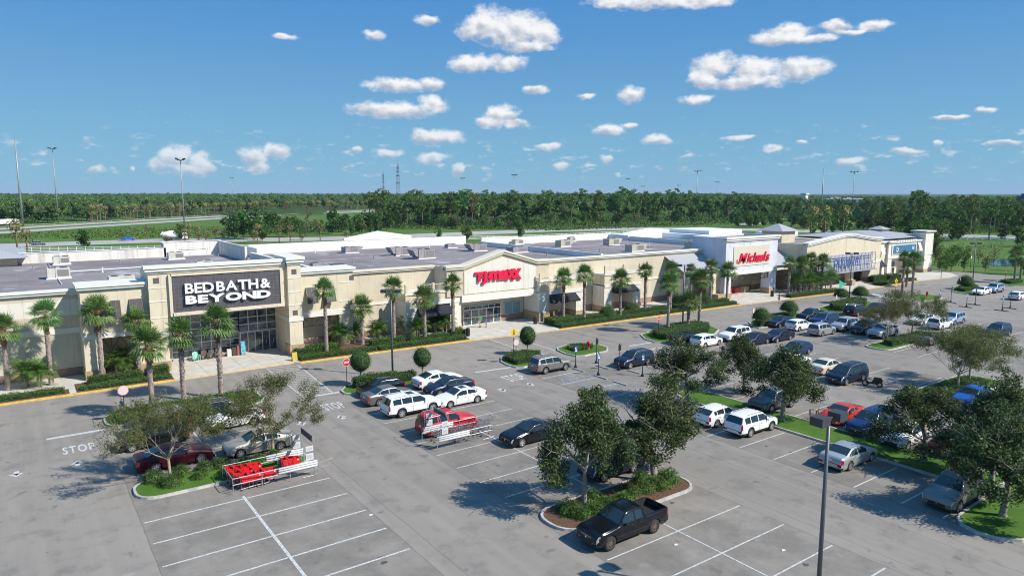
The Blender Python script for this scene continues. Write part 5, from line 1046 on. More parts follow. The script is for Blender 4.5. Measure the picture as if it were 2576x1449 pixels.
# traffic beyond the plaza
def FPg(x, y): p = G(x, y); return p
x, y = FPg(97, 617); car(x, y, .0, 'suv', 'grey', 'dark grey crossover driving on the road behind the plaza', 'suv', group='vehicles on the roads behind', z=-.07)
x, y = FPg(322, 605); car(x, y, .0, 'pickup', 'blue', 'bright blue pickup driving on the road behind the plaza', 'truck', group='vehicles on the roads behind', z=-.07)
x, y = FPg(2346, 581); car(x, y, -1.0, 'sedan', 'silver', 'silver car on the road beyond the right end of the building', 'car', group='vehicles on the roads behind', z=-.07)
x, y = FPg(2098, 573); car(x, y, -1.0, 'suv', 'silver', 'silver car on the road behind the hip roof tower', 'car', group='vehicles on the roads behind', z=-.07)
x, y = FPg(2135, 569); car(x, y, -1.0, 'suv', 'black', 'black car behind the silver one past the hip roof tower', 'car', group='vehicles on the roads behind', z=-.07)
def lorry(x, y, rz, kind, lab):
    t = thing('truck', (x, y, -.07), lab, 'truck', 'vehicles on the roads behind', rz)
    b = MB(); b.prismy([(2.6, .6), (4.6, .6), (4.6, 1.7), (4.2, 3.0), (2.6, 3.0)], -1.2, 1.2); part('cab', b, CP['red'] if kind == 'red' else CP['white'], t, world=False)
    b = MB(); b.box(4.25, 4.62, -1.0, 1.0, 1.8, 2.6); b.box(3.2, 4.1, -1.22, 1.22, 1.7, 2.6); part('windscreen', b, CGL, t, world=False)
    b = MB(); b.box(-4.4, 4.4, -.5, .5, .5, .9); part('frame', b, CPL, t, world=False)
    b = MB()
    if kind == 'mixer': b.lathe([(.5, -4.6), (.9, -4.2), (1.45, -2.0), (1.45, -.4), (1.0, 1.6), (.4, 2.2)], 14, c=(0, 0, 2.4), axis='x'); part('mixer_drum', b, CP['white'], t, True, world=False); b = MB(); b.prismy([(-5.3, 2.4), (-4.4, 3.7), (-4.1, 3.6), (-4.9, 2.3)], -.5, .5); part('chute', b, CP['white'], t, world=False)
    elif kind == 'red': b.box(-4.4, 2.4, -1.25, 1.25, .9, 3.2); part('cargo_box', b, CP['red'], t, world=False)
    else: b.box(-8.5, 2.3, -1.25, 1.25, 1.1, 3.7); part('cargo_box', b, CP['white'], t, world=False)
    for wx in (3.6, -1.6, -3.0):
        for s in (1, -1):
            b = MB(); b.lathe([(.5, -.15), (.5, .15)], 14, axis='y'); o = part('wheel', b, TYRE, t, world=False); o.location = (wx, s * 1.05, .5)
x, y = G(440, 604); lorry(x, y, 0, 'mixer', 'white concrete mixer truck on the road behind trees at the left')
x, y = G(747, 535); lorry(x, y, .75, 'red', 'red truck on the distant highway'); x, y = G(4, 568); lorry(x, y, .9, 'white', 'white truck on the highway at the left edge'); x, y = G(30, 566); lorry(x, y, .9, 'white', 'pale flatbed load truck right behind the white one on the highway')
# motor scooter
x, y = G(2194, 972); t = thing('motor_scooter', (x, y, 0), 'black and red motor scooter parked right of the dark minivan', 'scooter', rz=1.9)
for wx in (.62, -.62):
    b = MB(); b.lathe([(.27, -.06), (.30, -.04), (.30, .04), (.27, .06)], 16, axis='y'); w = part('wheel', b, TYRE, t, world=False); w.location = (wx, 0, .3); b = MB(); b.lathe([(.18, -.065), (.18, .065)], 10, axis='y'); part('rim', b, RIM, w, world=False)
b = MB(); b.prismy([(-.85, .55), (-.8, .85), (-.1, .80), (.1, .45), (.42, .42), (.62, .95), (.70, .95), (.55, .30), (-.4, .28)], -.16, .16); part('body', b, CP['black'], t, world=False)
b = MB(); b.box(-.75, -.1, -.15, .15, .84, .94); part('seat', b, CPL, t, world=False); b = MB(); b.tube((.60, 0, .3), (.50, 0, 1.05), .03); b.tube((.50, -.35, 1.08), (.50, .35, 1.08), .02); part('handlebar', b, BLACKF, t, world=False); b = MB(); b.box(-.90, -.84, -.12, .12, .6, .8); part('tail_light', b, TLT, t, world=False)
for s in (1, -1): b = MB(); b.tube((.5, s * .3, 1.08), (.46, s * .38, 1.25), .01); b.sphere((.46, s * .38, 1.28), .03, .07, .05, 8, 4); part('mirror', b, CPL, t, world=False)
# ---------------------------------------------------------------- vegetation
PAL1 = leafmat('palm_leaf', (.125, .225, .058), .30, .20, .15); PAL2 = leafmat('palm_leaf_grey', (.24, .33, .14), .25, .20, .1); PALD = leafmat('palm_dry', (.30, .20, .10), .3, .15)
OAK1 = leafmat('oak_leaf', (.078, .118, .036), .40, .25, .12); OAK2 = leafmat('oak_leaf_light', (.165, .200, .085), .3, .25, .12); OAK3 = leafmat('oak_leaf_dark', (.030, .054, .017), .3, .15, .1)
CRP1 = leafmat('myrtle_leaf', (.135, .165, .052), .35, .3, .1); CRP2 = leafmat('myrtle_leaf_rust', (.22, .155, .085), .35, .25, .1); CRP3 = leafmat('myrtle_leaf_green', (.075, .125, .03), .35, .3)
HED1 = leafmat('hedge_leaf', (.080, .168, .032), .35, .25, .12); HED2 = leafmat('hedge_leaf_light', (.14, .225, .055), .3, .25, .1); HED3 = leafmat('hedge_leaf_dark', (.024, .055, .012), .3, .2)
PIN1 = leafmat('pine_needles', (.088, .168, .036), .35, .25, .30, .6); PIN2 = leafmat('pine_light', (.19, .265, .075), .3, .15, .2, .6); RUST = leafmat('dead_needles', (.24, .10, .04), .3, .1, .2); BRN = leafmat('dry_scrub', (.16, .12, .08), .3, .1, .2)
BARK = mat('bark_grey', (.30, .26, .21), .9, var=.3, scale=5, bump=.6, bscale=20); BARKB = mat('bark_brown', (.20, .12, .075), .9, var=.35, scale=4, bump=.6); BARKP = mat('palm_boots', (.30, .24, .21), .9, var=.4, scale=7, bump=.8, bscale=16); BARKR = mat('palm_boots_red', (.24, .12, .06), .9, var=.4, scale=7, bump=.8, bscale=16); BARKD = mat('bark_pine', (.16, .12, .10), .9, var=.3)
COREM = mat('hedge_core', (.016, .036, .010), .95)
def limb(mb, p0, d, L, r, depth, rg, tips, spread=.5, ratio=.68, n=3, up=.25):
    p = Vector(p0); d = Vector(d).normalized(); seg = 3
    for i in range(seg):
        q = p + d * (L / seg); r1 = r * (1 - .13)
        mb.tube(p, q, r, r1, 6 if r > .03 else 4, caps=False); p = q; r = r1
        d = (d + Vector((rg.uniform(-.16, .16), rg.uniform(-.16, .16), rg.uniform(-.04, .12) + up * .1))).normalized()
        if depth <= 1: tips.append((tuple(p), L))
    if depth == 0: return
    for k in range(n):
        a = 2 * math.pi * (k + rg.uniform(-.3, .3)) / n; u = d.orthogonal().normalized(); w = d.cross(u); s = spread * rg.uniform(.7, 1.25)
        nd = d * math.cos(s) + (u * math.cos(a) + w * math.sin(a)) * math.sin(s) + Vector((0, 0, up * .2))
        limb(mb, p, nd, L * ratio * rg.uniform(.8, 1.2), r * .70, depth - 1, rg, tips, spread, ratio, n, up)
def tree_meshes(seed, H, trunk_h, R0, kind):
    rg = random.Random(seed); nr = np.random.default_rng(seed); mb = MB(); tips = []
    r = .15 if kind == 'oak' else .09
    p = Vector((0, 0, 0)); mb.tube((0, 0, -.1), (0, 0, .25), r * 1.5, r * 1.1, 10, caps=False); d = Vector((rg.uniform(-.06, .06), rg.uniform(-.06, .06), 1))
    q = Vector((d.x * trunk_h, d.y * trunk_h, trunk_h)); mb.tube((0, 0, .25), q, r * 1.1, r * .85, 10, caps=False)
    if kind == 'oak':
        limb(mb, q, (.05, 0, 1), (H - trunk_h) * .30, r * .75, 3, rg, tips, .60, .74, 3, .35)
        for k in range(4): a = k * 1.57 + rg.uniform(-.4, .4); limb(mb, q + Vector((0, 0, .1 + .2 * k)), (math.cos(a) * .85, math.sin(a) * .85, .75), (H - trunk_h) * .34, r * .5, 2, rg, tips, .60, .70, 3, .15)
    else:
        for k in range(7): a = k * 2.4 + rg.uniform(-.35, .35); ou = (1.0, .8, .55, 1.0, .9, .3, .95)[k]; limb(mb, q - Vector((0, 0, .06 * k)), (math.cos(a) * ou, math.sin(a) * ou, .62), (H - trunk_h) * (.54 if k % 3 else .42), r * .45, 3, rg, tips, .48, .74, 3, .0)
    T = np.array([t[0] for t in tips]); cz = trunk_h + (H - trunk_h) * .52
    # keep the crown inside an uneven envelope
    rad = np.hypot(T[:, 0], T[:, 1]); T[:, :2] *= np.minimum(1, R0 / np.maximum(rad, .01))[:, None]; T[:, 2] = np.clip(T[:, 2], trunk_h * .75, H)
    if kind == 'oak':
        zl, zh = T[:, 2].min(), T[:, 2].max(); T[:, 2] = 1.45 + ((T[:, 2] - zl) / (zh - zl)) ** 1.4 * (H - 1.6); ff = (T[:, 2] - 1.95) / (H - 1.95); env = R0 * np.clip(1.12 - .85 * ff ** 1.6, .35, 1.1) * (1 + .16 * np.sin(np.arctan2(T[:, 1], T[:, 0]) * 3 + seed)); rad = np.hypot(T[:, 0], T[:, 1]); T[:, :2] *= (env / np.maximum(rad, env))[:, None]
    if kind == 'oak': T[:, 2] -= 0 * np.clip(np.hypot(T[:, 0], T[:, 1]) - 1.0, 0, 3) * nr.uniform(.1, .8, len(T)) * .9
    cen = []; siz = []
    if kind == 'oak':
        sel = T[nr.permutation(len(T))[:400]]
        for c in sel:
            k = nr.integers(70, 130); rr = nr.uniform(.36, .70); o = nr.normal(size=(k, 3)); o /= np.linalg.norm(o, axis=1)[:, None]; o *= (nr.uniform(0, 1, (k, 1)) ** .45) * rr; o[:, 2] *= .75
            cen.append(c + o); siz.append(nr.uniform(.095, .175, k))
        lm = [OAK1, OAK2, OAK3]; mx = [.54, .22, .24]; asp = .62
    else:
        sel = T[nr.permutation(len(T))[:620]]
        for c in sel:
            k = nr.integers(18, 42); dd = c - np.array([0, 0, trunk_h]); dd /= np.linalg.norm(dd) + 1e-6
            o = nr.normal(size=(k, 3)) * .14 + dd[None, :] * nr.uniform(-.35, .45, (k, 1)); cen.append(c + o); siz.append(nr.uniform(.08, .17, k))
        lm = [CRP1, CRP2, CRP3]; mx = [.5, .2, .3]; asp = .42
    C = np.concatenate(cen); S = np.concatenate(siz)
    cm = leafcloud('crown', C, S, lm, seed, mix=mx, up=.5, aspect=asp); tm = mb.mesh('trunk', BARK if kind == 'oak' else mat('bark_pale', (.38, .29, .21), .9, var=.25, scale=4, bump=.3), True)
    return tm, cm
OAKM = [tree_meshes(11, 7.3, 1.9, 2.7, 'oak'), tree_meshes(23, 7.0, 2.3, 3.0, 'oak'), tree_meshes(37, 6.6, 2.1, 2.9, 'oak')]
CRM = [tree_meshes(51, 4.7, 1.6, 4.1, 'crape'), tree_meshes(64, 5.1, 1.7, 3.3, 'crape'), tree_meshes(75, 4.7, 1.8, 4.0, 'crape')]
def tree(name, xy, tmcm, lab, s=1.0, rz=0.0, grp=None, cat='tree', sz=None):
    t = thing(name, (xy[0], xy[1], .1), lab, cat, grp, rz); t.scale = (s, s, sz or s); link('trunk', tmcm[0], t); link('crown', tmcm[1], t); return t
OG = 'dark leaved oaks standing in the lot'
def top_height(xy, ycrown):
    lo, hi = 0, 20
    for _ in range(40):
        m = (lo + hi) / 2
        if proj(xy[0], xy[1], m)[1] > ycrown: lo = m
        else: hi = m
    return m
OTOP = {1470: 972, 1645: 950, 1728: 842, 1872: 832, 1968: 858, 2322: 975, 2522: 1010}
for (px, py), k, s, rz, lab in (((1470, 1280), 0, 1.0, .3, 'tall narrow oak at the left end of the mulch island beside the black pickup'), ((1645, 1212), 1, 1.36, 1.2, 'broad oak with forked trunk at the right end of the mulch island'),
        ((1728, 1017), 1, 1.25, 2.6, 'dark oak at the tip of the grass median, leftmost of three'), ((1872, 986), 2, 1.0, 4.0, 'slim oak behind the median between two bigger crowns'), ((1968, 1056), 2, 1.25, 5.2, 'oak on the grass median above the white family crossover'),
        ((2322, 1163), 0, 1.3, 1.9, 'oak on the median left of the white car with dark grille'), ((2522, 1301), 1, 1.16, 3.4, 'largest oak at the right edge on the corner lawn')):
    hh = top_height(G(px, py), OTOP[px]); ss = hh / (7.3, 7.0, 6.6)[k]; print('oak', px, round(hh, 2)); tree('oak_tree', G(px, py), OAKM[k], lab, s, rz, OG, sz=ss * .97)
tree('oak_tree', (50.3, 17.0), OAKM[2], 'low dark oak crown merging with the corner oak at the right', 1.1, .8, OG)
CG = 'wispy olive brown crape myrtle trees in the islands'
for xy, k, s, rz, lab in ((G(429, 1209), 0, 1.0, .2, 'leftmost wispy tree, shading the black and maroon sedans'), (G(687, 1143), 1, .95, 2.2, 'wispy tree with bare twigs above the gold sedan'),
        (G(2231, 860), 2, 1.0, 1.0, 'wispy tree at the left end of the rear hedge island'), (G(2293, 847), 1, 1.05, 3.0, 'wispy tree at the right end of the rear hedge island'),
        ((71.5, 27.6), 0, 1.12, 4.4, 'broad wispy tree with brown twigs right of the scooter'), ((76.0, 28.4), 2, 1.05, 2.0, 'wispy tree on the far part of the right lawn island')):
    tree('crape_myrtle', xy, CRM[k], lab, s, rz, CG)
# ---- cabbage palms
def palm_meshes(seed, fans=30, rp=1.05, rb=.95, droop=1.0):
    rg = random.Random(seed); mb = MB(); cr = MB()
    for i in range(fans):
        a = i * 2.39996 + rg.uniform(-.25, .25); f = i / fans; e = R(84) - R(122) * f ** 1.0 + rg.uniform(-.18, .18)
        d = Vector((math.cos(a) * math.cos(e), math.sin(a) * math.cos(e), math.sin(e))); Lp = rp * rg.uniform(.7, 1.15); p0 = Vector((0, 0, -.05)); p1 = p0 + d * Lp - Vector((0, 0, .10 * (1 - math.sin(e))))
        cr.tube(p0, p1, .022, .014, 3, 2, caps=False)
        side = d.cross(Vector((0, 0, 1))); side = side.normalized() if side.length > .05 else Vector((1, 0, 0)); nrm = side.cross(d).normalized()
        nseg = 19; k0 = 0 if rg.random() < .78 else 1
        fd = (d - Vector((0, 0, .08))).normalized(); dr = .18 + .75 * max(0, min(1, (R(70) - e) / R(95)))
        for s in range(nseg):
            th = (s / (nseg - 1) - .5) * 2 * R(104); l = rb * rg.uniform(.82, 1.1) * (1 - .22 * abs(th) / R(104))
            sd = (fd * math.cos(th) + side * math.sin(th)).normalized(); sd2 = (sd - Vector((0, 0, dr * rg.uniform(.6, 1.5))) + nrm * .1).normalized()
            w = side * math.cos(th) - fd * math.sin(th); m1 = p1 + sd * l * .50 + nrm * .10 * (1 if s % 2 else -.4); m2 = m1 + sd2 * l * .58
            cr.add([tuple(p1), tuple(m1 - w * .055), tuple(m2), tuple(m1 + w * .055)], [(0, 1, 2, 3)], k0)
    return cr.mesh('crown', [PAL1, PAL2, PALD])
PALMC = [palm_meshes(s, f, rp, rb) for s, f, rp, rb in ((3, 36, .95, 1.0), (8, 33, .92, .98), (14, 40, 1.0, 1.0), (21, 31, .88, .95))]
def palm_trunk(H, seed, boots=True):
    rg = random.Random(seed); b = MB(); n = 10; z = 0.0; rings = []
    while z < H: rings.append(z); z += .11
    vs = []
    for k, z in enumerate(rings):
        f = z / H; r = .205 + .05 * math.exp(-z * 2.5) - .02 * f; 
        if f > .80: r += .05 * math.sin((f - .8) / .2 * math.pi)
        for i in range(n): t = 2 * math.pi * (i + .5 * (k % 2)) / n; rr = r * (1 + .10 * ((k + i) % 2)); vs.append((rr * math.cos(t), rr * math.sin(t), z))
    for k in range(len(rings) - 1):
        m = 1 if rings[k] / H > .72 else 0
        b.add([vs[k * n + i] for i in range(n)] + [vs[(k + 1) * n + i] for i in range(n)], [(i, (i + 1) % n, (i + 1) % n + n, i + n) for i in range(n)], m)
    for k in range(int(H * (26 if boots else 10))):     # old leaf bases sticking out and up
        z = rg.uniform(.2, H - .1); a = rg.uniform(0, 6.283); f = z / H; r = .195; L = .20 if f < .75 else .27; o = .10 if f < .75 else .17
        c, s = math.cos(a), math.sin(a); tx, ty_ = -s * .05, c * .05
        b.add([(c * r + tx, s * r + ty_, z), (c * r - tx, s * r - ty_, z), (c * (r + o), s * (r + o), z + L), (c * r * .9, s * r * .9, z + .12)], [(0, 1, 2), (1, 3, 2), (3, 0, 2)], 1 if f > .72 else 0)
    return b.mesh('trunk', [BARKP, BARKR])
PG = 'cabbage palms along the shop fronts and islands'
def top_height(xy, ycrown):
    lo, hi = 0, 20
    for _ in range(40):
        m = (lo + hi) / 2
        if proj(xy[0], xy[1], m)[1] > ycrown: lo = m
        else: hi = m
    return m
PALMS = [((21.5, 985), 812, 'cabbage palm cut by the left edge of the photo'), ((130, 972), 776, 'tall cabbage palm before the blank pale wall, second from left'), ((258, 960), 768, 'cabbage palm before the shuttered tower, beside a dark wall vent'),
 ((352, 948), 792, 'cabbage palm between the shutters and the dark tiled sign, behind a nearer one'), ((385, 1052), 848, 'thick trunked cabbage palm standing in the leftmost island'), ((463, 1005), 822, 'cabbage palm in front of the shop glass, left one of the pair'),
 ((557, 1001), 792, 'cabbage palm whose crown touches the lower edge of the dark sign'), ((822, 892), 716, 'tall cabbage palm right of the sign tower against the shutters'), ((912, 870), 760, 'shorter cabbage palm behind the red stop sign'),
 ((992, 866), 712, 'cabbage palm hidden behind the lamp with twin boxes'), ((1069, 859), 736, 'cabbage palm before the left balcony'), ((1140, 849), 702, 'slender cabbage palm at the left end of the gabled front'),
 ((1417, 815), 690, 'cabbage palm before the awning right of the gable'), ((1469, 811), 680, 'cabbage palm right beside it, taller, at the porch end'), ((1560, 798), 693, 'cabbage palm in front of the second right awning'), ((1622, 789), 672, 'cabbage palm right of the second awning'),
 ((1680, 838), 700, 'nearest cabbage palm in the hedged island by the stop sign'), ((1686, 782), 670, 'cabbage palm behind the hedged island, crown above the nearer one'), ((1731, 829), 748, 'short cabbage palm in the hedged island beside the lamp'), ((1736, 776), 676, 'cabbage palm behind the lamp left of the lean-to roof'),
 ((1758, 823), 692, 'right hand cabbage palm of the hedged island'), ((1786, 768), 664, 'tall cabbage palm before the lean-to roof of the grey tower'), ((1828, 760), 672, 'small cabbage palm at the corner of the grey tower'),
 ((1983, 740), 655, 'cabbage palm right of the grey tower, leftmost of four'), ((2012, 738), 655, 'second cabbage palm right of the grey tower'), ((2037, 733), 646, 'tallest of the four cabbage palms left of the lattice sign'), ((2066, 731), 651, 'cabbage palm overlapping the lattice sign'),
 ((2269, 742), 640, 'tall thick cabbage palm before the blue sign board'), ((2294, 748), 644, 'leaning cabbage palm right of the blue sign board'), ((2280, 722), 668, 'short cabbage palm behind the two tall ones at the corner store'), ((2551, 712), 628, 'cabbage palm in the last lawn island at the right edge'), ((2566, 708), 648, 'second cabbage palm at the very right edge')]
def palm(xy, H, k, lab, s=1.0, grp=PG, lean=0):
    t = thing('cabbage_palm', (xy[0], xy[1], .1), lab, 'palm tree', grp, k * 1.3); t.rotation_euler = (lean, 0, k * 1.3)
    link('trunk', palm_trunk(H, k + 40, k % 3 != 1), t); c = link('crown', PALMC[k % 4], t, (0, 0, H)); c.scale = (s, s, s)
for i, (b_, yc, lab) in enumerate(PALMS): xy = G(*b_); palm(xy, max(2.5, top_height(xy, yc) - .75), i, lab, (1.0, .94, 1.05, .98)[(i * 7) % 4], lean=.06 if 'leaning' in lab else 0)
# ---- pygmy date palms and areca clumps
def feather_meshes(seed, fronds, L, arch=1.1, stems=1, sh=.9, spread=.0, wleaf=.30):
    rg = random.Random(seed); mb = MB(); cr = MB()
    for sidx in range(stems):
        a0 = rg.uniform(0, 6.28); bx_, by_ = spread * math.cos(a0) * rg.random(), spread * math.sin(a0) * rg.random(); h = sh * rg.uniform(.7, 1.25); top = Vector((bx_ * 1.5, by_ * 1.5, h)); mb.tube((bx_, by_, 0), top, .07 if stems < 3 else .035, .06 if stems < 3 else .03, 6, caps=False)
        for i in range(fronds):
            a = i * 2.39996 + rg.uniform(-.2, .2); e = R(75) - R(80) * (i / fronds) + rg.uniform(-.1, .1); p = top.copy(); d = Vector((math.cos(a) * math.cos(e), math.sin(a) * math.cos(e), math.sin(e))); l = L * rg.uniform(.8, 1.1); n = 7
            for s in range(n):
                q = p + d * (l / n); side = d.cross(Vector((0, 0, 1))); side = side.normalized() if side.length > .05 else Vector((1, 0, 0)); wl_ = wleaf * math.sin(math.pi * (s + .7) / (n + .6)) + .05
                for sg in (1, -1):
                    for u in (.25, .75):
                        c = p.lerp(q, u); tip = c + side * sg * wl_ + d * wl_ * .7 - Vector((0, 0, wl_ * .35)); cr.add([tuple(c - d * .02), tuple(tip), tuple(c + d * .035)], [(0, 1, 2)], 0 if rg.random() < .75 else 1)
                p = q; d = (d - Vector((0, 0, arch * .26 * (s + 1) / n))).normalized()
    return mb.mesh('trunk', BARKP, True), cr.mesh('fronds', [HED1, HED2])
DATE = [feather_meshes(s, 26, 1.15, 1.3, 2, .95, .25) for s in (5, 6)]; AREC = [feather_meshes(s, 9, 1.5, .8, 10, 1.7, .8, .36) for s in (7, 9)]
DPG = 'low feathery date palms in the beds'
for i, ((px, py), lab) in enumerate((((72, 978), 'feathery date palm between the first two cabbage palms'), ((98, 976), 'feathery date palm leaning beside the second cabbage palm'), ((298, 946), 'feathery date palm under the shutters, left of two'), ((328, 942), 'feathery date palm under the shutters, right of two'),
     ((855, 872), 'feathery palm beside the cart row right of the stone column'), ((888, 862), 'feathery palm under the short cabbage palm'), ((952, 862), 'lone feathery palm before the plain wall'), ((1020, 848), 'feathery palm left of the balcony pier'), ((1049, 856), 'feathery palm below the dark awning, left'), ((1097, 838), 'feathery palm below the dark awning, middle'), ((1120, 838), 'feathery palm below the dark awning, right'))):
    x, y = G(px, py); t = thing('date_palm', (x, y, .15), lab, 'palm', DPG, i * 1.1); t.scale = (1.5,) * 3; link('trunk', DATE[i % 2][0], t); link('fronds', DATE[i % 2][1], t)
for i, ((px, py), lab) in enumerate((((1997, 738), 'leafy clump palm leftmost in the bed before the lattice sign'), ((2018, 737), 'leafy clump palm second in the bed before the lattice sign'), ((2042, 734), 'leafy clump palm in the middle of that bed'), ((2063, 731), 'leafy clump palm right of the middle of that bed'), ((2086, 728), 'leafy clump palm at the right end before the dark shop window'))):
    x, y = G(px, py); t = thing('clump_palm', (x, y, .15), lab, 'palm', 'leafy clump palms before the lattice sign', i * 1.7); t.scale = (1.25,) * 3; link('trunk', AREC[i % 2][0], t); link('fronds', AREC[i % 2][1], t)
# ---- clipped shrubs and hedges
def shell_points(fn, n, seed, jit=.05):
    nr = np.random.default_rng(seed); P = fn(nr, n); return P + nr.normal(size=P.shape) * jit
def hedge(pts, h, lab, seed, name='hedge', grp=None, dens=150, mats=None, mix=None, z0=.12, cat='hedge', leaf=(.09, .15), wob=.10):
    """hedge over a polygon footprint: dark twig core and leaves over its top and sides"""
    nr = np.random.default_rng(seed); n = len(pts); P = [Vector(p) for p in pts]
    per = [(P[(i + 1) % n] - P[i]).length for i in range(n)]; C = []
    for i in range(n):
        k = int(per[i] * h * dens); t = nr.uniform(0, 1, k); z = nr.uniform(0, 1, k) ** .8 * h; a = P[i]; b_ = P[(i + 1) % n]
        C.append(np.stack([a.x + (b_.x - a.x) * t, a.y + (b_.y - a.y) * t, z + z0], 1))
    xs_ = [p.x for p in P]; ys_ = [p.y for p in P]; area = (max(xs_) - min(xs_)) * (max(ys_) - min(ys_)); k = int(area * dens)
    q = np.stack([nr.uniform(min(xs_), max(xs_), k), nr.uniform(min(ys_), max(ys_), k)], 1); ins = np.zeros(k, bool); j = n - 1
    for i in range(n):
        xi, yi, xj, yj = P[i].x, P[i].y, P[j].x, P[j].y; c = ((yi > q[:, 1]) != (yj > q[:, 1])) & (q[:, 0] < (xj - xi) * (q[:, 1] - yi) / (yj - yi + 1e-9) + xi); ins ^= c; j = i
    q = q[ins]; bump_ = wob * (np.sin(q[:, 0] * 2.3 + seed) * np.cos(q[:, 1] * 2.9 + seed)); C.append(np.stack([q[:, 0], q[:, 1], z0 + h + bump_], 1))
    C = np.concatenate(C) + nr.normal(size=(sum(map(len, C)), 3)) * .055
    cx, cy = sum(xs_) / n, sum(ys_) / n; C -= np.array([cx, cy, 0]); t = thing(name, (cx, cy, 0), lab, cat, grp)
    me = leafcloud('foliage', C, nr.uniform(leaf[0], leaf[1], len(C)), mats or [HED1, HED2, HED3], seed, mix=mix or [.5, .35, .15], up=.6, aspect=.6); link('foliage', me, t)
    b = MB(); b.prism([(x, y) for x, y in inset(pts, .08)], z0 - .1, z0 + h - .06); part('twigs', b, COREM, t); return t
HG = 'clipped hedges in beds and islands'
def rect(x0, x1, y0, y1): return [(x0, y0), (x1, y0), (x1, y1), (x0, y1)]
HGS = [(rect(-25, 2.8, 75.4, 76.7), .45, 'long bright low hedge along the yellow kerb at the left edge', 1), (rect(4.1, 11.9, 75.4, 76.5), .40, 'low hedge between the yellow kerb and the shuttered tower', 2), (rect(10.2, 12.0, 77.2, 78.6), .95, 'boxy clipped hedge at the stone base left of the shop glass', 3), (rect(4.9, 9.6, 77.4, 78.6), .7, 'shaded hedge under the feathery palms by the shuttered tower', 4),
 ([(25.0, 75.2), (34, 74.9), (34, 76.1), (25.1, 76.5)], .5, 'low hedge along the kerb right of the stone column', 5), ([(34.4, 74.8), (46.0, 74.3), (46.3, 75.5), (34.4, 76.1)], .5, 'low hedge along the kerb before the gabled store', 6), (rect(25.2, 30.5, 77.3, 79.2), .85, 'tall boxy hedge at the cart row right of the stone column', 7), (rect(34.5, 38.8, 77.2, 78.4), .8, 'dark hedge block before the plain wall', 8), (rect(45.6, 47.4, 76.6, 78.3), .85, 'boxy hedge beside the black litter bin at the entrance', 9),
 (rect(39.5, 45, 76.6, 77.9), .6, 'hedge under the left balcony awning', 10),
 ([(60.5, 74.2), (66, 74.0), (66, 77.2), (60.9, 77.4)], .95, 'big boxy hedge at the stone column right of the entrance', 11), ([(60.6, 73.1), (80, 72.65), (80, 73.9), (60.7, 74.1)], .5, 'low hedge along the kerb before the balcony porches', 12), ([(80.3, 72.6), (98.2, 72.2), (98.4, 73.4), (80.3, 73.9)], .5, 'low hedge along the kerb toward the grey tower', 13), ([(66.5, 75.4), (84, 74.7), (84, 76.0), (66.5, 76.9)], .7, 'second hedge row behind the kerb hedge under the awnings', 14), ([(86, 74.4), (98.6, 74.0), (98.8, 75.3), (86, 75.9)], .7, 'rear hedge row running to the grey tower', 15),
 ([(112.0, 71.1), (126.6, 70.2), (127.3, 71.4), (112.3, 72.4)], .6, 'low hedge along the kerb before the clump palms', 16), ([(141.3, 70.2), (156.8, 70.3), (157.8, 71.6), (150, 72.6), (142, 72.2)], .5, 'hedge bed between the lattice store and the corner store', 17), ([(145, 73.4), (150, 73.2), (151, 75), (145.5, 75)], 1.3, 'rounded tall shrubs under the dark awning of the corner store', 18), ([(151.5, 73.2), (156, 73), (156.5, 74.6), (152, 74.8)], 1.2, 'tall dark shrubs left of the corner store doors', 19),
 ([(25.6, 61.3), (29, 61.2), (30.2, 62.0), (27.5, 62.6), (25.6, 62.4)], .95, 'rounded hedge around the round topiary by the red stop sign', 20), ([(29.6, 61.0), (31.8, 60.8), (32.0, 62.2), (30, 62.5)], .7, 'hedge under the second round topiary by the parked white sedan', 21), 
 ([(43.6, 60), (47, 60.3), (48.5, 62.3), (47.2, 63.7), (45, 63.9), (43.7, 62.4)], .55, 'mounded shrubs under the small round tree by the yellow sign', 22), ([(52.8, 61.2), (55.6, 61.2), (56.6, 62.3), (55.0, 63.7), (53.2, 63.2)], .35, 'low flat shrubs in the hydrant island', 23),
 ([(66.3, 60.4), (66.6, 59.4), (75.0, 59.5), (77.6, 61.6), (77.0, 63.8), (72, 64.2), (67.4, 62.6)], .8, 'large flat topped hedge filling the palm island', 24), ([(84.6, 58.6), (89, 58.6), (96.5, 60.2), (96.8, 61.3), (88, 61.4)], .6, 'flowering hedge under the two dome topiaries', 25), ([(105.2, 59.0), (106, 58.2), (113.2, 58.4), (117.3, 60.4), (116.2, 62.3), (108, 61.6)], .9, 'square cut hedge under the tall lamp and dome topiary', 26),
 ([(86, 40.7), (89, 40.7), (96, 41.1), (96.6, 42.4), (87, 42.4)], .6, 'light green hedge under the rear wispy trees', 27), ([(146, 56.6), (152, 56.6), (155.5, 58.6), (153, 59.8), (147, 58.6)], .6, 'hedge under the dome topiary at far right', 28), ([(166, 56), (171, 55.6), (173, 57.6), (168, 58.6)], .6, 'dark shrub by the far right stop sign', 29), (rect(68, 77, 27, 29.2), .35, 'ground hedge on the right lawn island under the wispy trees', 30)]
for p, h, lab, sd in HGS: hedge(p, h, lab, sd, grp=HG, dens=170 if p[0][0] < 60 else 110)
hedge(inset(ISL['i2'][0], .5)[:6] + inset(ISL['i2'][0], .5)[6:], .35, 'bright ground cover hedge in the leftmost island under three cabbage palms', 31, grp=HG, mix=[.35, .6, .05])
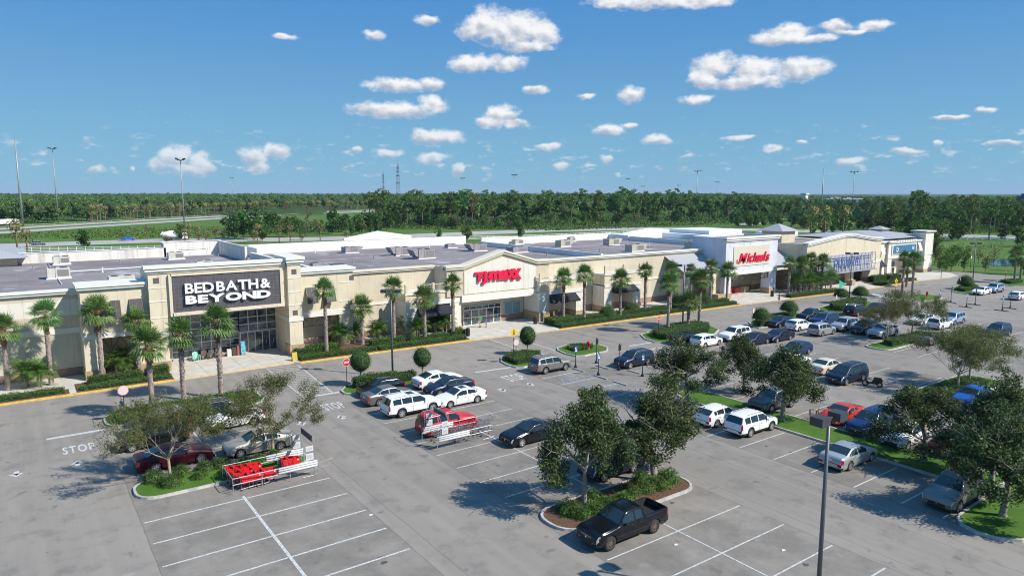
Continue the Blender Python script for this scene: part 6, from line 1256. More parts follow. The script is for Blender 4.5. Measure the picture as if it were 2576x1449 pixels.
def shrub(xy, r, h, lab, seed, grp='loose shrubs on the islands', mix=None, dens=330, name='shrub'):
    nr = np.random.default_rng(seed); k = int(dens * r * r * 7); o = nr.normal(size=(k, 3)); o[:, 2] = np.abs(o[:, 2]); o /= np.linalg.norm(o, axis=1)[:, None]; rr = 1 + .16 * np.sin(o[:, :1] * 5 + seed) * np.cos(o[:, 1:2] * 6); o = o * rr * np.array([r, r, h]) * nr.uniform(.75, 1.05, (k, 1))
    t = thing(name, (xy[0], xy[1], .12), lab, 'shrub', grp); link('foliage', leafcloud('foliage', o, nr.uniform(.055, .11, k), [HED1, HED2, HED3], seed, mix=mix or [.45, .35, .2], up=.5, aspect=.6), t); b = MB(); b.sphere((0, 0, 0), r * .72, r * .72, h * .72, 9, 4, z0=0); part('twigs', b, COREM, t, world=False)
SH = [((386, 1214), .75, .75, 'round shrub at the left end of the island with red carts'), ((430, 1222), .8, .7, 'round shrub right below the leftmost wispy trunk'), ((455, 1195), .7, .6, 'round shrub behind the wispy trunk, near the maroon sedan'), ((500, 1205), .55, .4, 'small low shrub in the middle of the same island'), ((515, 1185), .7, .6, 'shrub between the maroon sedan and the gold one'), ((556, 1176), .7, .6, 'shrub just left of the gold sedan'), ((575, 1195), .7, .55, 'shrub beside the left corner of the red cart corral'), ((615, 1170), .65, .5, 'shrub in front of the gold sedan wheel'), ((650, 1160), .6, .45, 'olive shrub left of the second wispy trunk'), ((690, 1150), .6, .45, 'olive shrub at the foot of the second wispy tree'),
 ((1430, 1292), .85, .75, 'shrub at the left tip of the mulch island'), ((1462, 1302), .75, .65, 'light green shrub below the narrow oak trunk'), ((1500, 1290), .8, .6, 'light green shrub right of the narrow oak trunk'), ((1535, 1275), .75, .55, 'shrub above the roof of the black pickup'), ((1490, 1262), .7, .7, 'olive shrub behind the narrow oak trunk'), ((1572, 1262), .7, .5, 'yellow green shrub in the middle of the mulch island'), ((1590, 1240), .8, .6, 'shrub left of the broad oak'), ((1620, 1235), .85, .65, 'shrub in front of the broad oak trunk'), ((1655, 1228), .85, .65, 'shrub right in front of the broad oak'), ((1678, 1212), .9, .8, 'largest dark green shrub at the right of the mulch island'), ((1615, 1212), .75, .65, 'shrub behind the broad oak')]
for i, (p, r, h, lab) in enumerate(SH): shrub(G(*p), r, h, lab, 100 + i)
# dome and ball topiaries
def topiary(xy, r, h, zc, lab, seed, dome=True, grp='clipped topiary trees'):
    nr = np.random.default_rng(seed); k = int(900 * r * r); o = nr.normal(size=(k, 3)); o /= np.linalg.norm(o, axis=1)[:, None]
    if dome: o[:, 2] = np.abs(o[:, 2]) * 1.1 - .12 * (o[:, 2] < 0)
    o = o * nr.uniform(.90, 1.02, (k, 1)) * np.array([r, r, h]); o[:, 2] += zc
    t = thing('topiary_tree', (xy[0], xy[1], .1), lab, 'topiary', grp); link('foliage', leafcloud('foliage', o, nr.uniform(.08, .14, k), [HED1, HED2, HED3], seed, mix=[.55, .25, .2], up=.2, aspect=.6), t)
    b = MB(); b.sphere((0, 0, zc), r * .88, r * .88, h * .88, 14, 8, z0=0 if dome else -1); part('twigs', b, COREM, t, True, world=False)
    b = MB(); b.tube((0, 0, 0), (.02, 0, zc), .07, .06, 7); b.tube((0, 0, zc - .5), (.2, .1, zc), .04); b.tube((0, 0, zc - .5), (-.2, .05, zc), .04); part('trunk', b, BARK, t, world=False)
for xy, r, h, zc, lab, d in ((G(1528, 800), 1.5, 1.6, .2, 'wide clipped dome shrub between the two right awnings', 1), (G(1589, 790), 1.35, 1.25, .4, 'second clipped dome shrub under the second right awning', 1), (G(1708, 772), 1.6, 1.8, .3, 'clipped dome behind the hedged palm island', 1), (G(1771, 768), 1.5, 1.7, .3, 'clipped dome left of the grey tower entrance', 1),
        (G(908, 970), 1.12, 1.15, 2.35, 'round topiary on a stem next to the red stop sign', 0), (G(1063, 955), 1.0, 1.1, 2.2, 'round topiary on a stem above the white older sedan', 0), (G(1327, 893), 1.05, 1.25, 2.2, 'egg shaped small tree beside the yellow diamond sign', 0),
        (G(1914, 822), 1.35, 1.6, 1.1, 'dome topiary behind a white backed sign at the rear row', 1), (G(1984, 803), 1.45, 1.5, 1.3, 'dome topiary on a short stem above the dark blue pickup', 1), (G(2115, 763), 1.35, 1.5, 1.1, 'dome topiary beside the white backed stop sign under the tall lamp', 1), (G(2163, 762), 1.45, 1.55, 1.35, 'dome topiary right of the tall lamp', 1), (G(2428, 728), 1.6, 1.9, .9, 'dome topiary at the far right lamp', 1)):
    topiary(xy, r, h, zc, lab, int(xy[0]), bool(d))
# ---------------------------------------------------------------- lamps, signs, carts, people
POLE = mat('pole_bronze', (.10, .10, .105), .45, metal=.3); POLEG = mat('pole_grey', (.30, .31, .32), .5, metal=.3); POLEM = mat('pole_mid', (.12, .125, .13), .45, metal=.3); HEADM = mat('lamp_head', (.045, .05, .058), .55)
def lot_lamp(xy, H, lab, arm=(0, 1), span=.85, box_=(.62, .62, .30), grp='parking lot lamps with twin box heads'):
    t = thing('lot_lamp', (xy[0], xy[1], 0), lab, 'street lamp', grp); a = Vector((arm[0], arm[1], 0)).normalized()
    b = MB(); b.tube((0, 0, 0), (0, 0, H), .112, .075, 12); part('pole', b, POLEM, t, True, world=False); b = MB(); b.lathe([(.28, 0), (.28, .5), (.2, .55)], 12); b.box(-.16, .16, -.16, .16, .5, .56); part('base', b, CONCG, t, world=False)
    b = MB(); b.box(-.07, .07, -.07, .07, H - .12, H + .06); b.tube(tuple(a * -span * .45 + Vector((0, 0, H))), tuple(a * span * .45 + Vector((0, 0, H))), .035); part('arm', b, POLE, t, world=False)
    for s in (1, -1):
        b = MB(); c = a * s * (span * .45 + box_[0] / 2); u = a; w = Vector((-a.y, a.x, 0)); hx, hy, hz = box_[0] / 2, box_[1] / 2, box_[2]
        vs = [tuple(c + u * i * hx + w * j * hy + Vector((0, 0, H - hz / 2 + k * hz))) for k in (0, 1) for i, j in ((-1, -1), (1, -1), (1, 1), (-1, 1))]
        b.add(vs, [(0, 3, 2, 1), (4, 5, 6, 7), (0, 1, 5, 4), (1, 2, 6, 5), (2, 3, 7, 6), (3, 0, 4, 7)]); h = part('lamp_head', b, HEADM, t, world=False)
        b = MB(); b.add([tuple(c + u * i * hx * .8 + w * j * hy * .8 + Vector((0, 0, H - hz / 2 - .006))) for i, j in ((-1, -1), (-1, 1), (1, 1), (1, -1))], [(0, 1, 2, 3)]); part('lens', b, mat('lens', (.5, .5, .48), .2), h, world=False)
lot_lamp(G(988, 948), 8.85, 'twin box lamp rising from the hedge by the black wagon', (.8, -.6)); lot_lamp((73.98, 63.13), 8.9, 'twin box lamp in the hedged palm island', (.8, -.6)); lot_lamp((114.5, 61.9), 8.6, 'twin box lamp crossing the lattice sign', (.8, -.6)); lot_lamp((156.1, 59.3), 8.7, 'twin box lamp at the far right dome topiary', (.8, -.6))
p1 = G(2078, 1049, 8.9); p2 = G(2121, 1036, 8.9); cx, cy = (p1[0] + p2[0]) / 2, (p1[1] + p2[1]) / 2
lot_lamp((28.17, 15.77), 8.95, 'tall grey near lamp cutting through the lot with two large boxes', (p2[0] - p1[0], p2[1] - p1[1]), span=.8, box_=(.60, .60, .38))
def octsign(xy, h, rz, lab, back=False, r=.38, grp='octagonal stop signs', post=BLACKF, faded=False):
    t = thing('stop_sign', (xy[0], xy[1], .1), lab, 'stop sign', grp, rz)      # face looks to local -Y
    b = MB(); b.tube((0, 0, 0), (0, 0, h + r * .6), .035, .03, 8); b.lathe([(.10, 0), (.10, .12), (.05, .25)], 8); part('post', b, post, t, world=False)
    P = [(r * math.cos(R(22.5 + 45 * i)), h + r * math.sin(R(22.5 + 45 * i))) for i in range(8)]
    b = MB(); b.prismy(P, -.05, -.03); part('plate', b, mat('sign_pink', (.62, .36, .36), .5) if faded else mat('sign_white_face', (.8, .8, .8), .4), t, world=False)
    b = MB(); P2 = [(x * .92, h + (z - h) * .92) for x, z in P]; b.prismy(P2, -.058, -.05); part('face', b, mat('sign_palepink', (.72, .56, .55), .5) if faded else mat('stop_red', (.55, .02, .025), .4), t, world=False)
    if not faded: me = letters('lettering', 'STOP', xy[0], xy[1] - .064, .1 + h, r * 1.35, r * .55, WHITEL, t, extrude=.003, bold=.02); me.location = (0, -.064, h)
    b = MB(); b.prismy([(x * .98, h + (z - h) * .98) for x, z in P], -.03, -.02); part('sign_back', b, mat('sign_back', (.05, .05, .055), .5), t, world=False); return t
octsign(G(873, 976), 2.45, 0, 'red stop sign with white letters by the round topiary', r=.40); octsign((6.35, 63.4), 2.6, 0, 'pale faded octagonal sign above the leftmost wispy tree', r=.42, faded=True)
octsign((66.75, 60.9), 2.5, 0, 'orange red stop sign at the hedged palm island'); octsign((44.2, 61.05), 2.25, 0, 'pale pink octagonal sign under the yellow diamond', faded=True)
octsign(G(1893, 826), 2.4, .3, 'white faced round sign at the dome topiary of the rear row', faded=True); octsign((104.2, 58.4), 2.4, .3, 'white faced sign before the dome topiary at the square hedge', faded=True); octsign((145.8, 57.5), 2.4, .3, 'white faced sign at the far right dome topiary', faded=True)
octsign((167.05, 57.5), 2.3, .2, 'small red stop sign at the far right lawn'); octsign(G(2269, 745), 2.9, .0, 'red stop sign against the thick palm trunk', r=.36)
def diamond(xy, h, lab, m=None, sub=True, rz=0.0):
    t = thing('warning_sign', (xy[0], xy[1], .1), lab, 'road sign', 'diamond warning signs', rz); r = .52
    b = MB(); b.tube((0, 0, 0), (0, 0, h + .3), .03, n=8); part('post', b, BLACKF, t, world=False)
    b = MB(); b.prismy([(0, h - r), (r, h), (0, h + r), (-r, h)], -.05, -.035); f = part('plate', b, m or mat('sign_yellow', (.72, .50, .03), .5), t, world=False)
    if m is None:
        b = MB(); b.lathe([(.07, -.004), (.07, .0)], 10, c=(0, -.053, h + .22), axis='y'); b.prismy([(-.08, h + .12), (.08, h + .12), (.06, h - .06), (.14, h - .30), (.07, h - .30), (0, h - .12), (-.10, h - .30), (-.17, h - .28), (-.06, h - .05)], -.058, -.051); part('pictogram', b, BLACKF, f, world=False)
    if sub: b = MB(); b.box(-.26, .26, -.05, -.035, h - 1.0, h - .62); part('sub_plate', b, m or mat('sign_yellow', (.72, .50, .03), .5), t, world=False)
diamond((44.1, 61.35), 3.35, 'yellow diamond sign above the pale octagon by the small round tree', sub=False); diamond((62.4, 75.8), 2.9, 'dark backed diamond sign before the awning right of the entrance', HEADM); diamond((126.9, 60.3), 3.1, 'yellow diamond pedestrian sign near the thick palm'); diamond(G(2243, 722), 2.4, 'dark backed diamond sign in front of the corner store shrubs', HEADM, sub=False)
def bay_sign(xy, h, lab, front, rz=0.0):
    t = thing('parking_sign', (xy[0], xy[1], 0), lab, 'parking sign', 'parking signs on black posts', rz)
    b = MB(); b.lathe([(.17, 0), (.17, .12), (.09, .28), (.045, .55), (.04, h + .08)], 10); b.sphere((0, 0, h + .12), .055, n=8, k=5); part('post', b, BLACKF, t, True, world=False)
    b = MB(); b.box(-.19, .19, -.06, -.04, h - .62, h); p = part('plate', b, mat('sign_blue_face', (.03, .14, .42), .45) if front else BLACKF, t, world=False)
    if front: b = MB(); b.box(-.13, .13, -.066, -.06, h - .56, h - .42); b.box(-.12, -.02, -.066, -.06, h - .3, h - .12); b.box(-.02, .1, -.066, -.06, h - .3, h - .25); part('pictogram', b, WHITEL, p, world=False)
for x, y, h, f, lab in ((48.25, 55.7, 2.35, 1, 'blue parking sign at the nose of the taupe crossover'), (51.45, 55.9, 2.75, 0, 'black backed parking sign beside the hydrant island'), (48.1, 51.95, 2.35, 1, 'blue parking sign second from the taupe crossover'), (51.3, 52.2, 2.75, 0, 'black backed parking sign before the dark blue crossover'), (51.5, 49.0, 2.3, 1, 'blue parking sign in front of the dark blue crossover door'), (54.2, 47.2, 2.6, 0, 'black backed parking sign half hidden by oak leaves'),
        (127.1, 53.0, 2.3, 1, 'first pale blue parking sign of the right hand row'), (130.5, 52.65, 2.7, 0, 'first black backed sign of the right hand row'), (127.2, 48.9, 2.3, 1, 'second blue parking sign of the right hand row'), (131.0, 49.1, 2.7, 0, 'second black backed sign of the right hand row'), (127.9, 44.0, 2.3, 1, 'third blue parking sign of the right hand row'), (131.6, 44.2, 2.7, 0, 'third black backed sign of the right hand row'), (165.9, 69.3, 3.0, 0, 'black sign on a post at the corner store pavement')): bay_sign((x, y), h, lab, f)
for x, y, lab in ((127.1, 53.0, 'long wheel stop at the first blue sign of the right row'), (130.5, 52.7, 'long wheel stop at the first black sign of the right row'), (127.2, 48.9, 'long wheel stop at the second blue sign of the right row'), (131, 49.1, 'long wheel stop at the second black sign of the right row'), (127.9, 44, 'long wheel stop at the third blue sign of the right row'), (131.6, 44.2, 'long wheel stop at the third black sign of the right row')):
    b = MB(); b.prismy([(x - .42, 0), (x - .22, 0), (x - .25, .12), (x - .39, .12)], y - 1, y + 1); solo('wheel_stop', b, mat('stop_dark', (.10, .09, .09), .8), lab, 'wheel stop', 'wheel stops in the right hand bays', org=(x, y, 0))
b = MB(); x, y = (188.6, 72.4); b.tube((x, y, 0), (x, y, 3.6), .04); b.box(x - .2, x + .2, y - .05, y, 3.0, 3.7, 1); solo('notice_sign', b, [BLACKF, WHITEL], 'small white sign on a post on the lawn left of the far lamp', 'sign', org=(x, y, 0))
def hydrant(xy, lab, s=1.0):
    t = thing('fire_hydrant', (xy[0], xy[1], .1), lab, 'fire hydrant', 'red fire hydrants'); t.scale = (s,) * 3
    b = MB(); b.lathe([(.16, 0), (.16, .05), (.11, .08), (.11, .55), (.15, .58), (.15, .62), (.12, .72), (.05, .80), (.03, .88)], 12); part('barrel', b, CP['red'], t, True, world=False); b = MB(); b.lathe([(.06, -.2), (.06, .2)], 8, c=(0, 0, .48), axis='y'); b.lathe([(.07, -.2), (.07, 0)], 8, c=(0, 0, .45), axis='x'); part('nozzle', b, CP['red'], t, world=False)
hydrant((55.1, 61.3), 'red fire hydrant on the small lawn island behind the blue signs', 1.25); hydrant((133.6, 57.9), 'red fire hydrant on the far lawn island right of the palms', 1.2)
for i, ((x, y), lab) in enumerate((((47.4, 76.2), 'black litter bin left of the gabled store doors'), ((59.8, 77.9), 'black litter bin at the right stone column of the gabled entrance'), (G(1942, 748), 'dark litter bin at the grey tower column'))):
    t = thing('litter_bin', (x, y, .15), lab, 'litter bin', 'black litter bins'); b = MB(); b.lathe([(.25, 0), (.29, .1), (.29, .85), (.24, .9)], 14); part('body', b, BLACKF, t, world=False); b = MB(); b.lathe([(.30, .9), (.27, 1.0), (.12, 1.08)], 14); part('lid', b, CPL, t, world=False)
# sandwich board, notice on wall
x, y = 24.5, 75.9; t = thing('sandwich_board', (x, y, .15), 'yellow wet floor board at the corner of the pale pavement', 'sign'); b = MB(); b.prismx([(-.22, 0), (-.16, 0), (.02, .95), (-.02, .95)], -.28, .28); b.prismx([(.22, 0), (.16, 0), (-.02, .95), (.02, .95)], -.28, .28); part('board', b, mat('board_yellow', (.52, .38, .05), .6), t, world=False)
xx, zz = FP(943, 821, 82.9); b = MB(); b.box(xx - .32, xx + .32, 82.86, 82.96, zz - .42, zz + .42); b.box(xx - .26, xx + .26, 82.84, 82.86, zz - .36, zz + .36, 1); solo('wall_notice', b, [HEADM, WHITEP], 'framed notice hung on the plain cream wall', 'notice', org=(xx, 82.9, zz - .42))
# ---- carts and corrals
WIRE = mat('cart_wire', (.30, .31, .33), .4, metal=.5); CRED = mat('cart_red', (.62, .015, .02), .35)
def cart(x, y, rz, lab, m, grp, wire=False, z=0.0):
    t = thing('shopping_cart', (x, y, z), lab, 'shopping cart', grp, rz); b = MB(); prof = [(-.45, 1.0), (.42, .86), (.36, .50), (-.32, .42)]
    if wire:
        for k in range(9): u = k / 8; zt = lerp(1.0, .86, u); zb = lerp(.42, .50, u); xx = lerp(-.45, .42, u); xb = lerp(-.32, .36, u); b.tube((xx, -.27, zt), (xb, -.22, zb), .008, n=4); b.tube((xx, .27, zt), (xb, .22, zb), .008, n=4); b.tube((xb, -.22, zb), (xb, .22, zb), .008, n=4)
        for zf in (0, .5, 1):
            for s in (-1, 1): b.tube((lerp(-.45, -.32, zf), s * lerp(.27, .22, zf), lerp(1.0, .42, zf)), (lerp(.42, .36, zf), s * lerp(.27, .22, zf), lerp(.86, .50, zf)), .012, n=4)
        b.tube((.42, -.27, .86), (.42, .27, .86), .012, n=4)
    else:
        for s in (-1, 1): b.prismy(prof, s * .26 - .015, s * .26 + .015)
        b.prismy([(.42, .86), (.44, .86), (.38, .50), (.36, .50)], -.26, .26); b.prismy([(-.32, .42), (.36, .50), (.36, .53), (-.32, .45)], -.26, .26); b.prismy([(-.45, 1.0), (-.43, 1.0), (-.30, .42), (-.32, .42)], -.26, .26)
    part('basket', b, m, t, world=False)
    b = MB()
    for s in (-1, 1): b.path([(-.50, s * .25, 1.05), (-.42, s * .25, .35), (-.45, s * .25, .13), (.40, s * .2, .13), (.34, s * .2, .45)], .014, 5)
    part('frame', b, WIRE, t, world=False); b = MB(); b.tube((-.52, -.26, 1.05), (-.52, .26, 1.05), .022); part('handle', b, CRED if not wire else m, t, world=False)
    b = MB()
    for wx in (-.42, .38):
        for s in (-1, 1): b.lathe([(.06, -.015), (.06, .015)], 10, c=(wx, s * .22, .06), axis='y')
    part('casters', b, CPL, t, world=False)
    if not wire: b = MB(); b.lathe([(.05, -.004), (.05, 0)], 10, c=(.28, -.277, .78), axis='y'); part('badge', b, WHITEL, t, world=False)
def corral(x0, y0, L, Wd, lab, hoop=True, end='W'):
    t = thing('cart_corral', (x0 + L / 2, y0 + Wd / 2, 0), lab, 'cart corral', 'steel cart corrals'); st = mat('galvanised', (.45, .46, .47), .4, metal=.5)
    for s, y in ((0, y0), (1, y0 + Wd)):
        b = MB(); o = -.12 if s == 0 else .12
        for z in (1.02, .62): b.path([(x0, y, z), (x0 + L - .25, y, z), (x0 + L, y, z - .15)], .028, 6)
        for xx in (x0, x0 + L * .33, x0 + L * .66, x0 + L - .2): b.tube((xx, y, 0), (xx, y, 1.02), .022, n=6)
        b.path([(x0 + L - .25, y, 1.02), (x0 + L, y, .85), (x0 + L, y, .12), (x0 + L - .3, y, .04), (x0 + L - 1.0, y, .04)], .024, 6)
        part('side_rail', b, st, t)
        b = MB(); xa, xb = (x0 + L * .52, x0 + L) if end == 'E' else (x0 + .1, x0 + L * .55)
        for z in (.70, .86, 1.0): b.lathe([(.03, xa), (.07, xa + .03), (.07, xb - .03), (.03, xb)], 10, c=(0, y + o * .2, z), axis='x')
        part('bumper_panel', b, mat('bumper_white', (.60, .60, .60), .45), t, True)
    if hoop:
        xh = x0 + L - .15 if end == 'E' else x0 + .25
        b = MB()
        for xx in (xh, xh - .75 if end == 'E' else xh + .62): b.path([(xx, y0, .5), (xx, y0, 2.35), (xx, y0 + .35, 2.6), (xx, y0 + Wd - .35, 2.6), (xx, y0 + Wd, 2.35), (xx, y0 + Wd, .5)], .02, 6)
        part('hoop', b, st, t); xm, xn = (xh - .75, xh) if end == 'E' else (xh, xh + .75)
        b = MB(); b.box(xn - .05, xn, y0 + .4, y0 + Wd - .1, 2.2, 2.6); part('top_board', b, mat('board_dark', (.07, .075, .085), .7), t)
        for yy in (y0, y0 + Wd):
            for z0, z1 in ((1.15, 1.6), (1.75, 2.1)):
                b = MB(); b.box(xm + .14, xn - .10, yy - .02, yy + .02, z0, z1); q = part('sign_plate', b, mat('bumper_white', (.60, .60, .60), .45), t); b = MB(); b.box(xm + .22, xn - .18, yy - .026, yy - .021, z0 + .1, z1 - .1); part('print', b, mat('print_grey', (.45, .47, .50), .6), q)
    b = MB(); b.path([(x0, y0, 1.02), (x0, y0 + Wd, 1.02)], .028, 6) if end == 'E' else b.path([(x0 + L, y0, .9), (x0 + L, y0 + Wd, .9)], .02, 6); part('end_bar', b, st, t); return t
corral(9.95, 43.75, 5.4, 2.6, 'cart corral full of red carts in front of the gold sedan', end='E'); corral(24.0, 42.9, 5.0, 2.35, 'cart corral with metal carts in front of the red off-roader', end='W')
RC = 'red plastic shopping carts in the corral'; rr = random.Random(4)
for k, (x, y, a) in enumerate(((10.5, 46.0, .05), (10.95, 45.95, .05), (11.4, 45.85, .1), (11.8, 45.8, .1), (10.6, 45.1, .35), (11.1, 45.15, .3), (10.9, 44.3, .12), (11.4, 44.35, .12), (11.9, 44.4, .1), (12.35, 44.4, .1), (13.9, 45.5, .05), (14.25, 45.5, .05))):
    cart(x, y, a + math.pi * 0, ['red cart at the far corner of the corral', 'red cart second from the far corner', 'red cart third in the rear nested row', 'red cart ending the rear nested row', 'red cart slanted in the middle of the corral', 'second slanted red cart in the middle', 'red cart at the near left corner of the corral', 'red cart second in the near row', 'red cart third in the near row', 'red cart ending the near row', 'lone red cart near the dark hoop, left', 'lone red cart near the dark hoop, right'][k], CRED, RC)
MC = 'metal shopping carts in the right corral'
for k, (x, y, a, red) in enumerate(((25.0, 44.7, 3.1, 0), (25.9, 44.5, 3.0, 0), (26.5, 44.4, 3.1, 0), (27.0, 44.3, 3.2, 0), (26.4, 43.6, 3.1, 0), (27.5, 44.4, 2.7, 1), (28.2, 44.6, 2.8, 1), (28.6, 43.9, 3.3, 0), (29.4, 44.7, 3.1, 0))):
    cart(x, y, a, ['grey wire cart under the hoop of the right corral', 'grey wire cart second in the right corral', 'grey wire cart third in the right corral', 'grey wire cart in the middle of the right corral', 'grey wire cart along the near white bumper', 'red wire cart heaped behind the white bumper', 'second red wire cart near the open end', 'grey wire cart at the open end of the corral', 'tall dark wire cart standing outside the corral end'][k], mat('wire_red', (.35, .04, .04), .5) if red else WIRE, MC, wire=True)
x, y = G(2045, 1058); cart(x, y, .4, 'dark red wire cart standing alone beside the red coupe', mat('wire_maroon', (.25, .05, .05), .5), 'stray carts', True); cart(x + .7, y - .3, .5, 'second dark red wire cart beside the red coupe', mat('wire_maroon', (.25, .05, .05), .5), 'stray carts', True); x, y = G(2410, 826); cart(x, y, 1.0, 'stray grey cart behind the pale blue crossover', WIRE, 'stray carts', True)
for k in range(7): cart(27.2 + k * .55, 81.2, 0, ['first dark cart of the row behind the stone column', 'second dark cart of that row', 'third dark cart of that row', 'middle cart of the row under the truss', 'fifth dark cart of that row', 'sixth dark cart of that row', 'last dark cart of the row under the truss'][k], mat('wire_dark', (.06, .06, .065), .5), 'dark carts parked under the truss', True, .15)
# ---- goods outside the first shop
def chair(x, y, rz, m, lab):
    t = thing('garden_chair', (x, y, .15), lab, 'chair', 'garden chairs before the shop glass', rz); b = MB(); b.prismx([(-.28, .36), (.25, .30), (.25, .33), (-.28, .39)], -.27, .27); part('seat', b, m, t, world=False)
    b = MB()
    for k in range(5): xx = -.24 + k * .12; b.prismx([(.20, .30), (.23, .30), (.42, 1.0 - abs(k - 2) * .06), (.39, 1.0 - abs(k - 2) * .06)], xx - .05, xx + .05)
    part('backrest', b, m, t, world=False)
    for s in (-1, 1): b = MB(); b.box(s * .32 - .06, s * .32 + .06, -.32, .30, .55, .58); b.box(s * .32 - .02, s * .32 + .02, -.28, -.18, 0, .55); b.prismx([(.18, 0), (.28, 0), (.28, .55), (.18, .55)], s * .32 - .02, s * .32 + .02); part('armrest', b, m, t, world=False)
chair(15.6, 82.2, .2, mat('mint', (.25, .62, .50), .6), 'mint green slatted garden chair at the shop glass'); chair(16.5, 82.4, 0, mat('brown_wicker', (.13, .085, .06), .8), 'dark brown garden chair right of the mint one'); chair(17.3, 82.4, 0, mat('grey_wicker', (.10, .09, .085), .8), 'grey garden chair, third at the shop glass'); chair(18.1, 82.5, 0, mat('tan_wicker', (.40, .26, .15), .8), 'tan garden chair, rightmost at the shop glass')
b = MB()
for k in range(3): b.box(18.9 + k * .55, 19.35 + k * .55, 82.2, 82.6, .15, .95 + .15 * k, k)
solo('goods_stack', b, [mat('crate_white', (.6, .58, .52), .7), mat('crate_dark', (.06, .05, .05), .7), mat('crate_red', (.35, .10, .08), .7)], 'stacked seasonal goods between the chairs and the shop door', 'goods', org=(19.4, 82.4, .15))
b = MB(); b.box(20.35, 20.85, 82.0, 82.1, .35, 1.75); b.box(20.38, 20.42, 82.0, 82.3, .15, .4); b.box(20.78, 20.82, 82.0, 82.3, .15, .4); solo('poster_stand', b, mat('poster_blue', (.12, .40, .55), .5, var=.5, scale=3), 'blue poster stand left of the shop doors', 'poster', org=(20.6, 82, .15))
b = MB(); b.box(103.2, 105.0, 79.6, 80.6, .15, 1.1); b.box(105.2, 106.2, 79.4, 80.2, .15, 1.3, 1); solo('flower_display', b, [mat('flowers_orange', (.50, .16, .04), .8, var=.6, scale=4), mat('flowers_red', (.55, .06, .04), .8, var=.5, scale=4)], 'orange and red flower display before the craft store doors', 'display', org=(104, 80, .15))
b = MB(); b.box(108.8, 110.2, 80.6, 81.4, .15, 1.1); solo('display_table', b, mat('bin_red', (.55, .04, .05), .6, var=.4, scale=3), 'red display bin right of the craft store doors', 'display', org=(109.5, 81, .15))
b = MB(); b.prism([(111.2, 80.4), (112.6, 80.4), (112.8, 81.5), (111, 81.5)], .15, 1.15); solo('display_bin', b, mat('bin_tan', (.50, .38, .24), .7, var=.4, scale=3), 'tan display bin inside the craft store porch', 'display', org=(112, 81, .15))
b = MB(); b.tube((140.9, 78.5, .15), (140.9, 78.5, 2.0), .03); b.add([(127.8, 71.2, .2), (127.8, 71.2, 2.2), (129.0, 70.8, 1.5)], [(0, 1, 2)], 1); solo('feather_flag', b, [BLACKF, mat('flag_green', (.05, .50, .32), .6)], 'small green flag at the end of the clump palm bed', 'flag', org=(128, 71, .15))
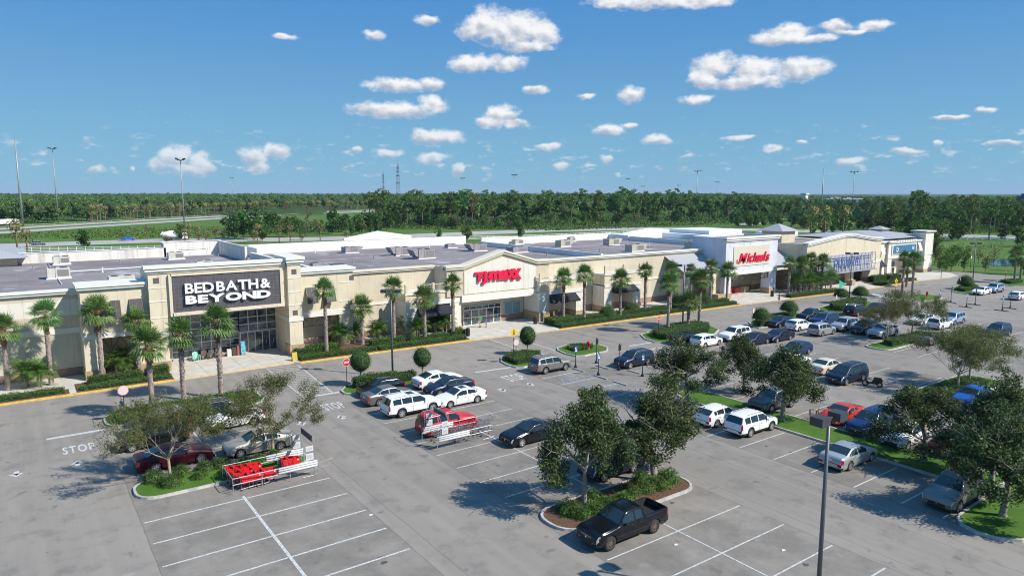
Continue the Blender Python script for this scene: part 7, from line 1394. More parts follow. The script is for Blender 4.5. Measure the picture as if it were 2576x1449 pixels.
# ---- people
SKIN = mat('skin', (.48, .28, .20), .6); 
def person(x, y, rz, lab, shirt, pants, hair, pose, z=.0, s=1.0):
    J = dict(pel=(0, 0, .95), sp=(0, 0, 1.15), ch=(0, 0, 1.36), nk=(0, 0, 1.50), hd=(0, .02, 1.62), ht=(0, .01, 1.74), ls=(.19, 0, 1.42), le=(.26, .02, 1.14), lw=(.27, .12, .90), lh=(.27, .15, .80), rs=(-.19, 0, 1.42), re=(-.26, .02, 1.14), rw=(-.27, .12, .90), rh=(-.27, .15, .80), lp=(.10, 0, .90), lk=(.11, .04, .50), la=(.11, -.02, .09), lt=(.12, .16, .04), rp=(-.10, 0, .90), rk=(-.11, .04, .50), ra=(-.11, -.02, .09), rt=(-.12, .16, .04)); J.update(pose)
    E = [('pel', 'sp'), ('sp', 'ch'), ('ch', 'nk'), ('nk', 'hd'), ('hd', 'ht'), ('ch', 'ls'), ('ls', 'le'), ('le', 'lw'), ('lw', 'lh'), ('ch', 'rs'), ('rs', 're'), ('re', 'rw'), ('rw', 'rh'), ('pel', 'lp'), ('lp', 'lk'), ('lk', 'la'), ('la', 'lt'), ('pel', 'rp'), ('rp', 'rk'), ('rk', 'ra'), ('ra', 'rt')]
    rad = dict(pel=.145, sp=.13, ch=.15, nk=.055, hd=.098, ht=.075, ls=.065, le=.045, lw=.032, lh=.03, lp=.09, lk=.06, la=.042, lt=.035); K = list(J)
    me = bpy.data.meshes.new('body'); me.from_pydata([J[k] for k in K], [(K.index(a), K.index(b_)) for a, b_ in E], [])
    for hnd, sg in (('lh', 1), ('rh', -1)):
        pass
    o = bpy.data.objects.new('tmp', me); COL.objects.link(o); md = o.modifiers.new('s', 'SKIN')
    for i, k in enumerate(K): r = rad.get(k, rad.get('l' + k[1:], .05)); me.skin_vertices[0].data[i].radius = (r, r * (.78 if k in ('pel', 'sp', 'ch') else 1)); me.skin_vertices[0].data[i].use_root = k == 'pel'
    sb = o.modifiers.new('ss', 'SUBSURF'); sb.levels = 1; sb.render_levels = 1
    m2 = bpy.data.meshes.new_from_object(o.evaluated_get(bpy.context.evaluated_depsgraph_get())); bpy.data.objects.remove(o)
    m2.materials.clear()
    for m_ in (SKIN, shirt, pants): m2.materials.append(m_)
    hdz = J['nk'][2]; el = min(J['le'][2], J['re'][2])
    for p in m2.polygons:
        c = p.center; k = 0
        if c.z < .97 and c.z > .52 and abs(c.x) < .22: k = 2
        if hdz > c.z > .96 and (abs(c.x) < .22 or c.z > 1.22): k = 1
        p.material_index = k; p.use_smooth = True
    t = thing('person', (x, y, z), lab, 'person', 'people in the plaza', rz); t.scale = (s,) * 3; link('body', m2, t)
    b = MB(); b.sphere((J['hd'][0], J['hd'][1] - .02, J['hd'][2] + .03), .112, .118, .12, 10, 6, z0=-.25); part('hair', b, hair, t, True, world=False)
    b = MB()
    for hnd in ('lh', 'rh'):
        hx, hy, hz_ = J[hnd]
        for q in range(4): b.tube((hx, hy - .03 + q * .02, hz_), (hx - math.copysign(.01, hx), hy - .03 + q * .022, hz_ - .075 + .008 * abs(q - 1.5)), .009, .007, 5)
        b.tube((hx, hy + .03, hz_ + .02), (hx - math.copysign(.02, hx), hy + .06, hz_ - .03), .010, .008, 5)
    part('fingers', b, SKIN, t, world=False)
    b = MB(); fx_, fy_, fz_ = J['hd']; b.sphere((fx_, fy_ + .10, fz_ - .01), .016, .025, .022, 6, 4); part('nose', b, SKIN, t, world=False)
    b = MB()
    for s_ in (-1, 1): b.sphere((fx_ + s_ * .035, fy_ + .088, fz_ + .02), .011, n=6, k=4); 
    part('eyes', b, BLACKF, t, world=False); b = MB()
    for k in ('la', 'ra'): q = J[k]; tt = J[k[0] + 't']; b.tube((q[0], q[1] - .04, .045), (tt[0], tt[1], .04), .052, .042, 8)
    part('shoes', b, mat('shoe_dark', (.05, .045, .04), .6), t, world=False)
HB = mat('hair_brown', (.08, .045, .025), .8); HR = mat('hair_sunburnt', (.45, .20, .13), .8); HGY = mat('hair_grey', (.3, .28, .26), .8)
person(6.38, 64.9, 2.0, 'person in a blue shirt walking behind the pale octagonal sign at the left', mat('shirt_blue', (.06, .17, .28), .8), mat('trousers_dark', (.03, .035, .045), .8), HR, dict(lk=(.11, .22, .52), la=(.11, .12, .09), lt=(.12, .28, .05), ra=(-.11, -.30, .12), rt=(-.12, -.14, .05), rk=(-.11, -.05, .5), rh=(-.34, .30, .98), rw=(-.32, .22, 1.02)), 0)
person(51.95, 80.2, .3, 'person in a green top entering the gabled store', mat('shirt_green', (.02, .30, .12), .8), mat('shorts_tan', (.35, .25, .2), .8), HB, dict(lk=(.11, .16, .5), la=(.11, .02, .09)), .15)
person(52.75, 79.9, .5, 'child in blue and pink beside the person in green at the doors', mat('shirt_purple', (.12, .10, .45), .8), mat('skirt_pink', (.5, .12, .25), .8), HB, {}, .15, .78)
person(*G(1960, 762), 1.2, 'person in a pink top walking on the pavement before the grey tower', mat('shirt_rose', (.45, .22, .22), .8), mat('trousers_dark', (.03, .035, .045), .8), HB, dict(lk=(.11, .2, .5), ra=(-.11, -.25, .12)), 0)
person(142.6, 77.4, 2.6, 'person in black standing in the porch right of the lattice sign', mat('shirt_black', (.02, .02, .022), .8), mat('trousers_dark', (.03, .035, .045), .8), HB, {}, .15)
person(*G(2344, 868), .6, 'person in a white top beside the dark grey sedan', mat('shirt_white', (.7, .66, .64), .8), mat('trousers_dark', (.03, .035, .045), .8), HGY, {}, 0)
# ---------------------------------------------------------------- beyond the plaza
def rail_fence(pts, lab, h=1.4, rails=3, gap=2.6, m=None, z=-.1, name='rail_fence', grp='white rail fences'):
    t = thing(name, (pts[0][0], pts[0][1], z), lab, 'fence', grp); b = MB(); pb = MB()
    for (x0, y0), (x1, y1) in zip(pts, pts[1:]):
        L = math.hypot(x1 - x0, y1 - y0); nx, ny = -(y1 - y0) / L * .04, (x1 - x0) / L * .04
        for k in range(rails): zz = z + h * (k + .75) / rails - .12; b.prism([(x0 - nx, y0 - ny), (x1 - nx, y1 - ny), (x1 + nx, y1 + ny), (x0 + nx, y0 + ny)], zz, zz + .17)
        n = max(1, int(L / gap))
        for i in range(n): u = i / n; px_, py_ = x0 + (x1 - x0) * u, y0 + (y1 - y0) * u; pb.box(px_ - .08, px_ + .08, py_ - .08, py_ + .08, z, z + h + .05)
    part('rails', b, m or WHITEW, t); part('posts', pb, m or WHITEW, t); return t
GALV = mat('guardrail', (.42, .43, .42), .5, metal=.2)
rail_fence([(-60, 283), (4.7, 271.6), (66.6, 244), (100.5, 243), (135, 245)], 'white rail fence behind the stained rear parapet at left', 1.5); rail_fence([(135, 245), (185, 233), (271, 232)], 'white rail fence behind the white rear walls in the middle', 1.5); rail_fence([(292, 152), (304, 132), (316, 118), (326, 104), (345, 80)], 'white rail fence across the right hand meadow', 1.7)
def offs(pts, d):
    P = [Vector(p) for p in pts]; o = []
    for i in range(len(P)): v = (P[min(i + 1, len(P) - 1)] - P[max(i - 1, 0)]).normalized(); o.append((P[i].x - v.y * d, P[i].y + v.x * d))
    return o
HWV = [Vector(p) for p in hw[1:-1]]
rail_fence(offs(hw[1:-1], -25), 'long steel guardrail along the near side of the highway', 1.0, 1, 6, GALV, name='guardrail', grp='highway guardrails'); rail_fence(offs(hw[1:-1], 25), 'steel guardrail along the far side of the highway', 1.0, 1, 8, GALV, name='guardrail', grp='highway guardrails'); rail_fence(offs(hw[1:-1], 5), 'steel guardrail in the highway median', .9, 1, 8, GALV, name='guardrail', grp='highway guardrails')
# masts
MG = 'high mast lamps over the highway'
def mast(xy, H, lab, head=True, r=.38, m=None):
    t = thing('light_mast', (xy[0], xy[1], -.1), lab, 'light mast', MG); b = MB(); b.tube((0, 0, 0), (0, 0, H), r, r * .38, 10); part('pole', b, m or POLEG, t, True, world=False)
    if head:
        b = MB(); b.lathe([(.5, H - .5), (.9, H - .3), (.9, H), (.3, H + .2)], 10); part('ring', b, POLEG, t, world=False)
        for k in range(4): a = k * math.pi / 2 + .6; c, s = math.cos(a), math.sin(a); b = MB(); b.tube((0, 0, H - .2), (c * 1.7, s * 1.7, H + .1), .08); b.tube((c * 1.5, s * 1.5, H + .15), (c * 2.9, s * 2.9, H + .5), .42, .30, 8); part('floodlight', b, HEADM, t, world=False)
    else: b = MB(); b.tube((0, 0, H), (0, 0, H + 1.5), .06); b.tube((-1.2, 0, H + .3), (1.2, 0, H + .3), .06); part('finial', b, POLEG, t, world=False)
def masth(px, dist, ytop): x, y = far(px, dist); return (x, y), top_height((x, y), ytop) if False else CAMH + (487 - ytop) / FPX * dist * 1.0
for px, d, yt, hd, lab, r in ((50, 505, 380, 0, 'thick bare mast at the far left edge', .75), (141, 530, 395, 1, 'second mast from the left with lamp ring', .45), (459, 366, 412, 1, 'mast standing left of centre before the towering cloud', .36), (2069, 590, 430, 0, 'bare pale mast left of the far white hospital', .55), (2146, 585, 440, 1, 'lamp mast right beside the bare pale one', .42), (1753, 590, 435, 1, 'lamp mast above the middle of the forest', .42), (1294, 640, 442, 1, 'thin lamp mast right of the rust coloured pine', .38), (1164, 800, 450, 1, 'thin lamp mast left of the rust coloured pine', .38), (1579, 870, 452, 1, 'small lamp mast, left of a close pair', .4), (1597, 800, 448, 0, 'bare mast, right of a close pair', .4), (1617, 1000, 470, 1, 'tiny lamp mast right of the close pair', .4), (1803, 950, 460, 1, 'small lamp mast right of the tall forest mast', .4), (1707, 1050, 468, 1, 'tiny lamp mast left of the tall forest mast', .4), (585, 1000, 452, 1, 'tiny lamp mast between the two towering clouds', .4)):
    x, y = far(px, d); mast((x, y), CAMH + (487 - yt) / FPX * d, lab, hd, r)
def lattice_tower(px, dist, ytop, lab, w):
    x, y = far(px, dist); H = CAMH + (487 - ytop) / FPX * dist; t = thing('radio_tower', (x, y, 0), lab, 'radio tower', 'radio towers on the horizon'); b = MB(); n = 12; st = mat('tower_steel', (.10, .13, .16), .6)
    def wd(z): return w * (1 - .75 * z / H)
    c3 = [(math.cos(a), math.sin(a)) for a in (0, 2.09, 4.19)]
    for i in range(n):
        z0, z1 = H * .88 * i / n, H * .88 * (i + 1) / n
        for k in range(3): a, c = c3[k], c3[(k + 1) % 3]; b.tube((a[0] * wd(z0), a[1] * wd(z0), z0), (a[0] * wd(z1), a[1] * wd(z1), z1), .35, n=4); b.tube((a[0] * wd(z0), a[1] * wd(z0), z0), (c[0] * wd(z1), c[1] * wd(z1), z1), .16, n=3)
    b.tube((0, 0, H * .85), (0, 0, H), .3, .12, 5); part('frame', b, st, t, world=False); b = MB()
    for z in (H * .45, H * .62, H * .72, H * .80): b.lathe([(wd(z) + 1.2, z - .8), (wd(z) + 1.4, z), (wd(z) + 1.2, z + .8)], 8)
    part('antenna', b, st, t, world=False)
lattice_tower(1002, 1500, 405, 'taller lattice radio tower on the horizon left of centre', 5.0); lattice_tower(965, 1650, 430, 'shorter lattice radio tower beside the taller one', 2.6)
# far buildings
def farbox(px0, px1, dist, ytop, lab, m, name='far_building', rows=3, win=True, z0=0, depth=30):
    (x0, y0), (x1, y1) = far(px0, dist), far(px1, dist); H = CAMH - (ytop - 487) / FPX * dist; u = Vector((x1 - x0, y1 - y0, 0)); L = u.length; t = thing(name, (x0, y0, 0), lab, 'building', rz=math.atan2(u.y, u.x)); b = MB(); b.box(0, L, 0, depth, z0, H); b.box(L * .2, L * .45, 3, depth * .8, H, H + 2.2); b.box(L * .6, L * .7, 3, depth * .6, H, H + 1.6); part('wall', b, m, t, world=False)
    if win:
        b = MB(); n = max(4, int(L / 6))
        for r_ in range(rows):
            zz = z0 + (H - z0) * (r_ + .45) / rows
            for i in range(n): b.box(L * (i + .25) / n, L * (i + .75) / n, -.12, .02, zz, zz + 1.5)
        part('window', b, GLASS, t, world=False)
    return t
farbox(2070, 2172, 1000, 500, 'long white hospital block beyond the forest', WHITEW, depth=50); farbox(2064, 2092, 960, 503, 'low blue grey wing at the left of the white hospital', mat('wing_blue', (.30, .36, .46), .8), rows=2); farbox(2557, 2620, 900, 492, 'dark blue glass office block at the right edge', mat('office_blue', (.02, .06, .13), .2), rows=5); farbox(2500, 2556, 880, 512, 'low grey flat roof left of the dark blue office', mat('office_grey', (.30, .28, .28), .8), win=False); 
x, y = far(2025, 1000); t = thing('water_tower', (x, y, 0), 'white square tower left of the far hospital', 'tower'); b = MB(); b.box(-3, 3, -3, 3, 0, 17); part('shaft', b, WHITEW, t, world=False); b = MB(); b.box(-4, 4, -4, 4, 17, 18.6); part('cap', b, WHITEW, t, world=False)
# gantry sign on the side road
x, y = G(1990, 572); t = thing('sign_gantry', (x, y, 0), 'dark overhead sign gantry before the forest at right', 'gantry', rz=-.9); b = MB(); b.tube((0, 0, 0), (0, 0, 8), .3); b.tube((46, 0, 0), (46, 0, 8), .3); b.tube((0, 0, 7.6), (46, 0, 7.6), .22); b.tube((0, 0, 6.6), (46, 0, 6.6), .22); part('frame', b, mat('gantry_dark', (.03, .06, .06), .6), t, world=False); b = MB(); b.box(30, 38, -.3, -.1, 5.8, 8.6); part('sign_panel', b, mat('sign_green', (.01, .12, .06), .6), t, world=False)
# ---- trees beyond: low cost crowns shared between many individuals
def blobtree(seed, H, R0, clear, n, leafs, lm, mx, sq=.55, s=(.45, .95)):
    nr = np.random.default_rng(seed); rg = random.Random(seed); b = MB(); b.tube((0, 0, -.3), (.25, 0, H * .9), .26 * H / 16, .10 * H / 16, 6, caps=False); C = []; S = []
    for i in range(n):
        f = i / max(1, n - 1); z = clear + (H - clear) * (.12 + .88 * f); env = R0 * (math.sin(math.pi * min(1, .25 + .75 * (1 - f))) ** .6) if n > 1 else R0; a = rg.uniform(0, 6.28); rr = env * rg.uniform(.15, .8); c = np.array([rr * math.cos(a), rr * math.sin(a), z]); cr = R0 * rg.uniform(.30, .50)
        if f < .8: b.tube((0, 0, z - 1.2), tuple(c), .09, .03, 4, caps=False)
        o = nr.normal(size=(leafs, 3)); o /= np.linalg.norm(o, axis=1)[:, None]; o *= cr * nr.uniform(.55, 1.05, (leafs, 1)); o[:, 2] *= sq; C.append(c + o); S.append(nr.uniform(s[0], s[1], leafs))
    return b.mesh('trunk', BARKD, True), leafcloud('crown', np.concatenate(C), np.concatenate(S), lm, seed, mix=mx, up=.9, aspect=.75)
PINES = [blobtree(201 + i, 16 + (i % 3) * 1.5, 3.6, 8.5 - (i % 2), 13, 62, [PIN1, PIN2], [.7, .3]) for i in range(5)]
DEADP = [blobtree(231, 16, 3.2, 7, 10, 45, [RUST, BRN], [.6, .4], s=(.3, .7))]
BUSHY = [blobtree(241 + i, 6.5 + i, 3.6, 1.4, 12, 70, [HED1, CRP1, PIN1], [.4, .25, .35], .8) for i in range(3)]
DARKB = [blobtree(251 + i, 8, 4.0, 1.2, 12, 75, [HED3, PIN1], [.5, .5], .8) for i in range(2)]
SCRUB = [blobtree(261, 4.5, 3.2, .8, 9, 40, [BRN, CRP1], [.6, .4], .8, (.25, .6))]
def sabal_far(seed):
    nr = np.random.default_rng(seed); b = MB(); b.tube((0, 0, 0), (0, 0, 6.2), .22, .20, 6, caps=False); o = nr.normal(size=(150, 3)); o /= np.linalg.norm(o, axis=1)[:, None]; o *= np.array([2.0, 2.0, 1.5]) * nr.uniform(.5, 1, (150, 1)); o[:, 2] += 7.0
    lo = nr.normal(size=(50, 3)); lo /= np.linalg.norm(lo, axis=1)[:, None]; lo *= np.array([1.5, 1.5, 1.3]); lo[:, 2] += 5.0; me = leafcloud('crown', np.concatenate([o, lo]), nr.uniform(.5, 1.1, 200), [PAL1, PAL2, PALD], seed, mix=[.52, .08, .40], up=.3, aspect=.35); return b.mesh('trunk', BARKB, True), me
SABF = [sabal_far(301), sabal_far(302)]
rg = random.Random(77)
def fput(name, xy, mm, lab, s, grp, cat='tree', sz=None, z=-.1):
    t = thing(name, (xy[0], xy[1], z), lab, cat, grp, rg.uniform(0, 6.28)); t.scale = (s, s, sz or s); link('trunk', mm[0], t); link('crown', mm[1], t)
# front rows of the pine wood
cnt = 0; placed = []
def ybase(px): return float(np.interp(px, [930, 1000, 1200, 1400, 1600, 1800, 2000, 2150], [570, 574, 575, 572, 566, 558, 550, 548]))
while cnt < 235:
    px = rg.uniform(925, 2215); y0 = ybase(px); f = rg.random() ** 1.35; py = y0 - f * (y0 - 524)
    x, y = G(px, py)
    if min((abs(x - a) + abs(y - c) for a, c in placed), default=99) < 5.2: continue
    placed.append((x, y)); k = rg.random()
    if k < .90 or py < 535: fput('pine_tree', (x, y), PINES[rg.randrange(5)], 'tall slash pine standing among its like in the wood behind the roofs', rg.uniform(.88, 1.18) * float(np.interp(px, [1700, 1950, 2200], [1, .82, .58])), 'slash pines of the wood behind the roofs')
    else: fput('broadleaf_tree', (x, y), DARKB[rg.randrange(2)], 'dark low broadleaf tree at the foot of the pine wood', rg.uniform(1.0, 1.5), 'dark broadleaf trees in the pine wood')
    cnt += 1
for i in range(46):
    px = rg.uniform(1840, 2240); py = rg.uniform(562, 586) if px > 1960 else rg.uniform(562, 574); x, y = G(px, py); fput('broadleaf_shrub', (x, y), rg.choice(BUSHY + DARKB), 'green bush behind the craft store and lattice store roofs', rg.uniform(.6, 1.1), 'bushes behind the right hand roofs', 'bush')
for (px, py, s, lab) in ((1188, 572, 1.15, 'tall rust coloured dead pine rising above the wood'), (1003, 560, .95, 'brown dead pine at the left end of the wood'), (1222, 560, .9, 'second rust tinted pine right of the tallest rust one'), (718, 552, .8, 'reddish bare tree beside the highway palms'), (775, 585, .75, 'brown bare tree among the bushes before the highway'), (1090, 566, .8, 'small rust tinted pine near the left part of the wood'), (1420, 560, .8, 'brownish pine in the middle of the wood'), (1890, 545, .6, 'brownish pine toward the right part of the wood')): fput('dead_pine', G(px, py), DEADP[0], lab, s, 'rust coloured dead pines')
# scrub filling the foot of the woods: one mass nobody could count
U = []
for i in range(27000):
    px = rg.uniform(925, 2300); f = rg.random(); py = ybase(min(px, 2150)) + (8 if px > 1300 else 3) - f * 22; x, y = G(px, py); c_ = math.sin(x * .13) + math.sin(y * .17 + 1) + math.sin((x + y) * .07); U.append((x, y, rg.random() ** .7 * (2.6 + .9 * c_) * (.8 if px < 1900 else .6)))
for i in range(9000):
    px = rg.uniform(2240, 2660); py = rg.uniform(556, 588); x, y = G(px, py); U.append((x, y, rg.random() * 3.2))
for i in range(7000):
    px = rg.uniform(620, 960); py = rg.uniform(563, 585) ; x, y = G(px, py); c_ = math.sin(x * .11) + math.sin(y * .15 + 2); U.append((x, y, rg.random() * (1.6 + 1.1 * c_)))
U = np.array(U); o = link('undergrowth', leafcloud('undergrowth', U, np.random.default_rng(2).uniform(.6, 1.5, len(U)), [HED1, CRP1, PIN1, BRN, HED3], 8, mix=[.34, .2, .26, .08, .12], up=.8, aspect=.7)); o['kind'] = 'stuff'
# understorey along the road
for i in range(74):
    px = rg.uniform(930, 2230); py = ybase(px) + rg.uniform(-5, 2); x, y = G(px, py); fput('broadleaf_shrub', (x, y), rg.choice(BUSHY + DARKB + SCRUB), 'bush in the green understorey between the road and the pine wood', rg.uniform(.55, 1.05), 'bushes along the edge of the pine wood', 'bush')
# left hand trees between road and highway
LT = [(590, 603, 1.2, 1), (612, 600, 1.4, 0), (640, 602, 1.35, 1), (655, 596, 1.1, 0), (678, 590, 1.2, 1), (700, 586, 1.0, 2), (722, 596, 1.15, 0), (745, 590, 1.0, 0), (768, 594, .9, 3), (790, 578, 1.0, 3), (805, 590, .8, 0), (835, 588, 1.25, 1), (858, 584, 1.0, 1), (870, 580, .9, 2), (895, 580, .9, 0), (905, 590, 1.0, 0), (925, 578, 1.1, 1), (948, 582, 1.0, 0), (972, 580, 1.2, 1), (560, 600, .7, 3), (543, 597, .9, 3), (575, 598, .9, 3), (500, 605, .8, 3), (520, 604, .7, 3), (455, 604, .7, 2), (474, 603, .7, 3), (420, 612, .6, 3), (215, 628, .75, 1), (885, 592, .7, 0), (760, 604, .6, 2), (660, 607, .8, 0)]
for i, (px, py, s, k) in enumerate(LT):
    mm = (BUSHY[i % 3], DARKB[i % 2], BUSHY[2], SCRUB[0])[k]; fput('roadside_tree', G(px, py), mm, ('leafy green', 'dark dense', 'bright green', 'grey brown thin')[k] + ' tree between left road and highway, ' + ('near the mixer truck', 'left of the wood', 'behind the white fence')[0 if px < 600 else 1 if px > 780 else 2], s, 'roadside trees at the left')
for i, (px, py, s, lab) in enumerate(((45, 640, 1.3, 'dense tuft of low palms left of the dark grey crossover on the road'), (70, 645, 1.0, 'low palm tuft beside it above the metal hip roof'), (372, 603, .75, 'small palm beside the blue pickup on the road'), (475, 602, .8, 'small palm right of the mixer truck'), (465, 612, .7, 'low palm before the mixer truck'), (500, 605, .7, 'low palm right of the lamp mast foot'), (648, 612, .9, 'palm with thin trunk at the corner of the tall parapet'), (703, 618, .9, 'young palm by the white fence, left of three'), (731, 618, .9, 'young palm by the white fence, middle of three'), (806, 612, .9, 'young palm by the white fence, right of three'), (760, 618, .55, 'low palm tuft at the white fence'), (872, 612, .6, 'palm tuft left of the white rear gable'), (640, 618, .7, 'palm left of the young trio'), (800, 594, .9, 'tall palm among the bushes left of the wood'), (838, 570, .8, 'palm beside the reddish bare tree'))): fput('fan_palm', G(px, py), SABF[i % 2], lab, s, 'small palms behind the plaza', 'palm tree')
for i, (px, py, s, lab) in enumerate(((1175, 606, .75, 'light green bush behind the white rear wall, left one'), (1105, 606, .55, 'light green bush behind the white rear wall by the fence'), (1310, 600, .8, 'round bright bush at the white fence in the middle'))): fput('broadleaf_shrub', G(px, py), BUSHY[i % 3], lab, s, 'bushes at the white fence', 'bush')
# palm row along the far side of the highway
hwf = offs(hw[1:-1], 29); seg = []
for (a, c) in zip(hwf, hwf[1:]): seg.append((a, c, math.hypot(c[0] - a[0], c[1] - a[1])))
k = 0; s_ = 330.0
while s_ < 960 and k < 150:
    d = s_
    for a, c, L in seg:
        if d < L: x, y = a[0] + (c[0] - a[0]) * d / L, a[1] + (c[1] - a[1]) * d / L; break
        d -= L
    p = proj(x, y)
    if 170 < p[0] < 1080: fput('cabbage_palm', (x + rg.uniform(-2, 5), y + rg.uniform(-1, 6)), SABF[k % 2], 'brown skirted palm in the long row beyond the highway', rg.uniform(1.15, 1.5), 'long row of brown skirted palms beyond the highway', 'palm tree'); k += 1
    s_ += rg.choice((1.5, 3.0, 4.5, 9.0)) * rg.uniform(.8, 1.2)
for i in range(80):
    px = rg.uniform(2185, 2640); py = rg.uniform(541, 588 if px < 2330 else 581); x, y = G(px, py); fput('pine_tree' if i % 3 else 'broadleaf_tree', (x, y), PINES[i % 5] if i % 3 else DARKB[i % 2], 'pine of the loose wood beyond the right hand road' if i % 3 else 'dark broadleaf tree of the wood beyond the right hand road', rg.uniform(.6, .8) if i % 3 else rg.uniform(.8, 1.2), 'pines of the right hand wood' if i % 3 else 'broadleaf trees of the right hand wood')
for i in range(34):
    px = rg.uniform(2215, 2640); py = rg.uniform(572, 586); x, y = G(px, py); fput('broadleaf_shrub', (x, y), rg.choice(BUSHY + DARKB), 'green bush at the foot of the pines beyond the right hand road', rg.uniform(.7, 1.2), 'bushes beyond the right hand road', 'bush')
# right hand pines and garden trees
RT = [(2225, 560, 'p', 1.0), (2250, 562, 'p', .95), (2290, 590, 'p', 1.0), (2303, 582, 'p', 1.22), (2318, 584, 'p', 1.05), (2350, 560, 'p', .95), (2395, 566, 'p', 1.0), (2420, 562, 'p', .9), (2372, 572, 'p', .9), (2440, 590, 'p', 1.0), (2487, 603, 'p', 1.05), (2528, 602, 'p', .95), (2500, 585, 'p', .9), (2556, 600, 'p', .85), (2540, 580, 'p', .95), (2470, 572, 'p', .9), (2210, 570, 'b', 1.0), (2187, 572, 'b', .9), (2160, 575, 's', 1.0), (2260, 585, 'b', 1.1), (2285, 600, 'b', 1.2), (2305, 602, 'b', 1.1), (2325, 600, 'b', 1.0), (2358, 598, 'd', .8), (2395, 606, 'd', .9), (2410, 604, 'd', .8), (2520, 604, 'd', .8), (2560, 618, 'd', .8), (2590, 622, 'd', .8), (2560, 585, 'd', 1.1), (2190, 590, 'b', .8), (2130, 578, 'b', .8), (2045, 592, 'b', .9), (2070, 590, 'b', .95), (2020, 570, 'b', .8), (2095, 588, 'b', .8), (2235, 575, 'd', .9), (2180, 560, 'p', .85), (2140, 555, 'p', .85), (2110, 552, 'p', .85), (2270, 555, 'p', .9), (2330, 565, 'p', .85), (2455, 555, 'p', .9), (2575, 570, 'p', .9), (2600, 600, 'p', 1.0), (2515, 560, 'p', .85), (2380, 548, 'p', .85), (2205, 548, 'p', .85)]
for i, (px, py, k, s) in enumerate(RT):
    mm = {'p': PINES[i % 5], 'b': BUSHY[i % 3], 'd': DARKB[i % 2], 's': SCRUB[0]}[k]; nm = {'p': 'pine_tree', 'b': 'broadleaf_tree', 'd': 'broadleaf_tree', 's': 'broadleaf_shrub'}[k]
    lab = {'p': 'tall pine beyond the right end of the plaza', 'b': 'bushy light green tree behind the right end of the building', 'd': 'dark dense tree beyond the right hand meadow', 's': 'brown scrub behind the right hip roof'}[k]
    fput(nm, G(px, py), mm, lab + (', the tallest one' if s == 1.22 else ''), s, {'p': 'pines beyond the right end', 'b': 'bushy trees behind the right end', 'd': 'dark trees at the right meadow', 's': 'scrub'}[k])
for i, (px, yt, lab) in enumerate(((2038, 560, 'palm with bare trunk behind the lattice store, left of three'), (2073, 566, 'palm behind the lattice store, middle of three'), (2119, 585, 'palm behind the lattice store, right of three'))): xy = FP(px, 600, 135); fput('fan_palm', (xy[0], 135), SABF[i % 2], lab, 1.35, 'palms behind the lattice store', 'palm tree', sz=1.75)
GT = [((2362, 684), .62, 1, 'leafy tree right against the pylon, tall orange tinged'), ((2352, 662), 1.15, 1, 'tall green tree immediately behind the white pylon'), ((2392, 682), .75, 0, 'bright green tree on the lawn right of the pylon'), ((2378, 686), .55, 2, 'small green tree at the pavement edge right of the pylon'), ((2425, 684), .62, 3, 'slim dark green tree left of the far lamp'), ((2478, 684), .60, 4, 'rusty leaved small tree right of the far lamp'), ((2500, 670), .75, 5, 'thin grey green tree before the pond'), ((2462, 662), .6, 5, 'thin wispy tree left of the pond'), ((2575, 690), .8, 3, 'dark tree at the right edge behind the palms'), ((2552, 680), .5, 2, 'low green tree right of the pond'), ((2405, 668), .6, 0, 'green tree behind the bright one on the lawn')]
CYP = blobtree(281, 8, 2.2, 1.2, 14, 80, [HED1, CRP2], [.75, .25], .9, (.25, .5)); SMALL = [blobtree(282 + i, 7, 3.0, 1.5, 14, 90, [HED1, HED2], [.7, .3], .8, (.25, .5)) for i in range(2)]; RUSTY = blobtree(286, 6, 2.6, 1.3, 12, 70, [CRP2, HED1], [.6, .4], .8, (.2, .45)); THIN = blobtree(287, 7, 3.2, 1.5, 14, 38, [CRP1, OAK2], [.6, .4], .8, (.2, .4))
for (p, s, k, lab) in GT: fput('lawn_tree', G(*p), (SMALL[0], CYP, SMALL[1], CYP, RUSTY, THIN)[k], lab, s * 1.15, 'trees on the lawn right of the plaza')
for i, (px, py) in enumerate(((2360, 697), (2375, 695))): x, y = G(px, py)
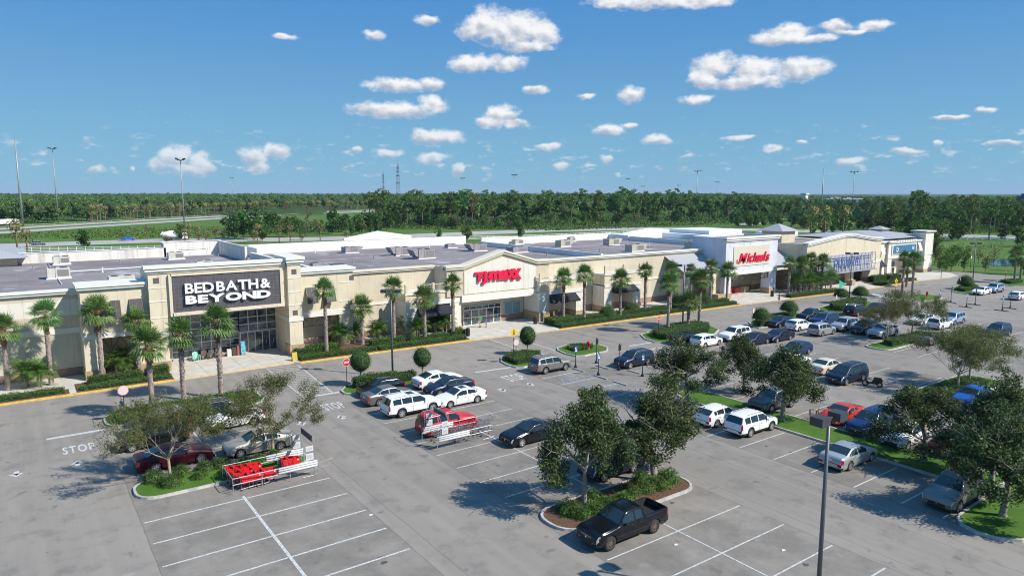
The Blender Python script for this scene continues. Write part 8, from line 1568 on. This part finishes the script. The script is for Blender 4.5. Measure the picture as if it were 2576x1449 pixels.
# stuff: the far wood as one mass
nr = np.random.default_rng(9); N = 7800; B = MB(); base = bmesh.new(); bmesh.ops.create_icosphere(base, subdivisions=1, radius=1.0); bv = np.array([v.co[:] for v in base.verts]); bf = [tuple(v.index for v in f.verts) for f in base.faces]; base.free()
VS = []; FS = []; LC = []; cnt = 0; tries = 0; hwl = [(Vector(a), Vector(c)) for a, c in zip(hw, hw[1:])]
def hwdist(x, y):
    p = Vector((x, y)); best = 1e9; sgn = 1
    for a, c in hwl:
        d = c - a; t = max(0, min(1, (p - a).dot(d) / d.length_squared)); q = a + d * t; dd = (p - q).length
        if dd < best: best = dd; sgn = 1 if (d.x * (p.y - a.y) - d.y * (p.x - a.x)) > 0 else -1
    return best * sgn
while cnt < N and tries < 200000:
    tries += 1; px = rg.uniform(-160, 2740); dist = 300 + 2300 * rg.random() ** 1.7; x, y = far(px, dist); py = proj(x, y)[1]
    hd = hwdist(x, y)
    if px < 960 or hd > -32:
        if hd < 42: continue
    else:
        if py > ybase(min(max(px, 925), 2150)) - 6 and px < 2215: continue
        if px > 2215 and (dist < 620 or (2060 < px < 2180 and dist < 1000)): continue
    if 2060 < px < 2250 and dist < 900: continue
    if dist < 520 and px > 960 and rg.random() < .4: continue
    r = rg.uniform(3.2, 5.6) * (1 + dist / 3500); h = rg.uniform(7.5, 15.5) * (.86 if px < 950 and dist < 900 else 1.0)
    if px > 1900: h *= float(np.interp(px, [1900, 2100, 2300], [.9, .55, .5]))
    q = .80 if dist < 1150 else 1.0
    v = bv * np.array([r * q, r * q, r * .78 * q]) * (1 + nr.normal(size=(len(bv), 1)) * .16) + np.array([x, y, h - r * .3]); o = len(VS) * len(bv); VS.append(v); FS += [tuple(i + o for i in f) for f in bf]; cnt += 1
    if dist < 1150:
        k = 66; o_ = nr.normal(size=(k, 3)); o_ /= np.linalg.norm(o_, axis=1)[:, None]; o_ *= np.array([r, r, r * .85]) * nr.uniform(.75, 1.2, (k, 1)); LC.append(o_ + np.array([x, y, h - r * .3]))
        k = 14; LC.append(np.stack([x + nr.uniform(-r, r, k), y + nr.uniform(-r, r, k), nr.uniform(.5, h * .6, k)], 1))
def x_canopy(t, vec, src):
    a = t.noise(vec, .012, 4, .6); b = t.noise(vec, .16, 4, .7); d = t.noise(vec, .9, 4, .75)
    c = t.mix(t.ramp(a, .35, .65), (.034, .075, .020, 1), (.060, .100, .030, 1)); c = t.mix(t.ramp(b, .35, .7, 0, .7), c, (.085, .125, .042, 1)); return t.mix(t.ramp(d, .45, .7, 0, .75), c, (.014, .032, .010, 1))
CANO = mat('far_canopy', (.04, .08, .02), .95, extra=x_canopy, spec=.1, bump=1.0, bscale=.9); MATS['far_canopy'].node_tree.nodes['Bump'].inputs['Distance'].default_value = 1.2
me = bpy.data.meshes.new('forest'); V = np.concatenate(VS); me.from_pydata(V.tolist(), [], FS); me.materials.append(CANO); me.update(); o = link('forest', me); o['kind'] = 'stuff'
LC = np.concatenate(LC); o = link('forest_leaves', leafcloud('forest_leaves', LC, nr.uniform(.7, 1.5, len(LC)), [PIN1, PIN2, OAK3], 3, mix=[.55, .27, .18], up=.9, aspect=.7)); o['kind'] = 'stuff'
# canopy sheet out to the horizon
b = MB(); cols = 150; dl = [620, 800, 1000, 1250, 1550, 1900, 2300, 2800, 3400, 4200, 5200, 6500, 8200, 10500, 14000]; rowsV = []
for d in dl:
    for i in range(cols + 1):
        x, y = far(-300 + 3200 * i / cols, d); hh = 8.6 + rg.uniform(-1.6, 1.6) if d > 620 else -1; px = -300 + 3200 * i / cols
        if px > 1900: hh *= .6
        if d < 900 and hwdist(x, y) < 60: hh = -1
        if px > 2000 and d < 1300: hh = -1
        rowsV.append((x, y, hh))
b.add(rowsV, [(r_ * (cols + 1) + i, r_ * (cols + 1) + i + 1, (r_ + 1) * (cols + 1) + i + 1, (r_ + 1) * (cols + 1) + i) for r_ in range(len(dl) - 1) for i in range(cols)])
o = link('forest_canopy', b.mesh('forest_canopy', CANO, True)); o['kind'] = 'stuff'
# marsh grass tufts on the embankment
cen = []; 
for i in range(5200):
    px = rg.uniform(0, 940); py = rg.uniform(572, 600); x, y = G(px, py); hd = hwdist(x, y)
    if hd > -34 or y < 328: continue
    cen.append((x, y, .1 + rg.random() * .4))
me = leafcloud('meadow_grass', cen, 1.1, [leafmat('tall_grass', (.10, .19, .03), .4, .3), leafmat('dry_grass', (.19, .18, .06), .3, .3)], 5, mix=[.8, .2], up=0, aspect=.5); o = link('meadow_grass', me); o['kind'] = 'stuff'
# ---------------------------------------------------------------- air
b = MB(); b.box(-6500, 15800, -500, 15800, -1.2, 96); hz_ = link('haze', b.mesh('haze', [])); hz_['kind'] = 'stuff'
hm = bpy.data.materials.new('air'); hm.use_nodes = True; hm.node_tree.nodes.clear(); hv = hm.node_tree.nodes.new('ShaderNodeVolumePrincipled'); ho = hm.node_tree.nodes.new('ShaderNodeOutputMaterial'); hm.node_tree.links.new(hv.outputs[0], ho.inputs['Volume'])
hv.inputs['Color'].default_value = (.62, .78, .95, 1); hv.inputs['Density'].default_value = .00006; hz_.data.materials.append(hm)
